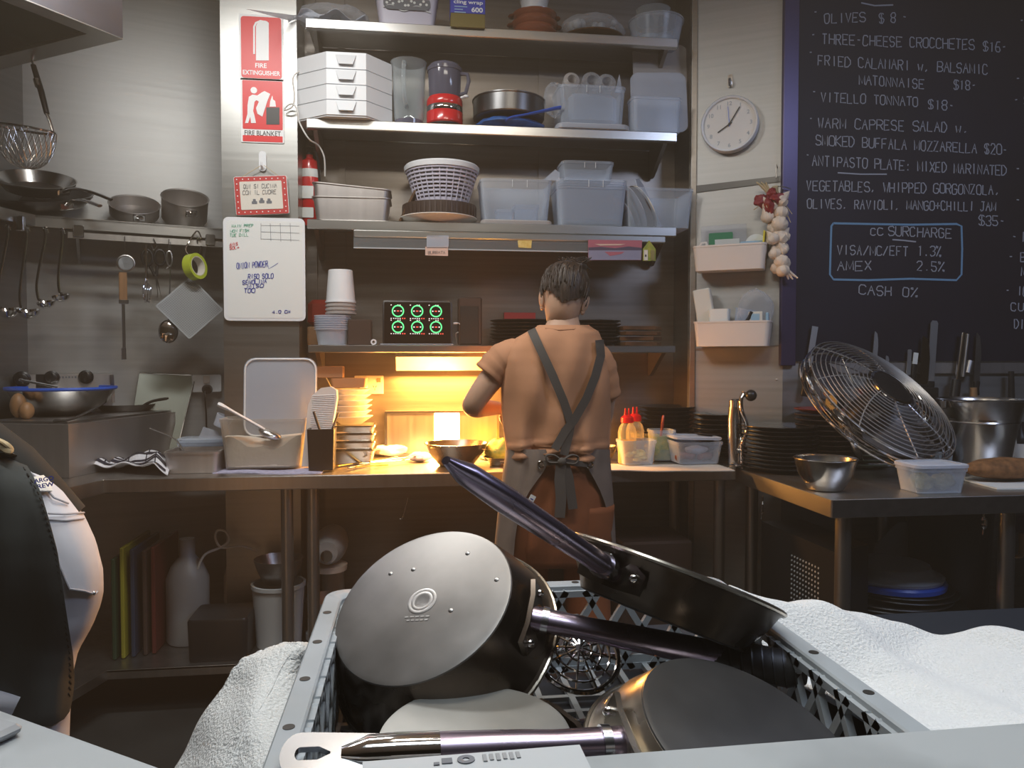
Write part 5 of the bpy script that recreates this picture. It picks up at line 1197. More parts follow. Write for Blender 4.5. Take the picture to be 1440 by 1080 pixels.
mb = MB(); mb.loft([[onLP(x, y, o) for x, y in ((154, 527), (160, 527), (162, 566), (158, 566))] for o in (.105, .11)], cap0=True, cap1=True); solo('steel_strip', mb, 'handle_bright', 'bent steel strip at the right end of the knob panel', 'strip')
# tray leaning on the panel and power outlet
t = thing('leaning_tray', 'grey steel tray leaning against the wall right of the griddle', 'tray')
mb = MB(); pix = ((196, 524), (275, 528), (248, 640), (178, 640)); A = [onLP(x, y, o) for (x, y), o in zip(pix, (.02, .02, .16, .16))]
mb.loft([A, [v - lp_n * .008 for v in A]], cap0=True, cap1=True); mb.build('sheet', 'grey_sheet', t, ang=20)
mb = MB(); mb.tube([A[0], A[1], A[2]], .005, 6); mb.build('rolled_edge', 'steel', t)
t = thing('power_outlet', 'white power outlet with a black plug on the left wall panel', 'power outlet')
T = frame(onLP(290, 539, .001), lp_d, lp_n); ww = .135
mb = MB(); mb.rr([(ww, .085, .008, 0), (ww, .085, .008, .03), (ww * .96, .08, .008, .034)], T=T); mb.build('face_plate', 'white_plastic', t)
mb = MB(); mb.box((-.002, .018, .036), (.03, .034, .006), T=T, bev=.002); mb.build('switch', 'cream_plastic', t)
mb = MB(); mb.lathe([(.024, .03), (.024, .05), (.014, .07)], 18, T=T @ Matrix.Translation((0, -.028, 0))); mb.build('plug', 'black_plastic', t)
mb = MB(); a = onLP(288, 550, .07); mb.tube(smooth([a, a + Vector((.004, -.01, -.05)), a + Vector((.0, .02, -.12)), a + Vector((.0, .02, -.22))]), .004, 8); solo('outlet_cord', mb, 'black_plastic', 'black cord hanging down from the left power outlet', 'cord')
# striped tea towel
t_pts = [(112, 664), (132, 640), (150, 628), (175, 634), (200, 640), (228, 642), (238, 660), (240, 671), (222, 672), (207, 675), (190, 668), (172, 658), (150, 652)]
def towel_f(u, v):
    # spread cloth with ridges running along its length
    x = 118 + 118 * u; yb = 668 + 4 * u
    p = onZ(x, 664 + 6 * u - 6 * v, BZ + .001)
    hgt = .004 + .080 * math.sin(PI * min(1, .15 + .85 * v)) * (1 - .35 * u) * (0.6 + .4 * math.sin(5 * u + 3)) + .024 * abs(math.sin(8 * v + 3 * u)) + .008 * math.sin(17 * u - 6 * v)
    q = p + Vector((-.05 * v, .26 * v, 0)); q.z = BZ + .003 + hgt * min(1, 8 * (1 - v) + .12) * min(1, 6 * u + .25) * min(1, 5 * (1 - u) + .2)
    return q
mb = MB(); mb.grid(towel_f, 46, 40); mb.solid(.003)
tt = solo('tea_towel', mb, 'tea_white', 'crumpled white tea towel with dark stripes on the left bench', 'towel')
mb = MB()
for k, vv in enumerate((.06, .16, .20, .34, .40, .52, .56, .70, .76, .88)):
    wv = .022 if k % 3 else .045
    mb.grid(lambda u, v: towel_f(.03 + u * .94, vv + wv * (v - .5)) + Vector((0, 0, .0038)), 46, 3)
for k, uu in enumerate((.12, .24, .5, .72, .84)):
    mb.grid(lambda u, v: towel_f(uu + .014 * (u - .5), .03 + .94 * v) + Vector((0, 0, .0036)), 3, 40)
mb.build('stripes', 'tea_dark', tt)
mb = MB(); A = onZ(98, 667, BZ); mb.tube(smooth([onZ(80, 670, BZ) + Vector((0, .0, .02)), onZ(105, 660, BZ) + Vector((0, 0, .022)), onZ(140, 655, BZ) + Vector((0, .05, .03))]), [.012, .014, .016, .018, .018, .018, .018, .018, .018, .016, .014, .012, .01], 8, flat=.5); solo('panhandle', mb, 'flaky_dark', 'dark flat turner lying under the striped tea towel', 'panhandle')  # a lone pan handle, built without its pan
# ------------------------------------------------------------------ behind the bench: heat lamp, splashback, outlet
t = thing('heat_lamp', 'orange lit heat lamp housing mounted under the lowest shelf', 'heat lamp')
a = onY(557, 497, 3.50); b = onY(672, 521, 3.50); xl1 = XY(705, 3.50)
mb = MB(); mb.loft([[(x, y, zz) for (y, zz) in ((3.645, S4 - .035), (3.44, S4 - .035), (3.44, S4 - .05), (3.50, b.z), (3.50 + .01, b.z), (3.455, S4 - .055), (3.645, S4 - .055))] for x in (a.x, xl1)], cap0=True, cap1=True); mb.build('reflector', 'shelf_steel', t, ang=20)
mb = MB(); mb.cyl((a.x + .03, 3.54, S4 - .075), (xl1 - .03, 3.54, S4 - .075), .010, n=14); mb.build('heating_element', 'element_glow', t)
t = thing('power_outlet', 'double power outlet lit orange on the wall behind the plate stack', 'power outlet')
T = Matrix.Translation(onY(519, 541, 3.648)) @ FACE; wo = XY(540, 3.648) - XY(499, 3.648); ho = onY(519, 528, 3.648).z - onY(519, 554, 3.648).z
mb = MB(); mb.rr([(wo, ho, .004, 0), (wo, ho, .004, .010), (wo * .97, ho * .95, .004, .012)], T=T); mb.build('face_plate', 'cream_plastic', t)
for s in (-1, 1):
    mb = MB(); mb.box((s * wo * .34, ho * .25, .0135), (.018, .02, .005), T=T, bev=.001); mb.build('switch', 'cardboard', t)
    mb = MB()
    for dx, dy, r in ((-.006, .004, .5), (.006, .004, -.5), (0, -.009, 0)): mb.box((s * wo * .2 + dx, -ho * .14 + dy, .0122), (.0032, .009, .001), rot=(0, 0, r), T=T)
    mb.build('socket', 'brown_plastic', t)
mb = MB(); mb.lathe([(.022, .012), (.022, .03), (.012, .044)], 18, T=T @ Matrix.Translation((-wo * .2, -ho * .1, 0))); mb.build('plug', 'cream_plastic', t)
# steel box; glowing rectangle put in for a bright glare on the wall
t = thing('warming_box', 'low steel warming box against the wall with a bright glowing rectangle', 'warming box')
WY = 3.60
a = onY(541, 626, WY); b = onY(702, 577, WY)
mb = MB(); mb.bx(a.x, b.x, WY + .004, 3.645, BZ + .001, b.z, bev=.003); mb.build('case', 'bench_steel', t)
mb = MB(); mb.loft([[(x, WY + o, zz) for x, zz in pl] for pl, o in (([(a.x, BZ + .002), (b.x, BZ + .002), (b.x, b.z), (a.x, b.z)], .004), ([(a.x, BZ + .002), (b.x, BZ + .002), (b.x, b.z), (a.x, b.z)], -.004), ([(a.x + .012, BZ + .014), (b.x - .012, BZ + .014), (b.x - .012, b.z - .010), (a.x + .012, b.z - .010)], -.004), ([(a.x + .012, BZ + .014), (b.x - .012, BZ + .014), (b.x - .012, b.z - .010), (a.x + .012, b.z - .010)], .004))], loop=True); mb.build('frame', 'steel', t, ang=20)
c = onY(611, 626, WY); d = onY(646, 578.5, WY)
mb = MB(); mb.bx(c.x, d.x, WY - .004, WY + .0035, max(c.z, BZ + .015), d.z - .006, bev=.003); mb.build('glare_panel', 'glare_glow', t)
mb = MB(); mb.tube([onY(447, 497, 3.60), onY(455, 524, 3.62), onY(466, 545, 3.63)], .0025, 6); solo('thin_cord', mb, 'cable_white', 'thin white cord slanting down the wall below the left end of the lowest shelf', 'cord')

# ------------------------------------------------------------------ bench, left of the chef
def at_bench(x, y): return onZ(x, y, BZ + .0015)
def mpp(p): return (Vector(p) - EYEV).dot(_f) / FPX
def box_tray(lb, x0, x1, yb, yt, m='griddle_steel', d=.16, name='steel_tray', dz=0.0, taper=.9, rot=0, group=None, cat='tray'):
    p = at_bench((x0 + x1) / 2, yb); w = (x1 - x0) * mpp(p); h = (yb - yt) * mpp(p)
    mb = MB(); mb.rr([(w * taper, d * taper, .018, 0), (w * .96, d * .96, .022, h - .008), (w, d, .026, h - .008), (w, d, .026, h), (w * .94, d * .94, .022, h), (w * taper * .97, d * taper * .97, .018, .003)])
    return solo(name, mb, m, lb, cat, (p.x, p.y + d / 2, BZ + .0015 + dz), rotz=rot, group=group), w, h
o, w, h = box_tray('small deep steel tray at the bench front beside the striped towel', 230, 306, 666, 636, d=.18)
p = at_bench(278, 640)
mb = MB(); w = 66 * mpp(p); mb.rr([(w * .88, .15, .018, 0), (w * .97, .165, .02, .068), (w, .17, .022, .068), (w, .17, .022, .075), (w * .93, .16, .02, .075), (w * .86, .146, .018, .003)])
p.y = 3.36; p.x = XY(278, 3.36, 620); solo('steel_tray', mb, 'griddle_steel', 'steel tray holding a long thin spoon, behind the front steel tray', 'tray', (p.x, p.y, BZ + .0015))
bar('basting_spoon', 'thin steel handle sticking out left from the rear steel tray', 'spoon', [Vector((p.x - .04, p.y - .05, BZ + .07)), onY(245, 617, 3.32), onY(210, 602, 3.30)], [.004] * 11, 'dull_steel', .6)
mb = MB(); p2 = Vector((XY(285, 3.45, 600), 3.52, BZ + .0015)); w = .22; tub(mb, w, .13, .09, .025); solo('clear_tub', mb, 'clear_plastic', 'clear lidded tub behind the steel trays, left of the flour tub', 'tub', p2)
mb = MB(); lidmesh(mb, w + .01, .14, .03, .016); solo('tub_cover', mb, 'clear_plastic', 'clear lid on the clear tub left of the flour tub', 'lid', p2 + Vector((0, 0, .091)))
mb = MB(); mb.loft([[onY(x, y, 3.40) for x, y in ((279, 616), (286, 600), (305, 606), (312, 618))], [onY(x, y, 3.405) for x, y in ((279, 616), (286, 600), (305, 606), (312, 618))]], cap0=True, cap1=True); solo('loose_cover', mb, 'frosted_plastic', 'clear lid standing on edge in the rear steel tray', 'lid')
mb = MB(); mb.lathe([(.0, 0), (.03, .0), (.036, .05), (.032, .05), (.028, .006)], 20, T=Matrix.Rotation(R(25), 4, 'Y')); solo('plastic_scoop', mb, 'frosted_plastic', 'small clear plastic scoop on the lid beside the flour tub', 'scoop', onY(314, 600, 3.40) + Vector((-.012, 0, .0)))
# blue cloth below the tub
def cloth_strip(px0, px1, y0, depth, amp, name, label, m, hgt=.012, seed=1, cat='cloth'):
    rnd = random.Random(seed); ph = [rnd.uniform(0, 6) for _ in range(4)]
    def f(u, v):
        q = at_bench(px0 + (px1 - px0) * u, y0); q.y += depth * v + .012 * math.sin(6 * u + ph[0])
        q.z = BZ + .002 + hgt * (.5 + .5 * math.sin(amp * u + ph[1] + 2 * v)) * (math.sin(PI * min(1, max(0, v * .9 + .1))) ** .5) * min(1, 6 * u + .15, 6 * (1 - u) + .15)
        return q
    mb = MB(); mb.grid(f, 40, 14); mb.solid(.004); return solo(name, mb, m, label, cat)
cloth_strip(298, 452, 666, .22, 9, 'folded_cloth', 'lilac folded cloth under the flour tub and knife holder', 'blue_cloth', .006)
# flour tub
p = at_bench(368, 663); p.z = BZ + .012; w = 118 * mpp(p); h = 70 * mpp(p); d = .17
t = thing('flour_tub', 'large translucent tub half full of flour on the bench', 'tub', (p.x, p.y + d / 2 + .006, p.z))
mb = MB(); tub(mb, w, d, h, .04, taper=.88); mb.build('body', 'tub_warm', t)
def flour_f(u, v):
    return Vector(((u - .5) * w * .90, (v - .5) * d * .90, h * (.50 + .10 * math.sin(6.5 * u + 1.2) + .05 * math.sin(4 * v) + .05 * math.sin(15 * u))))
mb = MB(); mb.grid(flour_f, 30, 12)
mb2 = MB(); rings = []
n = 40
for fz in (0, 1):
    row = []
    for k in range(n):
        a_ = 2 * PI * k / n; ux = .5 + .5 * max(-1, min(1, 1.25 * math.cos(a_))); vy = .5 + .5 * max(-1, min(1, 1.25 * math.sin(a_)))
        q = flour_f(ux, vy); row.append((q.x * (.955 if not fz else 1), q.y * (.955 if not fz else 1), .006 if not fz else q.z))
    rings.append(row)
mb2.loft(rings, cap0=True, cap1=False); mb.bm.free()
top = [Vector(q) for q in rings[1]]; ctr = Vector((0, 0, h * .56))
mb2.loft([[tuple(q) for q in top], [tuple(q.lerp(ctr, .5) + Vector((0, 0, .004))) for q in top], [tuple(q.lerp(ctr, .98)) for q in top]], cap1=True)
fl = mb2.build('flour', 'flour', t, ang=60); fl['kind'] = 'stuff'
s0 = onY(306, 568, 3.14); s1 = onY(324, 577, 3.15); s2 = onY(372, 604, 3.19)
t = thing('flour_scoop', 'white handled scoop standing in the flour tub', 'scoop')
mb = MB(); mb.tube(smooth([s0, s1, s2], 5), [.013, .016, .017, .016, .013, .011, .010, .010, .010, .010, .009], 12, flat=.6); mb.build('handle', 'white_plastic', t)
mb = MB(); mb.tube([s0 + (s1 - s0) * .3 + Vector((0, -.010, .002)), s0 + (s1 - s0) * .9 + Vector((0, -.012, .002))], [.005, .004], 8, flat=.5); mb.build('hang_slot', 'mesh_grey', t)
mb = MB(); mb.ball(s2 + Vector((.02, .01, -.02)), (.05, .035, .02), 16, 8, rot=(0, .4, 0)); mb.build('bowl', 'steel', t)
# big upright lid
pl = [onY(x, y, 3.30) for x, y in rpx(341, 503, 445, 614, 16)]
mb = MB(); mb.loft([[v + Vector((0, (v.z - BZ) * .06, 0)) for v in pl], [v + Vector((0, (v.z - BZ) * .06 + .004, 0)) for v in pl]], cap0=True, cap1=True)
ld = solo('big_cover', mb, 'frosted_plastic', 'big grey translucent lid standing upright behind the flour tub', 'lid')
mb = MB(); qq = [onY(x, y, 3.296) + Vector((0, (onY(x, y, 3.296).z - BZ) * .06, 0)) for x, y in rpx(343, 505, 443, 613, 15)]; mb.tube(qq, .0035, 8, closed=True); mb.build('raised_rim', 'white_plastic', ld)
# ribbed grater board leaning
pg = [onY(x, y, 3.20) for x, y in ((424, 656), (432, 570), (438, 556), (450, 546), (464, 544), (472, 549), (473, 560), (466, 606), (456, 656))]
mb = MB(); mb.loft([[v + Vector((0, (v.z - BZ) * .10, 0)) for v in pg], [v + Vector((.004, (v.z - BZ) * .10 + .012, 0)) for v in pg]], cap0=True, cap1=True); gb = solo('grater_board', mb, 'cream_plastic', 'cream ribbed grater board leaning beside the flour tub', 'board')
mb = MB()
for k in range(22):
    y = 556 + k * 2.6; x0 = 438 - (y - 556) * .06; x1 = 470 - (y - 556) * .10
    A = onY(x0, y + 1.2, 3.198); B_ = onY(x1, y, 3.198); mb.tube([A + Vector((0, (A.z - BZ) * .10, 0)), B_ + Vector((0, (B_.z - BZ) * .10, 0))], .0016, 5)
mb.build('ribs', 'white_plastic', gb)
# black utensil holder with two knives
p = at_bench(451, 664); r_ = 19 * mpp(p); h = 58 * mpp(p)
t = thing('knife_holder', 'square black holder with two knife handles on the bench', 'knife holder', (p.x, p.y + r_, BZ + .008))
mb = MB(); mb.rr([(r_ * 2 * .9, r_ * 1.8, .008, 0), (r_ * 2, r_ * 2, .008, h), (r_ * 2 * .86, r_ * 2 * .86, .006, h), (r_ * 1.6, r_ * 1.6, .006, h * .5)]); mb.build('case', 'black_plastic', t)
for x0, y0, x1, y1, m, lb in ((452, 612, 441, 579, 'flaky_dark', 'dark knife handle leaning left in the black holder'), (464, 612, 476, 580, 'handle_bright', 'steel knife handle leaning right in the black holder')):
    mb = MB(); A = onY(x0, y0, p.y + r_); B_ = onY(x1, y1, p.y + r_); mb.tube([A - (B_ - A) * .5, A, A.lerp(B_, .5), B_], [.003, .007, .009, .008], 8, flat=.6); solo('knife', mb, m, lb, 'knife')
# bowls and plates stack lit orange with box on top
xq = XY(492, 3.44, 560)
for k in range(6):
    mb = MB(); mb.lathe([(.045, 0), (.05, .004), (.092, .034), (.095, .036), (.09, .037), (.045, .008)], 36); solo('small_bowl', mb, 'white_ceramic', 'shallow white bowl in the stack under the outlet, %s' % ORD[5 - k], 'bowl', (xq + random.uniform(-.006, .006), 3.44, BZ + .167 + k * .0235), group='shallow bowls')
mb = MB(); mb.rr([(.14, .12, .01, 0), (.15, .13, .012, .034), (.15, .13, .012, .04)]); solo('orange_tub', mb, 'cardboard', 'shallow tan tub on top of the bowl stack', 'tub', (xq - .0, 3.44, BZ + .329))
mb = MB(); mb.box((0, 0, .025), (.12, .09, .05), bev=.002); solo('carton', mb, 'cardboard', 'flat two tone carton on top of the tan tub beside the big lid', 'carton', (XY(463, 3.44, 540), 3.46, BZ + .371))
xq2 = XY(497, 3.40, 630)
for k in range(4):
    mb = MB(); mb.rr([(.16, .14, .018, 0), (.188, .175, .022, .056), (.195, .18, .026, .056), (.195, .18, .026, .062), (.178, .165, .022, .062), (.155, .135, .018, .003)]); solo('food_tray', mb, 'steel', 'steel food tray, %s of the nested stack under the shallow bowls' % ORD[3 - k], 'tray', (xq2, 3.43, BZ + .0015 + k * .0345), group='nested food trays')
# loose cutlery and wrappers
CUT = [((474, 657), (530, 649), .006, 'brass'), ((490, 662), (558, 646), .004, 'handle_bright'), ((505, 658), (575, 652), .004, 'handle_bright'), ((500, 665), (545, 662), .005, 'brass'), ((520, 660), (600, 648), .004, 'steel'), ((512, 654), (540, 640), .004, 'steel')]
for k, (a_, b_, r_, m) in enumerate(CUT):
    A = at_bench(*a_); B_ = at_bench(*b_); A.z += .006 + .006 * k; B_.z += .006 + .006 * k
    mb = MB(); mb.tube([A, A.lerp(B_, .25), A.lerp(B_, .6), B_], [r_ * 1.6, r_ * 1.2, r_, r_ * 2.0], 8, flat=.45)
    solo('cutlery', mb, m, '%s, left of the dark round pan' % ('brass coloured knife at the left', 'long steel spoon lying across the front', 'steel fork lying behind the long spoon', 'short brass spoon at the very front', 'longest steel skewer reaching the bowl', 'short upright steel fork at the back')[k], 'cutlery', group='loose cutlery')
mb = MB(); p = at_bench(548, 642); blob(mb, (p.x, p.y + .03, BZ + .03), (.085, .06, .026), 51, .16, 30, 14); solo('crumpled_cloth', mb, 'tea_white', 'crumpled white cloth glowing in the lamp light behind the cutlery', 'cloth')
mb = MB(); p = at_bench(592, 650); blob(mb, (p.x - .005, p.y + .03, BZ + .022), (.05, .05, .02), 52, .16, 24, 12); solo('crumpled_napkin', mb, 'blue_cloth', 'small crumpled napkin left of the dark mixing bowl', 'napkin')
# dark bowl in front of the chef
p = at_bench(644, 660); r_ = 47 * mpp(p) * .98
mb = MB(); mb.lathe([(r_ * .52, 0), (r_ * .56, .004), (r_ * .86, .055), (r_, .092), (r_ * 1.02, .096), (r_ * .97, .096), (r_ * .8, .055), (r_ * .5, .010)], 44); solo('dark_pan', mb, 'pan_side', 'dark round pan on the bench left of the chef', 'pan', (p.x, p.y + r_ * .95, BZ + .0015))
pc = Vector((p.x, p.y + r_ * .95, BZ + .1))
bar('pan_tongs', 'thin tongs resting across the dark round pan', 'tongs', [onY(606, 630, 3.17), onY(640, 628, 3.19), onY(684, 632, 3.20)], [.004] * 11, 'brass', .6)
# plate with food
p = at_bench(704, 652); mb = MB(); mb.lathe([(.06, 0), (.065, .003), (.12, .022), (.12, .025), (.115, .025), (.06, .007)], 40); pf = Vector((XY(712, 3.30, 630), 3.30, BZ + .0015)); solo('serving_plate', mb, 'white_ceramic', 'white plate holding green salad beside the chef', 'plate', pf)
mb = MB(); blob(mb, (0, 0, .045), (.075, .07, .055), 61, .12, 26, 14); sld = solo('salad', mb, 'food_green', 'small mound of green and yellow salad on the white plate', 'salad', pf + Vector((-.02, 0, .006)))
mb = MB()
rnd = random.Random(9)
for k in range(16):
    a_ = rnd.uniform(0, 6.28); q = rnd.uniform(.01, .065); blob(mb, (q * math.cos(a_), q * math.sin(a_), .085 - q * .5), (.022, .016, .006), k, .2, 10, 6)
lf = mb.build('leaves', 'food_yellow', sld); lf['kind'] = 'stuff'
p = at_bench(700, 657); mb = MB(); mb.lathe([(.05, 0), (.075, .035), (.077, .036), (.072, .036), (.048, .005)], 32); solo('small_pan', mb, 'pan_side_bright', 'small bright pan between the dark pan and the chef', 'pan', (p.x + .02, p.y + .075, BZ + .0015)); bar('spatula', 'flat steel spatula lying beside the small bright pan', 'spatula', [at_bench(690, 655) + Vector((0, 0, .02)), at_bench(702, 648) + Vector((0, 0, .03)), at_bench(718, 642) + Vector((0, 0, .04))], [.009] * 11, 'flaky_dark', .4)
# ------------------------------------------------------------------ bench, right of the chef
p = at_bench(852, 648); r_ = .06; mb = MB(); mb.lathe([(r_ * .5, 0), (r_ * .55, .004), (r_ * .85, .035), (r_, .062), (r_ * .96, .062), (r_ * .5, .01)], 32); solo('small_bowl', mb, 'steel', 'small bowl half hidden by the chef\'s right side', 'bowl', (p.x, p.y + r_ * .5, BZ + .004))
cloth_strip(852, 1035, 662, .20, 12, 'paper_sheet', 'crinkled pale paper sheet under the containers right of the chef', 'paper', .004, seed=4)
def bottle(lb, px_, Y, sc=1.0):
    t = thing('squeeze_bottle', lb, 'bottle', (XY(px_, Y, 600), Y, BZ + .006), group='squeeze bottles')
    mb = MB(); mb.lathe([(.036, 0), (.039, .005), (.039, .135), (.034, .155), (.023, .172), (.023, .176), (.004, .176)], 28); mb.build('body', 'bottle_clear', t)
    mb = MB(); mb.lathe([(.036, .003), (.0372, .006), (.0372, .098), (.0, .098)], 24); mb.build('contents', 'oil', t)
    mb = MB(); mb.lathe([(.026, .174), (.028, .176), (.027, .196), (.018, .204), (.012, .206), (.004, .206)], 24); cp = mb.build('cap', 'cap_red', t)
    mb = MB()
    for dx in (-.008, .008): mb.tube([(dx, 0, .204), (dx * 1.0, 0, .236)], [.0065, .0030], 10)
    mb.build('nozzle', 'cap_red', cp)
bottle('yellow oil squeeze bottle with red twin nozzle cap, in front of its neighbour', 882, 3.20)
bottle('yellow squeeze bottle with red cap, partly behind the front oil bottle', 893, 3.285)
def food_tub(lb, px0, px1, yb, yt, d, m, food, amt, Y=None, name='food_tub'):
    p = at_bench((px0 + px1) / 2, yb); p.z += .006
    if Y: p = Vector((XY((px0 + px1) / 2, Y - d / 2, (yb + yt) / 2), Y - d / 2, BZ + .006))
    w = (px1 - px0) * mpp(p); h = (yb - yt) * mpp(p)
    t = thing(name, lb, 'tub', (p.x, p.y + d / 2, p.z))
    mb = MB(); tub(mb, w, d, h, .025, taper=.86); mb.build('body', m, t)
    if food:
        mb = MB(); rnd = random.Random(int(px0))
        for k in range(amt):
            blob(mb, (rnd.uniform(-.28, .28) * w, rnd.uniform(-.28, .28) * d, .012 + rnd.uniform(.0, .3) * h + .006), (rnd.uniform(.012, .02), rnd.uniform(.01, .017), rnd.uniform(.008, .012)), k, .12, 10, 6)
        f = mb.build('food', food, t); f['kind'] = 'stuff'
    return t, w, h
food_tub('clear tub of chopped yellow food at the bench front right of the chef', 875, 925, 656, 622, .12, 'clear_plastic', 'food_yellow', 30)
t, w, h = food_tub('tall clear tub of green sauce with a dark red spoon', 919, 952, 649, 606, .11, 'clear_plastic', None, 0, Y=3.30)
mb = MB(); mb.rr([(w * .82, .09, .02, .004), (w * .94, .104, .022, h * .8)]); mb.build('sauce', 'food_green', t)
A = onY(928, 624, 3.27); B_ = onY(933, 584, 3.29); bar('red_spoon', 'dark red spoon handle standing in the green sauce tub', 'spoon', [A, A.lerp(B_, .5), B_], [.007, .008, .008, .009, .009, .010, .011, .011, .011, .010, .007], 'red_ceramic', .6)
food_tub('wide clear tub of oil behind the squeeze bottles', 895, 925, 640, 606, .12, 'bottle_clear', 'food_yellow', 14, Y=3.42)
food_tub('clear lidless tub holding dark red sausages', 953, 1019, 655, 624, .16, 'clear_plastic', None, 0)
tt = bpy.context.scene.objects[[o.name for o in COL.objects if o.name.startswith('food_tub')][-1]]
tp_ = tt.location
for k, (dx, dy, rz) in enumerate(((-.05, -.02, .2), (-.03, .02, -.3), (.05, .0, .5))):
    mb = MB(); mb.tube(smooth([(-.04, 0, 0), (-.015, .006, .004), (.015, .006, .004), (.04, 0, 0)]), [.008] + [.014] * 17 + [.008], 10); solo('sausage', mb, 'sausage', 'dark red sausage in the clear tub, %s' % ('front left one', 'back left one', 'right hand one')[k], 'sausage', tp_ + Vector((dx, dy, .022)), rotz=rz, group='sausages')
mb = MB(); blob(mb, (0, 0, .04), (.05, .04, .018), 71, .1); solo('wrapped_slices', mb, 'frosted_plastic', 'pale wrapped slices lying on the sausages', 'food', tp_ + Vector((.01, .01, .012)))
mb = MB(); lidmesh(mb, .21, .16, .03, .012); solo('tub_cover', mb, 'frosted_plastic', 'translucent lid resting askew on the sausage tub', 'lid', T=Matrix.Translation(tp_ + Vector((0, .012, .102))) @ Matrix.Rotation(.03, 4, 'Y'))
for k in range(12):
    mb = MB(); mb.lathe([(.09, 0), (.095, .003), (.13, .02), (.134, .022), (.128, .023), (.09, .006)], 40)
    solo('dark_dish', mb, 'dark_tin', 'dark metal dish, %s of the stack behind the squeeze bottles' % ORD[11 - k], 'dish', (XY(938, 3.47, 590), 3.475, BZ + .002 + k * .019), group='dark metal dishes')
mb = MB(); mb.lathe([(.05, 0), (.07, .028), (.078, .03), (.072, .032), (.048, .006)], 36, sx=1.0, sy=.8); solo('oval_dish', mb, 'steel', 'small shiny oval dish right of the green sauce tub', 'dish', (XY(962, 3.27, 610), 3.33, BZ + .085))
mb = MB(); mb.lathe([(.075, 0), (.08, .002), (.08, .078), (.075, .08)], 30); solo('round_tin', mb, 'brown_plastic', 'low dark round tin carrying the shiny oval dish', 'tin', (XY(962, 3.27, 610), 3.33, BZ + .0045))
# plate stacks
plates((XY(1010, 3.26, 620), 3.29, BZ + .002), 10, .102, .0205, 'black_ceramic', 'black plate in the stack left of the hand crank', 'black plates left of the crank')
pB = Vector((1.535, 3.02, TZ + .001))
plates((XY(1096, 3.0, 620), 3.0, TZ + .001), 11, .152, .0165, 'black_ceramic', 'black plate in the stack right of the hand crank', 'black plates right of the crank')
xr = XY(1140, 3.07, 600)
XR2 = XY(1142, 2.97, 600)
plates((xr + .07, 3.06, TZ + .001), 11, .135, .0205, 'brown_plastic', 'dark plate in the red topped stack', 'dark plates of the red topped stack')
solo('red_plate', plate_mesh(.135, .02), 'red_ceramic', 'dull red plate lying on top of the dark stack left of the fan', 'plate', (xr + .07, 3.06, TZ + .001 + 11 * .0205 + .002))
plates((XY(1213, 3.05, 620), 3.07, TZ + .001), 7, .13, .020, 'green_ceramic', 'greenish plate in the stack behind the fan stand', 'greenish plates behind the fan')
plates((XY(1285, 3.05, 620), 3.07, TZ + .001), 6, .125, .020, 'black_ceramic', 'dark plate in the stack behind the fan\'s right side', 'dark plates behind the fan')
# hand crank machine
t = thing('hand_crank', 'chrome hand crank press with a black ball knob clamped at the bench corner', 'hand crank')
HY = 3.10
def h_(x, y, dy=0): return onY(x, y, HY + dy)
mb = MB(); mb.tube([h_(1034, 655), h_(1033, 590), h_(1034, 572)], [.030, .030, .027], 24); mb.build('barrel', 'steel', t)
mb = MB(); mb.tube([h_(1034, 573), h_(1034, 563)], [.026, .026], 24); mb.build('collar', 'handle_bright', t)
mb = MB(); mb.tube([h_(1035, 565), h_(1035, 561)], [.022, .018], 20); mb.build('cap', 'black_plastic', t)
mb = MB(); mb.tube(smooth([h_(1046, 552, -.03), h_(1042, 562, -.035), h_(1043, 578, -.04), h_(1049, 594, -.04), h_(1050, 606, -.04), h_(1045, 620, -.04), h_(1043, 632, -.04)]), [.014] + [.011] * 36, 12, flat=.7); mb.build('crank_arm', 'chrome', t)
mb = MB(); mb.ball(h_(1056, 556, -.05), .024, 20, 14); mb.tube([h_(1045, 556, -.03), h_(1056, 556, -.05)], .008, 8); mb.build('ball_knob', 'black_plastic', t)
mb = MB(); mb.tube([h_(1043, 612, -.01), h_(1044, 628, -.04)], .013, 12); mb.tube([h_(1036, 634, -.03), h_(1050, 634, -.04)], [.012, .016], 12); mb.build('hinge', 'chrome', t)
mb = MB(); mb.tube([h_(1044, 626, -.04), h_(1044, 664, -.04)], [.012, .010], 12); a_ = h_(1040, 664, -.04); mb.box((a_.x, a_.y + .01, BZ + .010), (.055, .07, .014), bev=.004); mb.build('clamp', 'chrome', t)
# steel bowl on the table
p = onZ(1178, 694, TZ + .001); r_ = 44.5 * mpp(p)
mb = MB(); mb.lathe([(r_ * .50, 0), (r_ * .56, .004), (r_ * .86, .06), (r_ * .96, .108), (r_ * 1.0, .110), (r_ * .99, .113), (r_ * .93, .108), (r_ * .82, .06), (r_ * .5, .009)], 52); solo('steel_bowl', mb, 'steel', 'steel mixing bowl near the front corner of the prep table', 'bowl', (p.x, p.y + r_ * .75, TZ + .001))
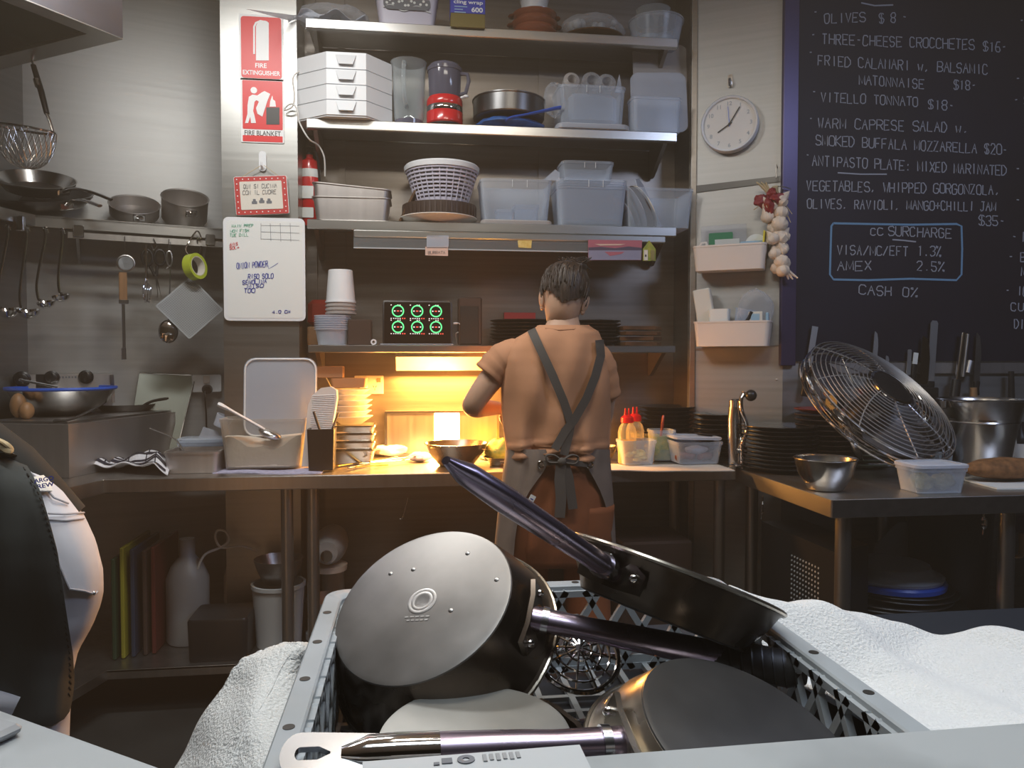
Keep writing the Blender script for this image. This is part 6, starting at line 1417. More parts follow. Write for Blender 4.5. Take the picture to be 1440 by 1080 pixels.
# ginger tub
p = onZ(1329, 695, TZ + .001); w = 78 * mpp(p); h = 36 * mpp(p)
t = thing('ginger_tub', 'white lidded clear tub of ginger roots on the prep table', 'tub', (p.x, p.y + .075, TZ + .001))
mb = MB(); tub(mb, w, .14, h, .025, taper=.86); mb.build('body', 'clear_plastic', t)
mb = MB(); lidmesh(mb, w + .012, .152, .028, .012, T=Matrix.Translation((0, 0, h + .0005))); mb.build('lid', 'frosted_plastic', t)
for k, (dx, dy) in enumerate(((-.045, -.02), (.03, -.015), (.06, .02), (-.02, .03))):
    mb = MB(); blob(mb, (0, 0, .028), (.042, .03, .024), 80 + k, .2); solo('ginger_root', mb, 'ginger', 'knobbly ginger root in the white lidded tub, %s' % ('left', 'front centre', 'right', 'back')[k], 'ginger', t.location + Vector((dx, dy, .004)), group='ginger roots')
# bread and paper
p = onZ(1420, 682, TZ + .001); mb = MB(); blob(mb, (0, 0, .045), (.165, .07, .040), 90, .03, 30, 16); solo('bread_loaf', mb, 'bread', 'flat brown loaf of bread at the right edge of the prep table', 'bread', (p.x + .03, p.y + .06, TZ + .009))
mb = MB(); a_ = onZ(1393, 685, TZ); mb.box((0, 0, 0), (.42, .26, .006)); solo('cutting_board', mb, 'label_white', 'thin white cutting board under the bread loaf', 'board', (a_.x + .20, a_.y + .045, TZ + .0045), rotz=-.12)
# bucket
p = onZ(1390, 663, TZ + .001); r_ = .165
t = thing('steel_bucket', 'shiny steel ice bucket standing behind the bread loaf', 'bucket', (p.x + .0, p.y + .05, TZ + .001))
hb = 102 * mpp(p)
mb = MB(); mb.lathe([(r_ * .66, 0), (r_ * .68, .004), (r_ * .84, hb * .66), (r_ * .87, hb * .68), (r_ * .85, hb * .70), (r_ * .97, hb * .97), (r_ * 1.01, hb * .985), (r_ * .98, hb), (r_ * .94, hb * .97), (r_ * .64, .01)], 48); mb.build('pail', 'steel', t)
mb = MB(); mb.tube([(r_ * 1.0 * math.cos(a_), r_ * .9 * math.sin(a_) * 1.0, hb * (.99 - .02)) for a_ in [PI + .2 + (PI - .4) * k / 20 for k in range(21)]], .004, 6)
for s in (-1, 1): mb.box((s * r_ * 1.0, 0, hb * .92), (.012, .03, .035), bev=.003)
mb.build('bail_handle', 'chrome', t)
# glasses beside the bucket
for k, (x, Y) in enumerate(((1318, 2.92), (1330, 2.90), (1343, 2.93))):
    mb = MB(); mb.lathe([(.018, 0), (.022, .004), (.026, .075), (.024, .075), (.02, .01)], 20); solo('shot_glass', mb, 'glass', 'small glass between fan and bucket, %s of three' % ('left', 'middle', 'right')[k], 'glass', (XY(x, Y, 640), Y, TZ + .001), group='small glasses')
mb = MB(); mb.box((0, 0, .055), (.14, .10, .11), bev=.004); solo('dark_caddy', mb, 'black_plastic', 'black caddy beside the steel bucket', 'caddy', (XY(1340, 3.0, 640) , 3.05, TZ + .001))
mb = MB(); mb.lathe([(.03, 0), (.034, .006), (.034, .12), (.03, .14), (.012, .17), (.012, .2)], 20); bt = solo('dark_bottle', mb, 'black_plastic', 'dark bottle with a pale label at the right edge beside the bucket', 'bottle', (XY(1440, 2.86, 620), 2.88, TZ + .001))
mb = MB(); mb.lathe([(.0345, .03), (.0348, .031), (.0348, .11), (.0345, .111)], 20, closed=True); mb.build('label', 'paper', bt)
# fan
FC = onD(1233, 567, 3.02); FN = camvec(.36, .70, .62); FX = camvec(.80, -.60, 0); FR = .315
TF = frame(FC, FX, FN)
t = thing('metal_fan', 'large chrome metal floor fan tilted back on the prep table', 'fan')
for nm, s in (('front_grille', 1), ('rear_grille', -1)):
    mb = MB()
    for k in range(14 if s > 0 else 7):
        q = .085 + (FR - .085) * k / (13 if s > 0 else 6); zz = s * (.055 * (1 - (q / FR) ** 2.2) + .035)
        mb.tube([TF @ Vector((q * math.cos(a_), q * math.sin(a_), zz)) for a_ in [2 * PI * j / 44 for j in range(44)]], .0021, 5, closed=True)
    for k in range(8):
        a_ = 2 * PI * k / 8 + .2
        mb.tube([TF @ Vector((q * math.cos(a_ + (q - .08) * 1.2), q * math.sin(a_ + (q - .08) * 1.2), s * (.055 * (1 - (q / FR) ** 2.2) + .032))) for q in [.08 + (FR - .08) * j / 8 for j in range(9)]], .0026, 5)
    mb.build(nm, 'blade_steel' if s > 0 else 'dull_steel', t)
mb = MB(); mb.tube([TF @ Vector((FR * math.cos(a_), FR * math.sin(a_), 0)) for a_ in [2 * PI * j / 64 for j in range(64)]], .0065, 8, closed=True)
for zz in (-.030, .030): mb.tube([TF @ Vector((FR * math.cos(a_), FR * math.sin(a_), zz)) for a_ in [2 * PI * j / 64 for j in range(64)]], .005, 6, closed=True)
mb.build('outer_ring', 'chrome', t)
mb = MB(); mb.lathe([(.0, .082), (.086, .078), (.088, .088), (.06, .096), (.0, .1)], 36, T=TF); bdg = mb.build('badge', 'black_plastic', t)
mb = MB(); mb.lathe([(.08, .088), (.089, .086), (.090, .091), (.08, .094)], 36, T=TF, closed=True); mb.build('badge_ring', 'chrome', bdg)
for k in range(3):
    mb = MB(); a0 = 2 * PI * k / 3 + .6
    mb.grid(lambda u, v: TF @ Vector(((.05 + .23 * v) * math.cos(a0 + (u - .5) * (1.0 + .35 * v) + .5 * v), (.05 + .23 * v) * math.sin(a0 + (u - .5) * (1.0 + .35 * v) + .5 * v), (u - .5) * .06)), 10, 10); mb.solid(.002); mb.build('blade', 'handle_bright', t)
mb = MB(); mb.lathe([(.0, .03), (.055, .03), (.06, 0), (.075, -.05), (.07, -.15), (.05, -.16), (.0, -.16)], 28, T=TF); mb.build('motor', 'black_plastic', t)
pl_ = TF @ Vector((-FR - .02, .0, 0)); pL = onD(1172, 566, 2.92); pR = onD(1310, 632, 2.98)
mb = MB(); bL = onZ(1212, 652, TZ + .016); bR = onZ(1300, 648, TZ + .016)
mb.tube(smooth([pL, onD(1180, 583, 2.92), onD(1190, 596, 2.92), onD(1204, 632, 2.95), Vector((bL.x, bL.y, TZ + .035)), Vector((bL.x + .02, bL.y + .0, TZ + .016)), (bL + bR) / 2 + Vector((0, -.04, 0)), bR, onD(1309, 640, 3.0), pR]), .0155, 12)
mb.build('stand', 'chrome', t)
mb = MB()
for q, w_ in ((pL, 1), (pR, -1)):
    d = (FC - q).normalized(); mb.tube([q - d * .012, q + d * .03], [.028, .026], 16)
mb.build('tilt_knob', 'black_plastic', t)
mb = MB()
for x in (bL, bR): mb.cyl((x.x, x.y, TZ + .001), (x.x, x.y, TZ + .006), .02, n=14)
mb.build('rubber_foot', 'black_plastic', t)
# magnetic strip, steel sill, knives
KY = 3.205
t = thing('magnetic_strip', 'long steel magnetic knife strip on the wall under the chalkboard', 'knife strip')
a_ = onY(1126, 526, KY); b_ = onY(1440, 510, KY); mb = MB(); mb.bx(a_.x, b_.x + .5, KY - .004, KY + .012, a_.z, b_.z, bev=.002); mb.build('bar', 'griddle_steel', t)
def knife(lb, pts, wpx, tip, m='blade_steel', handle=None, Y=3.19, name='knife', cat='knife'):
    # blade polygon by centreline from bottom to top
    (x0, y0), (x1, y1) = pts
    A = onY(x0, y0, Y); B_ = onY(x1, y1, Y); ax = (B_ - A); L = ax.length; w = wpx * mpp(A)
    T = frame(A, ax.cross(Vector((0, -1, 0))), (0, -1, 0)); T = frame(A, Vector((0, -1, 0)).cross(ax) * -1, (0, -1, 0))
    up = (T.inverted().to_3x3() @ ax).y; sg = 1 if up > 0 else -1
    t = thing(name, lb, cat)
    if tip == 'point': po = [(-w / 2, 0), (w / 2, 0), (w / 2, L * .55), (w * .36, L * .75), (w * .1, L * .93), (-w * .42, L), (-w / 2, L * .9)]
    elif tip == 'round': po = [(-w / 2, 0), (w / 2, 0), (w / 2, L * .95), (w * .3, L * .99), (-w * .3, L * .99), (-w / 2, L * .95)]
    else: po = [(-w / 2, 0), (w / 2, 0), (w / 2, L), (-w / 2, L)]
    mb = MB(); mb.prism([(x, y * sg) for x, y in po], 0, .003, T=T); mb.build('blade', m, t)
    if handle:
        hw, hy = handle; mb = MB(); hl = hy * mpp(A); q = hw * mpp(A) / 2
        mb.rr([(q * 1.9, .016, .006, 0), (q * 2.0, .02, .008, hl * .12), (q * 1.7, .018, .008, hl * .5), (q * 2.1, .02, .008, hl * .95), (q * 1.7, .015, .006, hl)], T=T @ Matrix.Translation((0, 0, .002)) @ Matrix.Rotation(PI / 2 * sg, 4, 'X')); mb.build('handle', 'black_plastic', t)
    return t
knife('long straight steel knife on the wall left of the fan', ((1138, 510), (1146, 459)), 9, 'flat', handle=(11, 48))
knife('slim pointed knife rising behind the fan top', ((1229, 512), (1233, 466)), 7, 'point', handle=(8, 40))
knife('small thin pointed blade right of the slim knife behind the fan', ((1247, 514), (1248, 500)), 5, 'point', handle=(7, 30))
knife('short rounded table knife on the magnetic strip', ((1277, 527), (1279, 491)), 6, 'round', handle=(9, 40))
knife('pale square ended knife beside the short rounded knife', ((1286, 512), (1288, 496)), 7, 'flat', m='label_white', handle=(8, 36))
knife('broad chef knife reflecting orange light on the magnetic strip', ((1298, 540), (1303, 472)), 14, 'point', m='chrome', handle=(14, 50), Y=3.185)
knife('longest round ended slicing knife on the magnetic strip', ((1308, 536), (1314, 450)), 11, 'round', handle=(12, 40))
knife('pointed dark knife at the right end of the magnetic strip', ((1373, 536), (1377, 468)), 9, 'point', m='dull_steel', handle=(9, 20), Y=3.19)
t = thing('honing_steel', 'pair of round steel rods hanging beside the pointed dark knife', 'honing steel')
mb = MB(); mb.tube([onY(1346, 535, 3.165), onY(1355, 468, 3.175)], .010, 14); mb.build('rod', 'chrome', t)
mb = MB(); mb.tube([onY(1354, 530, 3.17), onY(1361, 470, 3.18)], .009, 14); mb.build('dark_rod', 'dull_steel', t)
mb = MB(); mb.tube([onY(1345, 534, 3.165), onY(1341, 566, 3.16)], [.02, .022], 12); mb.build('handle', 'black_plastic', t)
mb = MB(); mb.tube([onY(1360, 525, 3.18), onY(1364, 508, 3.185)], [.02, .02], 10); solo('steel_scoop', mb, 'dull_steel', 'short dull steel sleeve right of the steel rods', 'tool')
for x, y0, y1, r_, lb in ((1369, 545, 575, .018, 'wood ended'), (1422, 522, 562, .015, 'slim black')):
    mb = MB(); mb.tube([onY(x, y1, 3.17), onY(x, y0, 3.17)], [r_, r_ * .8], 12); solo('utensil_handle', mb, 'wood' if 'wood' in lb else 'black_plastic', '%s utensil handle standing above the steel bucket' % lb, 'utensil')
mb = MB(); a_ = onY(1272, 548, 3.18); b_ = onY(1318, 524, 3.18); mb.bx(a_.x, b_.x, 3.165, 3.195, a_.z - .12, a_.z + .01, bev=.004); solo('knife_block', mb, 'black_plastic', 'black block holding knife handles behind the fan\'s right side', 'knife block')

# ------------------------------------------------------------------ under the benches
UZ = .1815
def at_under(x, y, z=UZ): return onZ(x, y, z)
for k, (x, m, lb, hgt) in enumerate(((152, 'board_green', 'dim green', .40), (163, 'board_yellow', 'yellow', .44), (176, 'board_blue', 'dim blue', .43), (192, 'brown_plastic', 'dark brown', .42), (203, 'board_red', 'dim red', .43))):
    Y = 3.26 + .012 * k; mb = MB(); mb.box((0, 0, hgt / 2), (.016, .32, hgt), bev=.004); solo('chopping_board', mb, m, '%s chopping board standing on edge on the undershelf' % lb, 'board', (XY(x, 3.1, 850), Y + .05, UZ), group='upright chopping boards', rotz=.0)
def jug(x, Y, w, hgt, m, lb):
    p = Vector((XY(x, Y, 820), Y, UZ)); mb = MB(); mb.lathe([(w * .92, 0), (w, .01), (w, hgt * .62), (w * .75, hgt * .74), (w * .36, hgt * .84), (w * .36, hgt), (.004, hgt)], 28); return solo('plastic_bottle', mb, m, lb, 'bottle', p)
jug(264, 3.34, .085, .43, 'grey_plastic', 'tall pale plastic bottle on the undershelf')  # pale bottle given a darker grey for the shade under the bench
jug(330, 3.48, .045, .36, 'cream_plastic', 'slim cream bottle behind the cable loop on the undershelf')
mb = MB(); mb.tube(smooth([onY(278, 800, 3.30), onY(288, 780, 3.30), onY(310, 770, 3.31), onY(322, 760, 3.31), onY(318, 748, 3.32), onY(306, 746, 3.32), onY(303, 757, 3.32), onY(312, 770, 3.31), onY(340, 768, 3.33), onY(362, 775, 3.36)]), .005, 8); solo('cable_loop', mb, 'cable_white', 'looped white cable hanging under the bench above the pale bottle', 'cable')
mb = MB(); mb.rr([(.22, .20, .02, 0), (.23, .21, .022, .155), (.22, .2, .02, .165)]); solo('dark_container', mb, 'black_plastic', 'black lidded container at the front of the undershelf', 'container', (XY(310, 3.14, 890), 3.19, UZ))
mb = MB(); mb.lathe([(.09, 0), (.105, .24), (.11, .24), (.11, .255), (.10, .255), (.085, .004)], 32); solo('food_bucket', mb, 'mesh_grey', 'grey lidded bucket under the bench left of the mixer', 'bucket', (XY(392, 3.26, 850), 3.26, UZ))
mb = MB(); mb.lathe([(.06, 0), (.085, .05), (.10, .10), (.096, .10), (.055, .01)], 28); solo('stacked_pot', mb, 'dull_steel', 'steel pot upside the grey bucket, in shadow', 'pot', (XY(392, 3.26, 790), 3.26, UZ + .2555))
bpy.data.objects['stacked_pot']['label'] = 'dim steel bowl sitting on the grey bucket under the bench'
# stand mixer
t = thing('stand_mixer', 'pale stand mixer under the bench left of the crate', 'mixer', (XY(466, 3.38, 800), 3.38, UZ))
mb = MB(); mb.rr([(.20, .26, .05, 0), (.20, .26, .05, .025), (.17, .22, .05, .035)]); mb.build('base', 'mesh_grey', t)
mb = MB(); mb.rr([(.10, .09, .03, .03, (0, .08)), (.09, .08, .03, .28, (0, .08))]); mb.build('column', 'mesh_grey', t)
hz_ = onY(466, 770, 3.3).z - UZ
mb = MB(); rings = []
for q in range(13):
    v = q / 12; y = -.17 + .34 * v; s_ = math.sin(PI * min(1, .12 + .8 * v)) ** .5
    rings.append([(.072 * s_ * math.cos(a_), y, hz_ + .075 * s_ * math.sin(a_)) for a_ in [2 * PI * j / 24 for j in range(24)]])
mb.loft(rings, cap0=True, cap1=True); mb.build('head', 'mesh_grey', t)
mb = MB(); mb.tube([(0, -.165, hz_ - .01), (0, -.185, hz_ - .01)], .024, 20); mb.build('hub_cap', 'chrome', t)
mb = MB(); mb.lathe([(.05, .03), (.09, .08), (.10, .16), (.103, .165), (.098, .165), (.05, .04)], 32, T=Matrix.Translation((0, -.06, 0))); mb.build('bowl', 'dull_steel', t)
mb = MB(); mb.lathe([(.07, hz_ - .10), (.074, hz_ - .075), (.0, hz_ - .07)], 24, T=Matrix.Translation((0, -.06, 0))); mb.build('collar', 'cream_plastic', t)
# things behind the chef's legs and right
mb = MB(); mb.box((0, 0, .2), (.32, .30, .38), bev=.01); solo('dark_crate', mb, 'brown_plastic', 'dark brown box under the bench right of the chef\'s legs', 'box', (1.05, 3.34, UZ))
mb = MB(); mb.box((0, 0, .16), (.24, .24, .32), bev=.01); solo('dark_bin', mb, 'brown_plastic', 'dark upright bin under the bench left of the chef\'s legs', 'bin', (XY(600, 3.40, 800), 3.40, UZ))
bar('wire_hook', 'thin bent wire hook hanging under the bench left of the chef', 'hook', [onY(574, 700, 3.1), onY(567, 726, 3.1), onY(562, 730, 3.1), onY(566, 729, 3.1)], [.0025] * 16, 'chrome', 1)
# under the prep table
UT = .336
def at_ut(x, y, z=UT): return onZ(x, y, z)
rnd = random.Random(3)
for k in range(7):
    r_ = (.285, .27, .25, .235, .225, .215, .205)[k]
    mb = MB(); mb.lathe([(r_ * .7, 0), (r_ * .97, .012), (r_, .014), (r_ * .99, .018), (r_ * .68, .006)], 48)
    solo('pizza_tray', mb, 'dark_tin', 'round dark tray, %s of the pile under the prep table' % ORD[6 - k], 'tray', (1.83 + rnd.uniform(-.03, .03), 2.74 + rnd.uniform(-.02, .02), UT + .001 + .05 + k * .0145), group='round dark trays')
mb = MB(); mb.lathe([(.14, 0), (.15, .002), (.16, .046), (.15, .049)], 36); solo('upturned_pot', mb, 'dull_steel', 'upturned steel pan under the pile of dark trays', 'pan', (1.83, 2.74, UT + .0005))
mb = MB(); mb.lathe([(.17, 0), (.197, .006), (.199, .022), (.192, .03), (.17, .028), (.165, .01)], 44); solo('blue_cover', mb, 'blue_plastic', 'bright blue round lid on the pile of dark trays', 'lid', (1.825, 2.735, UT + .158))
mb = MB(); mb.lathe([(.13, .0), (.185, .0), (.19, .012), (.17, .018), (.15, .03), (.142, .05), (.0, .055)], 44); solo('round_cover', mb, 'frosted_plastic', 'grey translucent round lid on top of the blue lid', 'lid', (1.825, 2.735, UT + .189))
mb = MB(); mb.loft([[onY(x, y, 3.05) for x, y in ((1232, 765), (1262, 735), (1308, 728), (1308, 818), (1215, 818))], [onY(x, y, 3.06) for x, y in ((1232, 765), (1262, 735), (1308, 728), (1308, 818), (1215, 818))]], cap0=True, cap1=True); solo('leaning_sheet', mb, 'grey_plastic', 'grey sheet standing behind the tray pile under the prep table', 'panel')
mb = MB(); mb.lathe([(.15, 0), (.17, .46), (.175, .46), (.175, .475), (.16, .475)], 32); solo('black_bin', mb, 'black_plastic', 'tall black bin behind the table leg at right', 'bin', (XY(1345, 2.95, 780), 3.0, UT + .001))
mb = MB(); mb.loft([[(x, y, zz) for x, y in ((1.44, 2.46), (1.62, 2.55), (1.60, 2.98), (1.42, 2.98))] for zz in (UT + .001, UT + .36)], cap0=True, cap1=True); t = solo('perforated_crate', mb, 'black_plastic', 'black perforated crate under the left side of the prep table', 'crate', ang=20)
mb = MB()
for i in range(10):
    for j in range(12):
        mb.cyl((1.4385 - .0005 - .0009 * i, 2.56 + .02 * i, UT + .08 + .018 * j), (1.4345 - .0009 * i, 2.56 + .02 * i, UT + .08 + .018 * j), .004, n=6)
mb.build('perforations', 'mesh_grey', t)
mb = MB(); mb.box((0, 0, .1), (.20, .012, .22), rot=(-.3, 0, .2)); solo('white_tray_edge', mb, 'mesh_grey', 'pale sheet leaning at the floor beneath the prep table', 'sheet', (1.42, 2.20, .02))
mb = MB(); mb.tube(smooth([onY(1073, 698, 2.7), onY(1072, 715, 2.7), onY(1071, 730, 2.7)]), [.003] * 4 + [.005] * 5 + [.002] * 4, 8); solo('hanging_key', mb, 'chrome', 'small bright metal clip hanging under the left edge of the prep table', 'clip')
mb = MB(); mb.tube(smooth([onY(1382, 722, 2.5), onY(1384, 735, 2.5), onY(1382, 752, 2.5)]), [.006] * 4 + [.010] * 5 + [.003] * 4, 8); solo('hanging_clip', mb, 'chrome', 'shiny clip hanging under the prep table beside the right leg', 'clip')
mb = MB(); a_ = onY(1412, 748, 2.7); mb.bx(a_.x, a_.x + .16, 2.68, 2.72, a_.z, onY(1412, 724, 2.7).z, bev=.003); t = solo('purple_box', mb, 'purple_tint', 'small purple and white box at the right frame edge under the table', 'box')
bar('bent_arm', 'orange lit bent wooden branch shape beneath the purple box at the right edge', 'wood piece', [onY(1440, 750, 2.68), onY(1436, 780, 2.68), onY(1422, 783, 2.68), onY(1412, 800, 2.68)], [.02, .02, .018, .016, .014, .012, .012, .01, .01, .009, .008, .007, .006, .006, .005, .004], 'wood', .8)
# ------------------------------------------------------------------ people
def skin_mesh(name, nodes, edges, root, sub=2):
    names = list(nodes); idx = {k: i for i, k in enumerate(names)}
    me = bpy.data.meshes.new(name); me.from_pydata([tuple(nodes[k][0]) for k in names], [(idx[a], idx[b]) for a, b in edges], [])
    o = bpy.data.objects.new(name, me); COL.objects.link(o)
    o.modifiers.new('skin', 'SKIN'); s = o.modifiers.new('sub', 'SUBSURF'); s.levels = sub; s.render_levels = sub
    for k in names:
        r = nodes[k][1]; v = me.skin_vertices[0].data[idx[k]]; v.radius = (r, r) if not isinstance(r, tuple) else r
        v.use_root = (k == root)
    dg = bpy.context.evaluated_depsgraph_get(); dg.update()
    m2 = bpy.data.meshes.new_from_object(o.evaluated_get(dg)); bpy.data.objects.remove(o)
    bm = bmesh.new(); bm.from_mesh(m2); bpy.data.meshes.remove(m2)
    mb = MB(); mb.bm.free(); mb.bm = bm; return mb
def fingers(nodes, edges, wrist, palm_dir, side, up, pre, curl=.5, s=1.0):
    # palm node plus four bent fingers and a thumb leaving the side of the palm
    d = Vector(palm_dir).normalized(); sd = (Vector(side) - d * Vector(side).dot(d)).normalized(); n = Vector(up); n = (n - d * n.dot(d) - sd * n.dot(sd)).normalized()
    w = nodes[wrist][0]
    nodes[pre + 'palm'] = (w + d * .055 * s, (.030 * s, .017 * s)); edges.append((wrist, pre + 'palm'))
    nodes[pre + 'knuckle'] = (w + d * .088 * s, (.034 * s, .014 * s)); edges.append((pre + 'palm', pre + 'knuckle'))
    for k, (off, ln) in enumerate(((-.030, .066), (-.010, .076), (.010, .072), (.029, .056))):
        p0 = w + d * .100 * s + sd * off * s; a = p0 + (d * .9 - n * curl * .5) * ln * .45 * s; b = a + (d * .55 - n * curl) * ln * .32 * s; c = b + (d * .2 - n * curl * 1.3) * ln * .26 * s
        prev = pre + 'knuckle'
        for q, (pt, r) in enumerate(((p0, .0095), (a, .0088), (b, .0080), (c, .0068))):
            nm = '%sf%d%d' % (pre, k, q); nodes[nm] = (pt, r * s); edges.append((prev, nm)); prev = nm
    t0 = w + d * .035 * s - sd * .034 * s - n * .008 * s; t1 = t0 + (d * .6 - sd * .6 - n * .4) * .038 * s; t2 = t1 + (d * .8 - sd * .1 - n * .4) * .032 * s
    prev = pre + 'palm'
    for q, (pt, r) in enumerate(((t0, .0125), (t1, .0105), (t2, .008))):
        nm = '%st%d' % (pre, q); nodes[nm] = (pt, r * s); edges.append((prev, nm)); prev = nm
def head_rings(mb, c, T, s=1.0):
    prof = [(-.105, .030, .040, .040), (-.098, .044, .058, .030), (-.075, .055, .074, .014), (-.045, .064, .086, .005), (-.01, .072, .094, 0), (.025, .076, .098, -.004), (.06, .075, .096, -.008), (.09, .064, .082, -.012), (.110, .044, .056, -.014), (.118, .016, .022, -.014)]
    rings = []
    for z, hw, hd, oy in prof:
        rings.append([T @ Vector((hw * s * math.cos(a), (oy + hd * math.sin(a) * (1.0 if math.sin(a) < 0 else 1.02)) * s, z * s)) for a in [2 * PI * k / 28 for k in range(28)]])
    mb.loft(rings, cap0=True, cap1=True)
    mb.tube([T @ Vector((0, .094 * s, .012 * s)), T @ Vector((0, .112 * s, -.02 * s)), T @ Vector((0, .098 * s, -.028 * s))], [.007 * s, .013 * s, .008 * s], 8)
    for e in (-1, 1):
        # ear: a cupped disc standing off the head
        E_ = T @ Matrix.Translation((e * .076 * s, -.006 * s, -.012 * s)) @ Euler((R(8), R(e * 16), R(e * -22))).to_matrix().to_4x4()
        mb.ball((e * .004 * s, 0, 0), (.0085 * s, .019 * s, .033 * s), 14, 10, T=E_)
        mb.ball((e * .002 * s, .005 * s, -.03 * s), (.007 * s, .011 * s, .012 * s), 10, 6, T=E_)
        mb.ball((e * .03 * s, .088 * s, .012 * s), (.014 * s, .008 * s, .007 * s), 10, 6, T=T)
    mb.ball((0, .096 * s, -.055 * s), (.024 * s, .006 * s, .006 * s), 12, 6, T=T)
# ---- the chef in the middle
YB_ = 2.72
def c_(x, y, dy=0.0): return onY(x, y, YB_ + dy)
SIL = [(458, 758, 828, .070), (466, 742, 842, .088), (476, 724, 846, .102), (488, 712, 852, .112), (505, 706, 857, .120), (525, 705, 859, .124), (550, 704, 859, .125), (575, 705, 859, .122), (600, 707, 859, .120), (622, 710, 858, .122), (636, 712, 856, .126), (646, 714, 853, .126), (654, 718, 849, .120)]
def sil(y, tab):
    if y <= tab[0][0]: return tab[0][1:]
    for a, b in zip(tab, tab[1:]):
        if a[0] <= y <= b[0]:
            q = (y - a[0]) / (b[0] - a[0]); return tuple(a[i] + (b[i] - a[i]) * q for i in (1, 2, 3))
    return tab[-1][1:]
def on_back(x, y, tab, off=.006, Y0=YB_):
    l, r, hd = sil(y, tab); u = max(-1, min(1, (x - (l + r) / 2) / ((r - l) / 2)))
    return onY(x, y, Y0 - hd * math.sqrt(max(0, 1 - abs(u) ** 2.3)) - off)
hc = c_(793, 421, .02)
TH = Matrix.Translation(hc) @ Euler((R(-28), R(7), R(-14))).to_matrix().to_4x4()
N = {}; E = []
def nd(k, p, r, par=None):
    N[k] = (Vector(p), r)
    if par: E.append((par, k))
pz = onY(783, 690, YB_)
nd('pelvis', pz, .12); nd('waist', c_(785, 630), .115, 'pelvis'); nd('chest', c_(784, 545), .125, 'waist'); nd('upper', c_(786, 492), .095, 'chest'); nd('neck0', c_(790, 462, .0), .060, 'upper'); nd('neck1', c_(792, 438, .015), .053, 'neck0'); nd('skull', hc + Vector((0, 0, -.005)), .058, 'neck1')
nd('shl', c_(716, 506), .056, 'upper'); nd('arml', c_(688, 535, -.0), .048, 'shl'); nd('elbl', c_(661, 574, .01), .042, 'arml'); nd('forl', c_(676, 573, .14), .039, 'elbl'); nd('wril', c_(700, 574, .26), .027, 'forl')
nd('shr', c_(843, 512), .050, 'upper'); nd('armr', c_(853, 550, .03), .040, 'shr'); nd('elbr', c_(846, 596, .09), .043, 'armr'); nd('forr', c_(815, 602, .20), .038, 'elbr'); nd('wrir', c_(775, 603, .29), .027, 'forr')
fl0 = Vector((0, 0, 0))
for s_, px_, tag_ in ((-1, 745, 'l'), (1, 822, 'r')):
    hp_ = onY(px_, 720, YB_); nd('hip' + tag_, hp_, .095, 'pelvis'); nd('knee' + tag_, (hp_.x + s_ * .015, YB_ + .02, .50), .062, 'hip' + tag_); nd('calf' + tag_, (hp_.x + s_ * .02, YB_ - .01, .30), .055, 'knee' + tag_); nd('ank' + tag_, (hp_.x + s_ * .025, YB_ - .02, .09), .038, 'calf' + tag_); nd('toe' + tag_, (hp_.x + s_ * .05, YB_ + .15, .04), .036, 'ank' + tag_)
fingers(N, E, 'wril', (.75, .55, -.12), (.3, -.5, .8), (-.3, .1, .9), 'hl', .7)
fingers(N, E, 'wrir', (-.8, .5, -.1), (.3, .5, .8), (.3, .1, .9), 'hr', .7)
mb = skin_mesh('person', N, E, 'pelvis')
head_rings(mb, hc, TH)
chef = mb.build('person', 'skin', ang=180)
tag(chef, 'person in a tan t-shirt and grey brown apron cooking at the bench, seen from behind', 'person')
# hair: close cap with a loose bun
HP_ = [(-.105, .030, .040, .040), (-.098, .044, .058, .030), (-.075, .058, .078, .012), (-.045, .066, .088, .004), (-.01, .072, .094, 0), (.025, .076, .098, -.004), (.06, .075, .096, -.008), (.09, .064, .082, -.012), (.110, .044, .056, -.014), (.118, .016, .022, -.014)]
def hprof(z):
    for a, b in zip(HP_, HP_[1:]):
        if a[0] <= z <= b[0]:
            q = (z - a[0]) / (b[0] - a[0]); return [a[i] + (b[i] - a[i]) * q for i in (1, 2, 3)]
    return list(HP_[-1][1:])
mb = MB(); rings = []
for i in range(15):
    v = i / 14; row = []
    for j in range(40):
        a = 2 * PI * j / 40; back = max(0, -math.sin(a)); front = max(0, math.sin(a)); side = abs(math.cos(a))
        zlow = -.058 * back ** 1.5 + .045 * front + .012 * side ** 3 + .030 * max(0, -math.cos(a)) * back ** .5 + .006 * math.sin(17 * a)
        zz = zlow + (.126 - zlow) * math.sin(v * PI / 2) ** .9
        t_ = max(0.0, min(1.0, (zz + .105) / .223)); hw, hd, oy = hprof(min(zz, .118) / 1.03); ex = .007 + .006 * min(1, max(0, (zz + .05) / .05)); hw += ex; hd += ex
        wv = 1 + .018 * math.sin(13 * a + 6 * v) + .012 * math.sin(29 * a - 9 * v)
        row.append(TH @ Vector((hw * wv * math.cos(a), oy + hd * wv * math.sin(a), zz)))
    rings.append(row)
mb.loft(rings, cap1=True)
hr = mb.build('hair', 'hair', chef, ang=180)
mb = MB(); bc = TH @ Vector((.022, -.052, .100)); blob(mb, bc, (.046, .044, .034), 5, .12, 30, 16)
rnd = random.Random(4)
for k in range(46):
    a = rnd.uniform(0, 6.28); q = rnd.uniform(.02, .045); p0 = bc + Vector((q * math.cos(a), q * math.sin(a), .012)); mb.tube(smooth([p0, p0 + Vector((rnd.uniform(-.03, .03), rnd.uniform(-.02, .02), rnd.uniform(.008, .03))), p0 + Vector((rnd.uniform(-.05, .05), rnd.uniform(-.03, .03), rnd.uniform(-.02, .03)))], 4), [.0016] * 5 + [.0012] * 4, 4)
mb.build('bun', 'hair', hr, ang=180)
mb = MB()
rnd = random.Random(8)
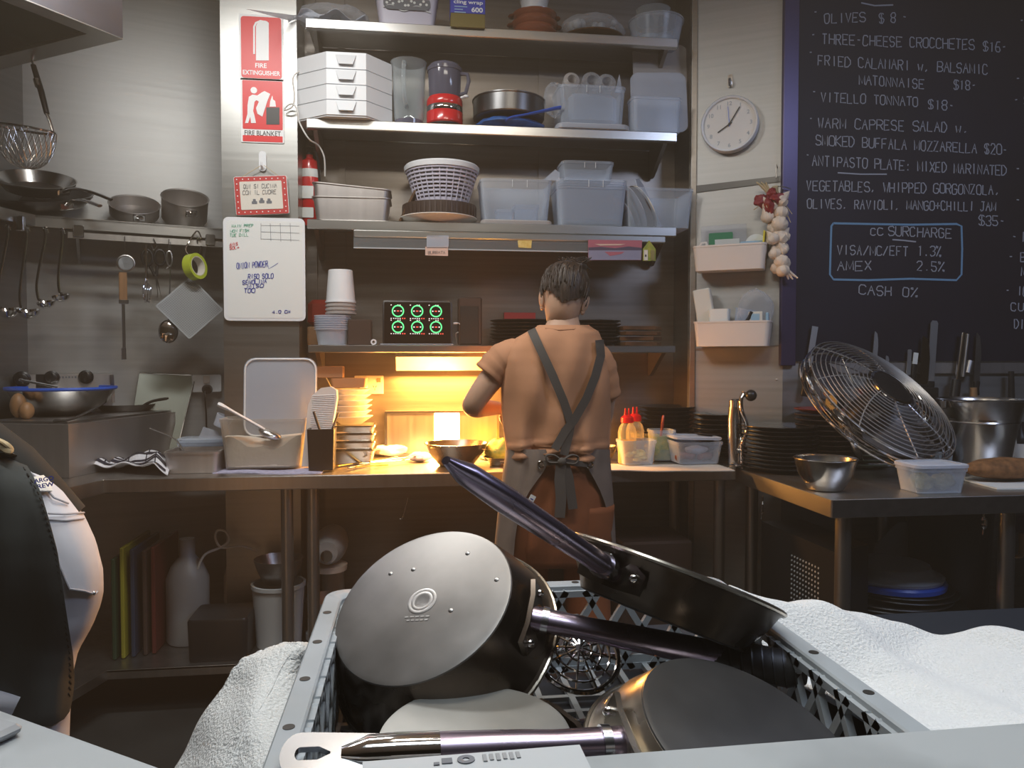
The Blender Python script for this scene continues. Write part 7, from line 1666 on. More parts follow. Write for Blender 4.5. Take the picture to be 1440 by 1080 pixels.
for k in range(60):
    a = rnd.uniform(PI, 2 * PI); z0 = rnd.uniform(-.03, .02); p0 = TH @ Vector((.082 * math.cos(a), -.006 + .106 * math.sin(a), z0)); p1 = TH @ Vector((.086 * math.cos(a), -.01 + .108 * math.sin(a), z0 + .06)); p2 = TH @ Vector((.022 + .03 * math.cos(a), -.052 + .03 * math.sin(a), .105))
    mb.tube(smooth([p0, p1, p2], 4), .0022, 4)
st = mb.build('hair_strands', 'hair', hr, ang=180); st['kind'] = 'stuff'
# t-shirt
mb = MB(); rings = []
Nn = 72
for i in range(46):
    y = 457 + (656 - 457) * i / 45; l, r, hd = sil(y, SIL); row = []
    for k in range(Nn):
        a = 2 * PI * k / Nn; ca = math.cos(a); sa = math.sin(a)
        x = (l + r) / 2 + (r - l) / 2 * (abs(ca) ** .92) * (1 if ca > 0 else -1)
        q = (y - 457) / 199
        fold = .012 * math.sin(.13 * (x - 700) + 6.0 * q + 2) * q ** .6 + .010 * math.sin(.060 * (x - 700) - 10 * q) * q ** .7 + .005 * math.sin(.21 * (x - 700) - 4 * q + 1) * q + (.014 * math.sin(.42 * y + .05 * x) if y > 618 else 0) * min(1, (y - 618) / 12 if y > 618 else 0)
        row.append(onY(x, y, YB_ + hd * 1.02 * sa * abs(sa) ** -.1 if abs(sa) > 1e-6 else YB_) + Vector((0, fold if sa < 0 else 0, 0)))
    rings.append(row)
mb.loft(rings)
for pts, rad in (([c_(742, 505), c_(716, 505), c_(700, 514, -.0), c_(687, 528, -.0)], [.075, .070, .062, .058]), ([c_(826, 500), c_(842, 510), c_(850, 530, .01), c_(855, 557, .03)], [.066, .058, .050, .047])):
    P = smooth(pts, 5); rr_2 = [rad[min(3, int(i / 5))] + (rad[min(3, int(i / 5) + 1)] - rad[min(3, int(i / 5))]) * (i % 5) / 5 for i in range(len(P))]
    rr_2 = [q + .002 * math.sin(i * 1.9) for i, q in enumerate(rr_2)]
    mb.tube(P, rr_2, 26)
sh = mb.build('t_shirt', 'shirt', chef, ang=180)
mb = MB(); mb.tube([on_back(x, y, SIL, .002) for x, y in ((756, 459), (768, 462), (786, 464), (806, 463), (828, 459))], .004, 6); mb.build('neck_band', 'shirt', sh)
# apron straps crossing the back
def rib(pts, w, name, m, par, off=.008, tab=SIL, n=6):
    P = []
    for (a, b) in zip(pts, pts[1:]):
        for k in range(n): P.append((a[0] + (b[0] - a[0]) * k / n, a[1] + (b[1] - a[1]) * k / n))
    P.append(pts[-1]); L = []; Rr = []
    for i, p in enumerate(P):
        q = P[min(i + 1, len(P) - 1)]; o = P[max(i - 1, 0)]; dx, dy = q[0] - o[0], q[1] - o[1]; ln = math.hypot(dx, dy) or 1; nx, ny = -dy / ln * w / 2, dx / ln * w / 2
        L.append((p[0] + nx, p[1] + ny)); Rr.append((p[0] - nx, p[1] - ny))
    mb = MB(); mb.loft([[on_back(*a, tab, off), on_back(*b, tab, off), on_back(*b, tab, off - .003), on_back(*a, tab, off - .003)] for a, b in zip(L, Rr)], cap0=True, cap1=True); return mb.build(name, m, par)
AP = SIL[:-3] + [(636, 711, 858, .135), (655, 708, 858, .137), (680, 705, 861, .140), (720, 700, 864, .142), (760, 696, 866, .140), (800, 694, 868, .135)]
rib([(747, 463), (757, 485), (776, 525), (793, 565), (803, 595), (800, 612), (793, 640)], 12, 'apron_strap', 'strap', chef, .022)
rib([(843, 478), (845, 500), (837, 530), (825, 560), (808, 590), (795, 606), (780, 632)], 12, 'apron_strap', 'strap', chef, .026)
mb = MB(); rings = []
HIP = [(636, 717, 853, .115), (660, 712, 854, .125), (690, 708, 858, .13), (720, 706, 860, .13), (748, 707, 861, .125), (775, 712, 857, .118), (800, 724, 846, .10)]
for i in range(20):
    y = 636 + 164 * i / 19; l, r, hd = sil(y, HIP)
    rings.append([onY((l + r) / 2 + (r - l) / 2 * math.cos(a), y, YB_ + hd * math.sin(a) + .004 * math.sin(9 * a + i * .7)) for a in [2 * PI * k / 48 for k in range(48)]])
mb.loft(rings, cap0=True, cap1=True)
for px_, tag_ in ((747, 'l'), (820, 'r')):
    h_p = N['hip' + tag_][0]; k_p = N['knee' + tag_][0]; a_p = N['ank' + tag_][0]
    P = smooth([h_p + Vector((0, 0, .03)), h_p - Vector((0, 0, .08)), k_p + Vector((0, 0, .12)), k_p, a_p + Vector((0, 0, .16)), a_p + Vector((0, 0, .02))], 4)
    mb.tube(P, [.108, .108, .106, .104, .102, .10, .097, .094, .09, .088, .086, .085, .084, .082, .08, .078, .076, .074, .073, .073, .073][:len(P)], 24)
tr = mb.build('trousers', 'trousers', chef, ang=180)
for s_, tag_ in ((-1, 'l'), (1, 'r')):
    a_p = N['ank' + tag_][0]; mb = MB(); mb.rr([(.095, .27, .045, .002), (.10, .28, .048, .02), (.095, .26, .045, .05), (.085, .16, .04, .09, (0, -.045)), (.08, .11, .04, .115, (0, -.05))], T=Matrix.Translation((a_p.x + s_ * .01, a_p.y + .055, 0))); mb.build('shoe', 'black_plastic', chef)
# apron: waist ring and two back flaps
def flap(left, name):
    mb = MB(); rows = []
    ys = [632, 640, 648, 656, 664, 676, 690, 705, 722, 740, 760, 785]
    inner_l = [768, 770, 772, 768, 764, 755, 745, 737, 731, 727, 724, 722]; inner_r = [828, 824, 822, 826, 830, 837, 844, 850, 855, 858, 861, 863]
    for y, il, ir in zip(ys, inner_l, inner_r):
        l, r, hd = sil(y, AP); row = []
        for k in range(14):
            u = k / 13; x = (l + (il - l) * u) if left else (ir + (r - ir) * u)
            p = on_back(x, y, AP, .004 + .004 * math.sin(.3 * x + .05 * y)); row.append(p)
        if left: row = [onY(l + 2, y, YB_ + .10), onY(l, y, YB_ + .04)] + row
        else: row = row + [onY(r, y, YB_ + .04), onY(r - 2, y, YB_ + .10)]
        rows.append(row)
    mb.loft(rows, closed=False); mb.solid(.003); return mb.build(name, 'apron', chef, ang=60)
f1 = flap(True, 'apron_flap'); f2 = flap(False, 'apron_flap')
mb = MB(); l_ = [(y, sil(y, AP)) for y in (640, 680, 720, 760, 800, 830)]
mb.loft([[onY(l + (r - l) * u, y, YB_ + .105 + .05 * math.sin(PI * u)) for u in [k / 12 for k in range(13)]] for y, (l, r, hd) in l_], closed=False); mb.solid(.003); mb.build('apron_front', 'apron', chef, ang=60)
for (x, y), par in (((761, 653), f1), ((829, 653), f2)):
    p = on_back(x, y, AP, .013); mb = MB(); mb.lathe([(.006, 0), (.013, 0), (.014, .003), (.012, .005), (.007, .004)], 24, T=Matrix.Translation(p) @ FACE, closed=True); mb.build('grommet', 'chrome', par)
mb = MB(); T = Matrix.Translation(on_back(747, 703, AP, .014)) @ FACE @ Matrix.Rotation(R(-28), 4, 'Z'); mb.rr([(.020, .034, .002, 0), (.020, .034, .002, .002)], T=T); tg = mb.build('apron_tag', 'label_white', f1)
mb = MB(); mb.box((0, .004, .0025), (.010, .003, .001), T=T); mb.box((0, -.004, .0025), (.012, .003, .001), T=T); mb.build('tag_print', 'marker_blue', tg)
# tied bow and hanging ends
rib([(764, 652), (776, 650), (790, 648), (806, 651), (826, 653)], 8, 'apron_tie', 'strap', chef, .018, AP)
mb = MB()
for pts in ([(790, 648), (779, 640), (768, 641), (772, 650), (790, 650)], [(790, 648), (803, 640), (813, 643), (808, 652), (790, 650)]):
    mb.tube(smooth([on_back(x, y, AP, .024) for x, y in pts], 5), .007, 8, flat=.5)
mb.ball(on_back(790, 649, AP, .026), (.016, .012, .014), 12, 8)
mb.build('bow', 'strap', chef)
rib([(789, 652), (787, 675), (789, 700), (787, 728)], 15, 'tie_end', 'strap', chef, .024, AP); rib([(794, 652), (800, 672), (803, 695), (806, 716)], 13, 'tie_end', 'strap', chef, .018, AP)

# ---- second person bending at the left edge
LD = 1.62
JT = [(636, -100, 8, .10), (650, -100, 33, .12), (672, -98, 73, .135), (690, -95, 92, .145), (708, -92, 106, .15), (725, -90, 119, .155), (760, -88, 135, .165), (800, -86, 145, .168), (830, -84, 146, .165), (850, -82, 142, .16), (880, -80, 130, .15), (915, -78, 110, .14), (950, -77, 102, .135), (1000, -76, 99, .13), (1060, -76, 97, .125)]
def on_left(x, y, off=0.0):
    l, r, hd = sil(y, JT); u = max(-1, min(1, (x - (l + r) / 2) / ((r - l) / 2)))
    return onD(x, y, LD - hd * math.sqrt(max(0, 1 - abs(u) ** 2.4)) - off)
N2 = {}; E2 = []
def nd2(k, p, r, par=None):
    N2[k] = (Vector(p), r)
    if par: E2.append((par, k))
nd2('pelvis', onD(30, 790, LD), .13); nd2('waist', onD(-20, 690, LD), .12, 'pelvis'); nd2('chest', onD(-170, 600, LD), .125, 'waist'); nd2('neck0', onD(-300, 560, LD), .07, 'chest'); nd2('neck1', onD(-350, 560, LD), .055, 'neck0'); nd2('head', onD(-400, 570, LD), .085, 'neck1')
for tg_, dd_ in (('l', -.16), ('r', .16)):
    nd2('sh' + tg_, onD(-250, 590, LD + dd_), .06, 'chest'); nd2('el' + tg_, onD(-270, 760, LD + dd_ * 1.3), .045, 'sh' + tg_); nd2('wr' + tg_, onD(-380, 830, LD + dd_ * .7), .030, 'el' + tg_)
    fingers(N2, E2, 'wr' + tg_, onD(-480, 870, LD + dd_ * .6) - onD(-380, 830, LD + dd_ * .7), (0, 1, 0), (0, 0, 1), 'h' + tg_, .6)
    h_ = onD(15, 860, LD + dd_ * .45); nd2('hip' + tg_, h_, .10, 'pelvis'); nd2('kn' + tg_, (h_.x - .06, h_.y, .50), .065, 'hip' + tg_); nd2('an' + tg_, (h_.x + .02, h_.y, .09), .04, 'kn' + tg_); nd2('to' + tg_, (h_.x - .16, h_.y - .01, .045), .036, 'an' + tg_)
mb = skin_mesh('person', N2, E2, 'pelvis')
cook = mb.build('person', 'skin', ang=180)
tag(cook, 'person in white jeans and dark apron bending away, cut off by the left frame edge', 'person')
mb = MB(); blob(mb, N2['head'][0] + Vector((0, 0, .03)), (.10, .09, .085), 3, .04); mb.build('hair', 'hair', cook)
mb = MB(); rings = []
for i in range(40):
    y = 637 + (1060 - 637) * i / 39; l, r, hd = sil(y, JT); row = []
    for k in range(56):
        a = 2 * PI * k / 56; x = (l + r) / 2 + (r - l) / 2 * math.cos(a)
        row.append(onD(x, y, LD + hd * math.sin(a) + (.003 * math.sin(y * .12 + x * .05) if y > 860 else 0)))
    rings.append(row)
mb.loft(rings, cap0=True, cap1=True)
for tg_ in 'lr':
    h_ = N2['hip' + tg_][0]; k_ = N2['kn' + tg_][0]; a_ = N2['an' + tg_][0]
    mb.tube(smooth([h_ - Vector((0, 0, .12)), k_, a_ + Vector((0, 0, .03))], 6), [.105, .102, .099, .096, .092, .089, .086, .082, .078, .075, .073, .071, .07], 20)
jn = mb.build('jeans', 'jeans', cook, ang=180)
for tg_ in 'lr':
    a_ = N2['an' + tg_][0]; mb = MB(); mb.rr([(.27, .095, .045, .002), (.28, .10, .048, .02), (.26, .095, .045, .05), (.15, .085, .04, .09, (.05, 0)), (.11, .08, .04, .115, (.055, 0))], T=Matrix.Translation((a_.x - .055, a_.y, 0))); mb.build('shoe', 'label_white', cook)
def seam(pts, name, m, r_=.0022, off=.003, par=None):
    P = []
    for a, b in zip(pts, pts[1:]):
        for k in range(5): P.append((a[0] + (b[0] - a[0]) * k / 5, a[1] + (b[1] - a[1]) * k / 5))
    P.append(pts[-1]); mb = MB(); mb.tube([on_left(x, y, off) for x, y in P], r_, 6); return mb.build(name, m, par or jn)
def patch(pix_rows, name, m, off, par, th=.003):
    mb = MB(); mb.loft([[on_left(x0 + (x1 - x0) * k / 8, y0 + (y1 - y0) * k / 8, off) for k in range(9)] for x0, y0, x1, y1 in pix_rows], closed=False); mb.solid(th); return mb.build(name, m, par)
pk = patch([(67, 727, 118, 724), (70, 742, 127, 745), (76, 765, 133, 770), (82, 785, 138, 795), (90, 805, 141, 815), (95, 824, 140, 828), (100, 829, 137, 834), (115, 833, 133, 836)], 'back_pocket', 'jeans', .006, jn)
seam([(68, 722), (90, 723), (118, 721)], 'pocket_seam', 'jeans_seam', .0022, .009, pk); seam([(68, 730), (92, 732), (118, 729)], 'pocket_seam', 'jeans_seam', .0020, .009, pk)
seam([(80, 785), (86, 800), (92, 815), (98, 828), (118, 831), (133, 836), (137, 832)], 'pocket_seam', 'jeans_seam', .0020, .009, pk)
seam([(30, 655), (50, 670), (76, 700), (96, 708)], 'waist_seam', 'jeans_seam', .0022, .003)
rv = on_left(132, 834, .012); mb = MB(); mb.ball(rv, .004, 10, 6); mb.build('rivet', 'chrome', pk)
lb = patch([(44, 671, 66, 667), (47, 680, 70, 678), (52, 690, 74, 690)], 'waist_label', 'label_white', .012, jn)
P0 = on_left(48, 680, .0165); P1 = on_left(64, 677, .0165); nl = (EYEV - P0).normalized(); ax = (P1 - P0)
Tl = frame(P0, ax, nl)
text('ARGO', 'marker_blue', lb, Tl, height=.0085, width=ax.length, bold=.03); text('REW', 'marker_blue', lb, Tl @ Matrix.Translation((.004, -.0115, 0)), height=.0085, width=ax.length * .85, bold=.03)
# apron skirt
EDGE = [(606, -12), (622, 2), (642, 25), (656, 36), (670, 45), (695, 58), (720, 66), (745, 73), (775, 81), (815, 87), (862, 93), (917, 100), (957, 102), (985, 99), (1004, 94), (1014, 84), (1022, 66)]
def edge(y):
    for a, b in zip(EDGE, EDGE[1:]):
        if a[0] <= y <= b[0]: return a[1] + (b[1] - a[1]) * (y - a[0]) / (b[0] - a[0])
    return EDGE[-1][1]
mb = MB(); rows = []
for i in range(44):
    y = 606 + (1020 - 606) * i / 43; e_ = edge(y); row = []
    for k in range(26):
        u = k / 25; x = -190 + (e_ + 190) * u; yy = max(y, 637)
        p = on_left(x, y, .010 + .006 * math.sin(u * 17 + y * .012) * u + .006 * (1 - abs(2 * u - 1))) if y >= 636 else onD(x, y, LD - .115 - .02 * math.sin(PI * u))
        row.append(p)
    rows.append(row)
mb.loft(rows, closed=False); mb.solid(.004); ap = mb.build('apron', 'dark_apron', cook, ang=70)
mb = MB()
for k in range(40):
    y = 640 + (975 - 640) * k / 39; mb.tube([on_left(edge(y) - 4, y, .018), on_left(edge(y) - 1.5, y + 4, .018)], .0014, 5)
mb.build('hem_stitching', 'black_shirt', ap)
mb = MB(); mb.tube(smooth([onD(-4, 618, LD - .14), onD(8, 624, LD - .15), onD(16, 632, LD - .14), onD(10, 634, LD - .15), onD(-2, 626, LD - .15)], 5), .006, 8, flat=.6); mb.build('apron_knot', 'straw', ap)
# black shirt over the bent back
mb = MB(); rings = []
ax_pts = [(80, 748), (62, 728), (40, 704), (10, 674), (-30, 648), (-90, 622), (-170, 600), (-250, 585), (-300, 575)]
for i, (x, y) in enumerate(ax_pts):
    a = Vector(ax_pts[min(i + 1, len(ax_pts) - 1)]) - Vector(ax_pts[max(i - 1, 0)]); a.normalize(); px_n = Vector((-a.y, a.x))     # image normal
    rp = (54, 55, 56, 58, 62, 70, 78, 74, 50)[i]; hd = (.10, .105, .11, .115, .125, .14, .15, .14, .09)[i]; row = []
    for k in range(32):
        t_ = 2 * PI * k / 32; row.append(onD(x + px_n.x * rp * math.cos(t_), y + px_n.y * rp * math.cos(t_), LD + .02 + hd * math.sin(t_)))
    rings.append(row)
mb.loft(rings, cap1=True); mb.build('black_shirt', 'black_shirt', cook, ang=180)

# ------------------------------------------------------------------ pass counter and ledge in front
t = thing('pass_counter', 'dark counter top in front carrying the crate and the white towels', 'counter')
CZ = 0.90
mb = MB(); mb.bx(-.155, 2.3, .50, 1.28, CZ - .035, CZ, bev=.004); mb.build('counter_top', 'dark_counter', t)
mb = MB(); mb.bx(-.12, 2.26, .54, 1.22, .0, CZ - .036); mb.build('cabinet', 'black_plastic', t)
t = thing('marble_ledge', 'raised pale marble ledge across the bottom of the view', 'ledge')
LZ = 1.10
po = [(-.95, 1.055), (-.150, .5015), (-.125, .468), (-.06, .478), (.05, .487), (1.7, .512), (1.7, .20), (-.05, .12), (-.95, .40)]
mb = MB(); mb.loft([[(x, y, z) for x, y in po] for z in (LZ - .04, LZ - .004)], cap0=True, cap1=False)
pin = [(x + (.003 if x < -.9 else -.003 if x > 1.6 else 0), y - .003 if y > .45 else y + .003) for x, y in po]
mb = MB(); mb.loft([[(x, y, LZ - .04) for x, y in po], [(x, y, LZ - .004) for x, y in po], [(x, y, LZ) for x, y in pin]], cap0=True, cap1=True); mb.build('slab', 'marble', t, ang=30)
pp_ = [(-.90, .98), (-.19, .48), (-.14, .44), (1.65, .46), (1.65, .25), (-.05, .18), (-.90, .46)]
mb = MB(); mb.loft([[(x, y, z) for x, y in pp_] for z in (.0, LZ - .041)], cap0=True, cap1=True); mb.build('support', 'black_plastic', t, ang=30)
p = onZ(6, 1034, LZ + .001); mb = MB(); mb.box((0, 0, .004), (.06, .035, .008), bev=.003); solo('bill_tray', mb, 'grey_plastic', 'small flat grey tray on the ledge at the far left corner', 'tray', (p.x - .022, p.y, LZ + .001), rotz=-.5)

# ------------------------------------------------------------------ grey dish crate
CR = thing('dish_crate', 'grey plastic crate with lattice sides full of pans on the counter', 'crate', (0, 0, 0))
cx0, cx1, cy0, cy1, cz0, cz1 = -.122, .458, .535, 1.118, CZ + .004, 1.030
def crect(i, z): 
    r_ = .03
    pts = []
    for cx, cy, a0 in ((cx1 - i - r_, cy1 - i - r_, 0), (cx0 + i + r_, cy1 - i - r_, 90), (cx0 + i + r_, cy0 + i + r_, 180), (cx1 - i - r_, cy0 + i + r_, 270)):
        for q in range(6): a = R(a0 + 18 * q); pts.append((cx + r_ * math.cos(a), cy + r_ * math.sin(a), z))
    return pts
mb = MB(); mb.loft([crect(0, cz1 - .022), crect(0, cz1 - .002), crect(.002, cz1), crect(.022, cz1), crect(.024, cz1 - .002), crect(.024, cz1 - .010), crect(.022, cz1 - .010), crect(.022, cz1 - .006), crect(.003, cz1 - .006), crect(.003, cz1 - .022)], loop=True); rim_ = mb.build('rim', 'crate_plastic', CR)
mb = MB()
hs_ = [(cx1 - .011, cy0 + .06 + .105 * k) for k in range(5)] + [(cx0 + .011, cy0 + .06 + .105 * k) for k in range(5)] + [(cx0 + .08 + .14 * k, cy1 - .011) for k in range(4)]
for x, y in hs_: mb.lathe([(.0, 0), (.0055, 0), (.0055, .0006), (.0, .0006)], 16, T=Matrix.Translation((x, y, cz1)))
mb.build('rim_hole', 'flaky_dark', rim_)
def lattice(name, p0, p1, inw):
    # one side wall: diagonal lattice between rim and floor rail
    p0 = Vector(p0); p1 = Vector(p1); L = (p1 - p0).length; d = (p1 - p0).normalized(); H_ = cz1 - .008 - cz0; mb = MB(); st = .050
    nx = int(L / st)
    def bar_(a, b): 
        A = p0 + d * a[0] + Vector((0, 0, cz0 + a[1])); B_ = p0 + d * b[0] + Vector((0, 0, cz0 + b[1])); t_ = (B_ - A).normalized(); n_ = Vector(inw); s_ = t_.cross(n_).normalized() * .0045; n_ = n_ * .008
        mb.loft([[q + s_, q - s_, q - s_ + n_, q + s_ + n_] for q in (A, B_)], cap0=True, cap1=True)
    for k in range(-3, nx + 2):
        for sg in (1, -1):
            a0, b0 = k * st, k * st + H_ * .62
            z0_, z1_ = (0, H_) if sg > 0 else (H_, 0)
            A, B_ = max(a0, 0), min(b0, L)
            if A >= B_: continue
            f = lambda x: z0_ + (z1_ - z0_) * (x - a0) / (b0 - a0)
            bar_((A, f(A)), (B_, f(B_)))
    for z_ in (.004, H_ - .004): bar_((0, z_), (L, z_))
    q0, q1 = p0 + Vector(inw) * .003, p1 + Vector(inw) * .003
    mb.loft([[q + Vector((0, 0, z_)) for q in (q0, q1, q1 + Vector(inw) * .003, q0 + Vector(inw) * .003)] for z_ in (cz0, cz0 + .020)], cap0=True, cap1=True)
    return mb.build(name, 'crate_plastic', CR, ang=20)
lattice('side_lattice', (cx1 - .022, cy0 + .02, 0), (cx1 - .022, cy1 - .02, 0), (-1, 0, 0)); lattice('side_lattice', (cx0 + .022, cy0 + .02, 0), (cx0 + .022, cy1 - .02, 0), (1, 0, 0))
lattice('side_lattice', (cx0 + .02, cy1 - .022, 0), (cx1 - .02, cy1 - .022, 0), (0, -1, 0)); lattice('side_lattice', (cx0 + .02, cy0 + .022, 0), (cx1 - .02, cy0 + .022, 0), (0, 1, 0))
mb = MB()
for k in range(13): x = cx0 + .03 + .043 * k; mb.bx(x - .004, x + .004, cy0 + .02, cy1 - .02, cz0, cz0 + .008)
for k in range(11): y = cy0 + .03 + .043 * k; mb.bx(cx0 + .02, cx1 - .02, y - .004, y + .004, cz0 + .001, cz0 + .007)
mb.build('floor_grid', 'crate_plastic', CR, ang=20)
mb = MB(); mb.bx(cx0 + .022, cx0 + .026, cy0 + .03, cy1 - .03, cz0, cz1 - .008); mb.build('side_panel', 'black_plastic', CR)
# pale strip with a printed mark lying along the ledge edge
A = onZ(510, 1071, LZ + .012); B_ = onZ(815, 1047, LZ + .012); d_ = (B_ - A).normalized(); n_ = Vector((-d_.y, d_.x, 0))
st_ = thing('plastic_strip', 'pale grey plastic strip with a dark printed mark along the back edge of the ledge', 'strip')
mb = MB(); mb.loft([[(v.x, v.y, z) for v in (A, B_, B_ - n_ * .05, A - n_ * .05)] for z in (LZ + .0005, LZ + .012)], cap0=True, cap1=True); mb.build('strip', 'pale_strip', st_, ang=20)
mb = MB(); Tm = frame(A.lerp(B_, .46) - n_ * .008, d_, (0, 0, 1)); mb.lathe([(.0022, 0), (.0055, 0), (.0055, .0006), (.0022, .0006)], 20, T=Tm @ Matrix.Translation((0, .000, .0002)) @ Matrix.Diagonal((1, .9, 1, 1)), closed=True)
mb.bx(-.015, -.0085, -.003, .003, .0002, .0008, T=Tm); mb.bx(-.020, -.0165, -.004, -.001, .0002, .0008, T=Tm); mb.build('printed_mark', 'marker_grey', st_, ang=20)
mb = MB()
for k in range(6): mb.bx(.0105 + .0042 * k, .013 + .0042 * k, -.004 + .001 * (k % 2), .004, .0002, .0008, T=Tm)
mb.build('printed_lines', 'grey_plastic', st_, ang=20)

# ------------------------------------------------------------------ pans in the crate
def pan(label, name, bc, n, hdir, br, rr_, h, mbase, mside, rise=.35, hl=.32, hr=.015, hz=.6, tip=.8, flat=.72, cat='pan', hb=None, marks=True, end='plain'):
    T = frame(bc, hdir, -Vector(n)); t = thing(name, label, cat, T=T)
    mb = MB(); mb.lathe([(br * .985, .0015), (br, .005), (br * 1.03, .012), (rr_ * .93, h * .55), (rr_, h - .004), (rr_ + .006, h), (rr_ + .004, h + .003), (rr_ - .003, h + .001), (rr_ * .92, h * .56), (br * .98, .010), (.002, .008)], 72); sd_ = mb.build('side_wall', mside, t)
    mb = MB(); mb.tube([((rr_ + .004) * math.cos(a), (rr_ + .004) * math.sin(a), h + .001) for a in [2 * PI * k / 64 for k in range(64)]], .0032, 8, closed=True); mb.build('rim', 'pan_side_bright', t)
    mb = MB(); mb.lathe([(.0, -.001), (br * .93, -.001), (br * .975, .0), (br * .99, .003), (br * .5, .006), (.0, .006)], 72); bd_ = mb.build('base_disc', mbase, t)
    if marks:
        mb = MB()
        for q in (.010, .015): mb.lathe([(q, -.0014), (q + .002, -.0018), (q + .004, -.0014)], 28)
        rnd = random.Random(2)
        for k in range(5): a = rnd.uniform(0, 6.28); q = rnd.uniform(.35, .85) * br; mb.ball((q * math.cos(a), q * math.sin(a), -.0012), (.0032, .0032, .0010), 10, 6)
        for k in range(5): mb.bx(-.016 + .007 * k, -.011 + .007 * k, .022, .024, -.0016, -.001); mb.bx(-.012 + .006 * k, -.008 + .006 * k, .027, .029, -.0016, -.001)
        mb.build('stamped_marks', 'dull_steel', bd_)
    z0 = h * hz; x0 = br * 1.03 + (rr_ - br) * hz
    d = Vector((1, 0, rise)).normalized(); b = Vector((x0 - .004, 0, z0))
    mb = MB()
    mb.loft([[(x0 + o - .006 * (abs(y) / .045) ** 2 - .002, y, z0 + z_) for y, z_ in ((-.045, -.016), (-.02, -.018), (.02, -.018), (.045, -.016), (.048, .006), (.022, .020), (-.022, .020), (-.048, .006))] for o in (.0, .006)], cap0=True, cap1=True)
    br_ = mb.build('bracket', mside, t)
    for y, z_ in ((-.036, .0), (.036, .0), (0, .014)):
        mb = MB(); mb.ball((x0 + .004 - .006 * (abs(y) / .045) ** 2, y, z0 + z_), (.0055, .0055, .0055), 12, 8); mb.build('rivet', 'chrome', br_)
    P = [b, b + d * .02, b + d * .06, b + d * hl * .4, b + d * hl * .7, b + d * hl * .9, b + d * hl]
    rad = [hr * 1.05, hr * 1.02, hr * .96, hr * 1.05, hr * 1.12, hr * (1.05 if tip > .5 else .95), hr * tip]
    mb = MB(); mb.tube(P, rad, 18, flat=flat); hd_ = mb.build('handle', 'handle_steel', t, ang=60)
    mb = MB(); mb.tube([b + d * .012, b + d * .020], [hr * 1.15, hr * 1.15], 18, flat=flat * 1.05); mb.build('handle_ferrule', 'handle_bright', hd_)
    if end == 'plate':
        e = b + d * hl; sdv = Vector((0, 1, 0)); up_ = d.cross(sdv)
        Te = Matrix.Identity(4)
        for i in range(3): Te[i][0] = d[i] * .8; Te[i][1] = sdv[i] * 1.25; Te[i][2] = up_[i]; Te[i][3] = e[i]
        mb = MB();
        ob = [(-.03, -.0145), (.045, -.018)] + [(.058 + .018 * math.sin(R(q)), -.018 * math.cos(R(q))) for q in range(0, 181, 15)] + [(.045, .018), (-.03, .0145)]
        ib = [(.026, -.0008), (.038, -.0055)] + [(.056 + .0055 * math.sin(R(q)), -.0055 * math.cos(R(q))) for q in range(0, 181, 15)] + [(.038, .0055), (.026, .0008)]
        mb.loft([[(x, y, -.003) for x, y in ob], [(x, y, .003) for x, y in ob], [(x, y, .003) for x, y in ib], [(x, y, -.003) for x, y in ib]], T=Te, loop=True); mb.build('hanging_plate', 'handle_bright', hd_, ang=30)
        mb = MB(); mb.tube([b + d * hl * .70, b + d * hl * .84, b + d * hl * .96, b + d * (hl + .012)], [hr * 1.14, hr * 1.16, hr * 1.08, hr * .5], 18, flat=flat * 1.02); mb.build('bright_tip', 'chrome', hd_, ang=60)
    if end == 'sleeve':
        mb = MB(); e0 = b + d * hl * .80
        mb.tube([e0, e0 + d * .02, e0 + d * .05, e0 + d * .085, e0 + d * .105], [hr * 1.15, hr * 1.35, hr * 1.5, hr * 1.5, hr * 1.0], 18, flat=.62)
        sl_ = mb.build('end_sleeve', 'pan_inside', hd_, ang=60)
        mb = MB()
        for k in range(7): q = e0 + d * (.022 + .012 * k); mb.tube([q + Vector((0, hr * 1.46 * math.cos(a), hr * .92 * math.sin(a))) for a in [2 * PI * j / 20 for j in range(20)]], .0018, 5, closed=True)
        mb.build('sleeve_ridges', 'pan_inside', sl_)
    return t
nA = camvec(-.306, .789, .534)
vA = camvec(1, .15, .352)
pan('large saute pan leaning upside down at the left of the crate, pale base facing out', 'saute_pan', onD(594, 846, .94), nA, vA, .1166, .143, .080, 'pan_base', 'pan_side', rise=.40, hl=.268, hr=.0155, hz=.5, end='sleeve')
nB = camvec(-.36, -.91, .20)
vB = camvec(-.67, .40, .62)
pan('smaller dark skillet lying on top of the other pans, handle towards the chef', 'skillet', onD(928, 870, .93), nB, vB, .104, .128, .055, 'pan_inside', 'pan_side', rise=.12, hl=.275, hr=.0168, hz=.55, marks=False, tip=.35)
nC = camvec(.32, .90, .28)
vC = camvec(-.9, .25, .225)
pan('dark frying pan upside down at the crate front, with a bright handle tip', 'frying_pan', onD(1060, 1040, .69), nC, vC, .108, .134, .06, 'pan_base_dark', 'pan_side_bright', rise=.25, hl=.228, hr=.0145, hz=.45, end='plate', flat=.85, marks=False)
pan('pale flat based pan upside down under the bright tipped handle', 'frying_pan', onD(668, 1034, .78), camvec(0, .99, .12), camvec(.8, 0, -.5), .100, .118, .05, 'pan_base_light', 'pan_side', rise=.2, hl=.16, hr=.012, marks=False)
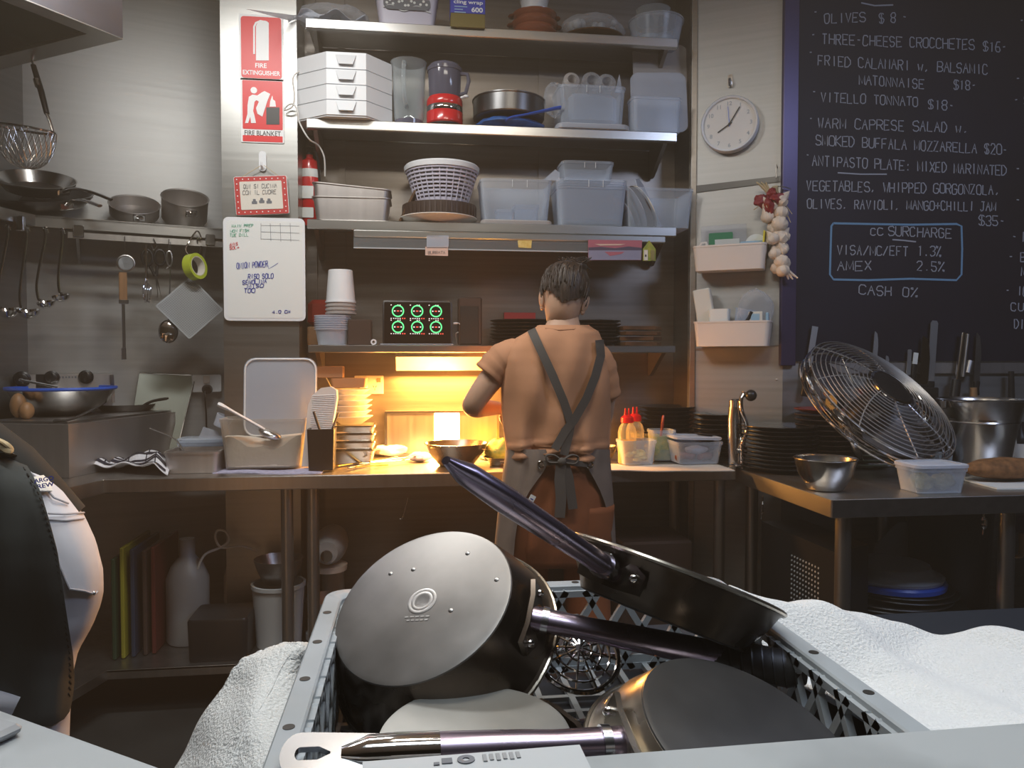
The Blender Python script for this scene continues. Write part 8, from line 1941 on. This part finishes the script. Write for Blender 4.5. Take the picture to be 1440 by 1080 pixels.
# wire skimmer between the pans
t = thing('wire_skimmer', 'tangle of a round wire skimmer between the pans in the crate', 'skimmer')
c = onD(812, 918, .95); TWs = frame(c, camvec(1, -.15, 0), camvec(.15, .75, .6)) @ Matrix.Scale(.8, 4)
mb = MB()
for q in (.02, .035, .05, .062): mb.tube([TWs @ Vector((q * math.cos(a), q * math.sin(a), -.25 * (q - .06))) for a in [2 * PI * k / 36 for k in range(36)]], .0016, 5, closed=True)
for k in range(12): a = PI * k / 6; mb.tube([TWs @ Vector((q * math.cos(a), q * math.sin(a), -.25 * (q - .06))) for q in (.006, .03, .062)], .0014, 5)
mb.tube([TWs @ Vector((.066 * math.cos(a), .066 * math.sin(a), 0)) for a in [2 * PI * k / 36 for k in range(36)]], .003, 6, closed=True); mb.build('wires', 'chrome', t)
mb = MB(); mb.tube([TWs @ Vector((-.066, 0, 0)), TWs @ Vector((-.10, -.05, -.02)), TWs @ Vector((-.13, -.10, -.03))], .004, 8); mb.build('handle', 'brass', t)
t = thing('wire_rack', 'small wire rack standing at the bottom of the crate between the pans', 'rack')
mb = MB()
for k in range(11):
    A = onD(772 + 8 * k, 884, 1.04); B_ = onD(775 + 8 * k, 918, .99); mb.tube(smooth([A, A.lerp(B_, .5) + Vector((0, -.02, .012)), B_], 4), .0016, 5)
mb.tube([onD(764, 917, .99), onD(868, 922, .99)], .003, 6); mb.tube([onD(764, 886, 1.04), onD(868, 890, 1.04)], .0025, 6); mb.build('wires', 'chrome', t)

# ------------------------------------------------------------------ towels
def fz(x, y, s=1.0):
    return (math.sin(x * 23 + 1.3) * math.sin(y * 19 + .7) + .6 * math.sin(x * 47 + y * 31) + .4 * math.sin(y * 61 - x * 37)) * s
ROWS = [(908, 398, 428, 1.10, 1.10), (916, 372, 440, 1.09, 1.09), (930, 345, 440, 1.08, 1.08), (950, 326, 432, 1.07, 1.05), (975, 311, 425, 1.06, 1.0), (1005, 294, 416, 1.05, .94), (1040, 273, 406, 1.04, .88), (1080, 250, 398, 1.03, .83), (1130, 225, 388, 1.02, .78)]
def tl(u, v):
    q = v * (len(ROWS) - 1); i = min(int(q), len(ROWS) - 2); f = q - i; a, b = ROWS[i], ROWS[i + 1]
    y, xl, xr_, dl, dr_ = [a[k] + (b[k] - a[k]) * f for k in range(5)]
    x = xl + (xr_ - xl) * u + 3 * math.sin(v * 17) * (1 - u); d = dl + (dr_ - dl) * u - .035 * math.sin(PI * u) + .012 * math.sin(6 * u + 3 * v) + .004 * math.sin(13 * u - 4 * v + 2 * math.sin(5 * v)) + .0008 * math.sin(60 * u) * math.sin(70 * v)
    return onD(x, y, d)
mb = MB(); mb.grid(tl, 60, 70); mb.solid(.006); tw = solo('towel', mb, 'towel', 'white terry towel hanging off the counter left of the crate', 'towel', ang=180)
mb = MB()
for o in (-.012, .012): mb.tube([tl(.55 + o + .05 * math.sin(v * 5), v) + Vector((0, -.007, .003)) for v in [k / 30 for k in range(2, 30)]], .0028, 6)
mb.build('woven_band', 'towel', tw)
def tr_(u, v):
    # u left to right, v front to back
    X = .474 + .62 * u + .02 * math.sin(3 * v); Yb = 1.205 - .10 * u - .12 * max(0, u - .5); Y = .58 + (Yb - .58) * v
    z = CZ + .006 + .016 * (1 + math.sin(5 * u + 4 * v + .6)) * .8 + .034 * max(0, math.sin(9 * v - 6 * u + 1.5 * math.sin(4 * u))) ** 1.5 + .014 * max(0, math.sin(14 * u + 5 * v)) ** 2 + .0015 * fz(u, v)
    fold = max(0, 1 - abs(v - .86) / .17) ** .6 * max(0, 1 - max(0, u - .10) / .33); z += .052 * fold
    z += .03 * max(0, 1 - u / .10) * (1 - v * .4)
    z = CZ + .005 + (z - CZ - .005) * min(1, 14 * (1 - v), 12 * (1 - u))
    return Vector((X, Y, z))
mb = MB(); mb.grid(tr_, 70, 70); mb.solid(.006); solo('towel', mb, 'towel', 'white terry towel spread on the dark counter right of the crate', 'towel', ang=180)
mb = MB(); a = onZ(1100, 893, CZ + .03); b = onZ(1165, 884, CZ + .03); mb.tube([a, b], .009, 10); mb.tube([a + Vector((.002, -.03, -.012)), b + Vector((.002, -.03, -.012))], .006, 10); solo('white_rail', mb, 'white_plastic', 'pale plastic rail lying behind the crate beside the right towel', 'rail')
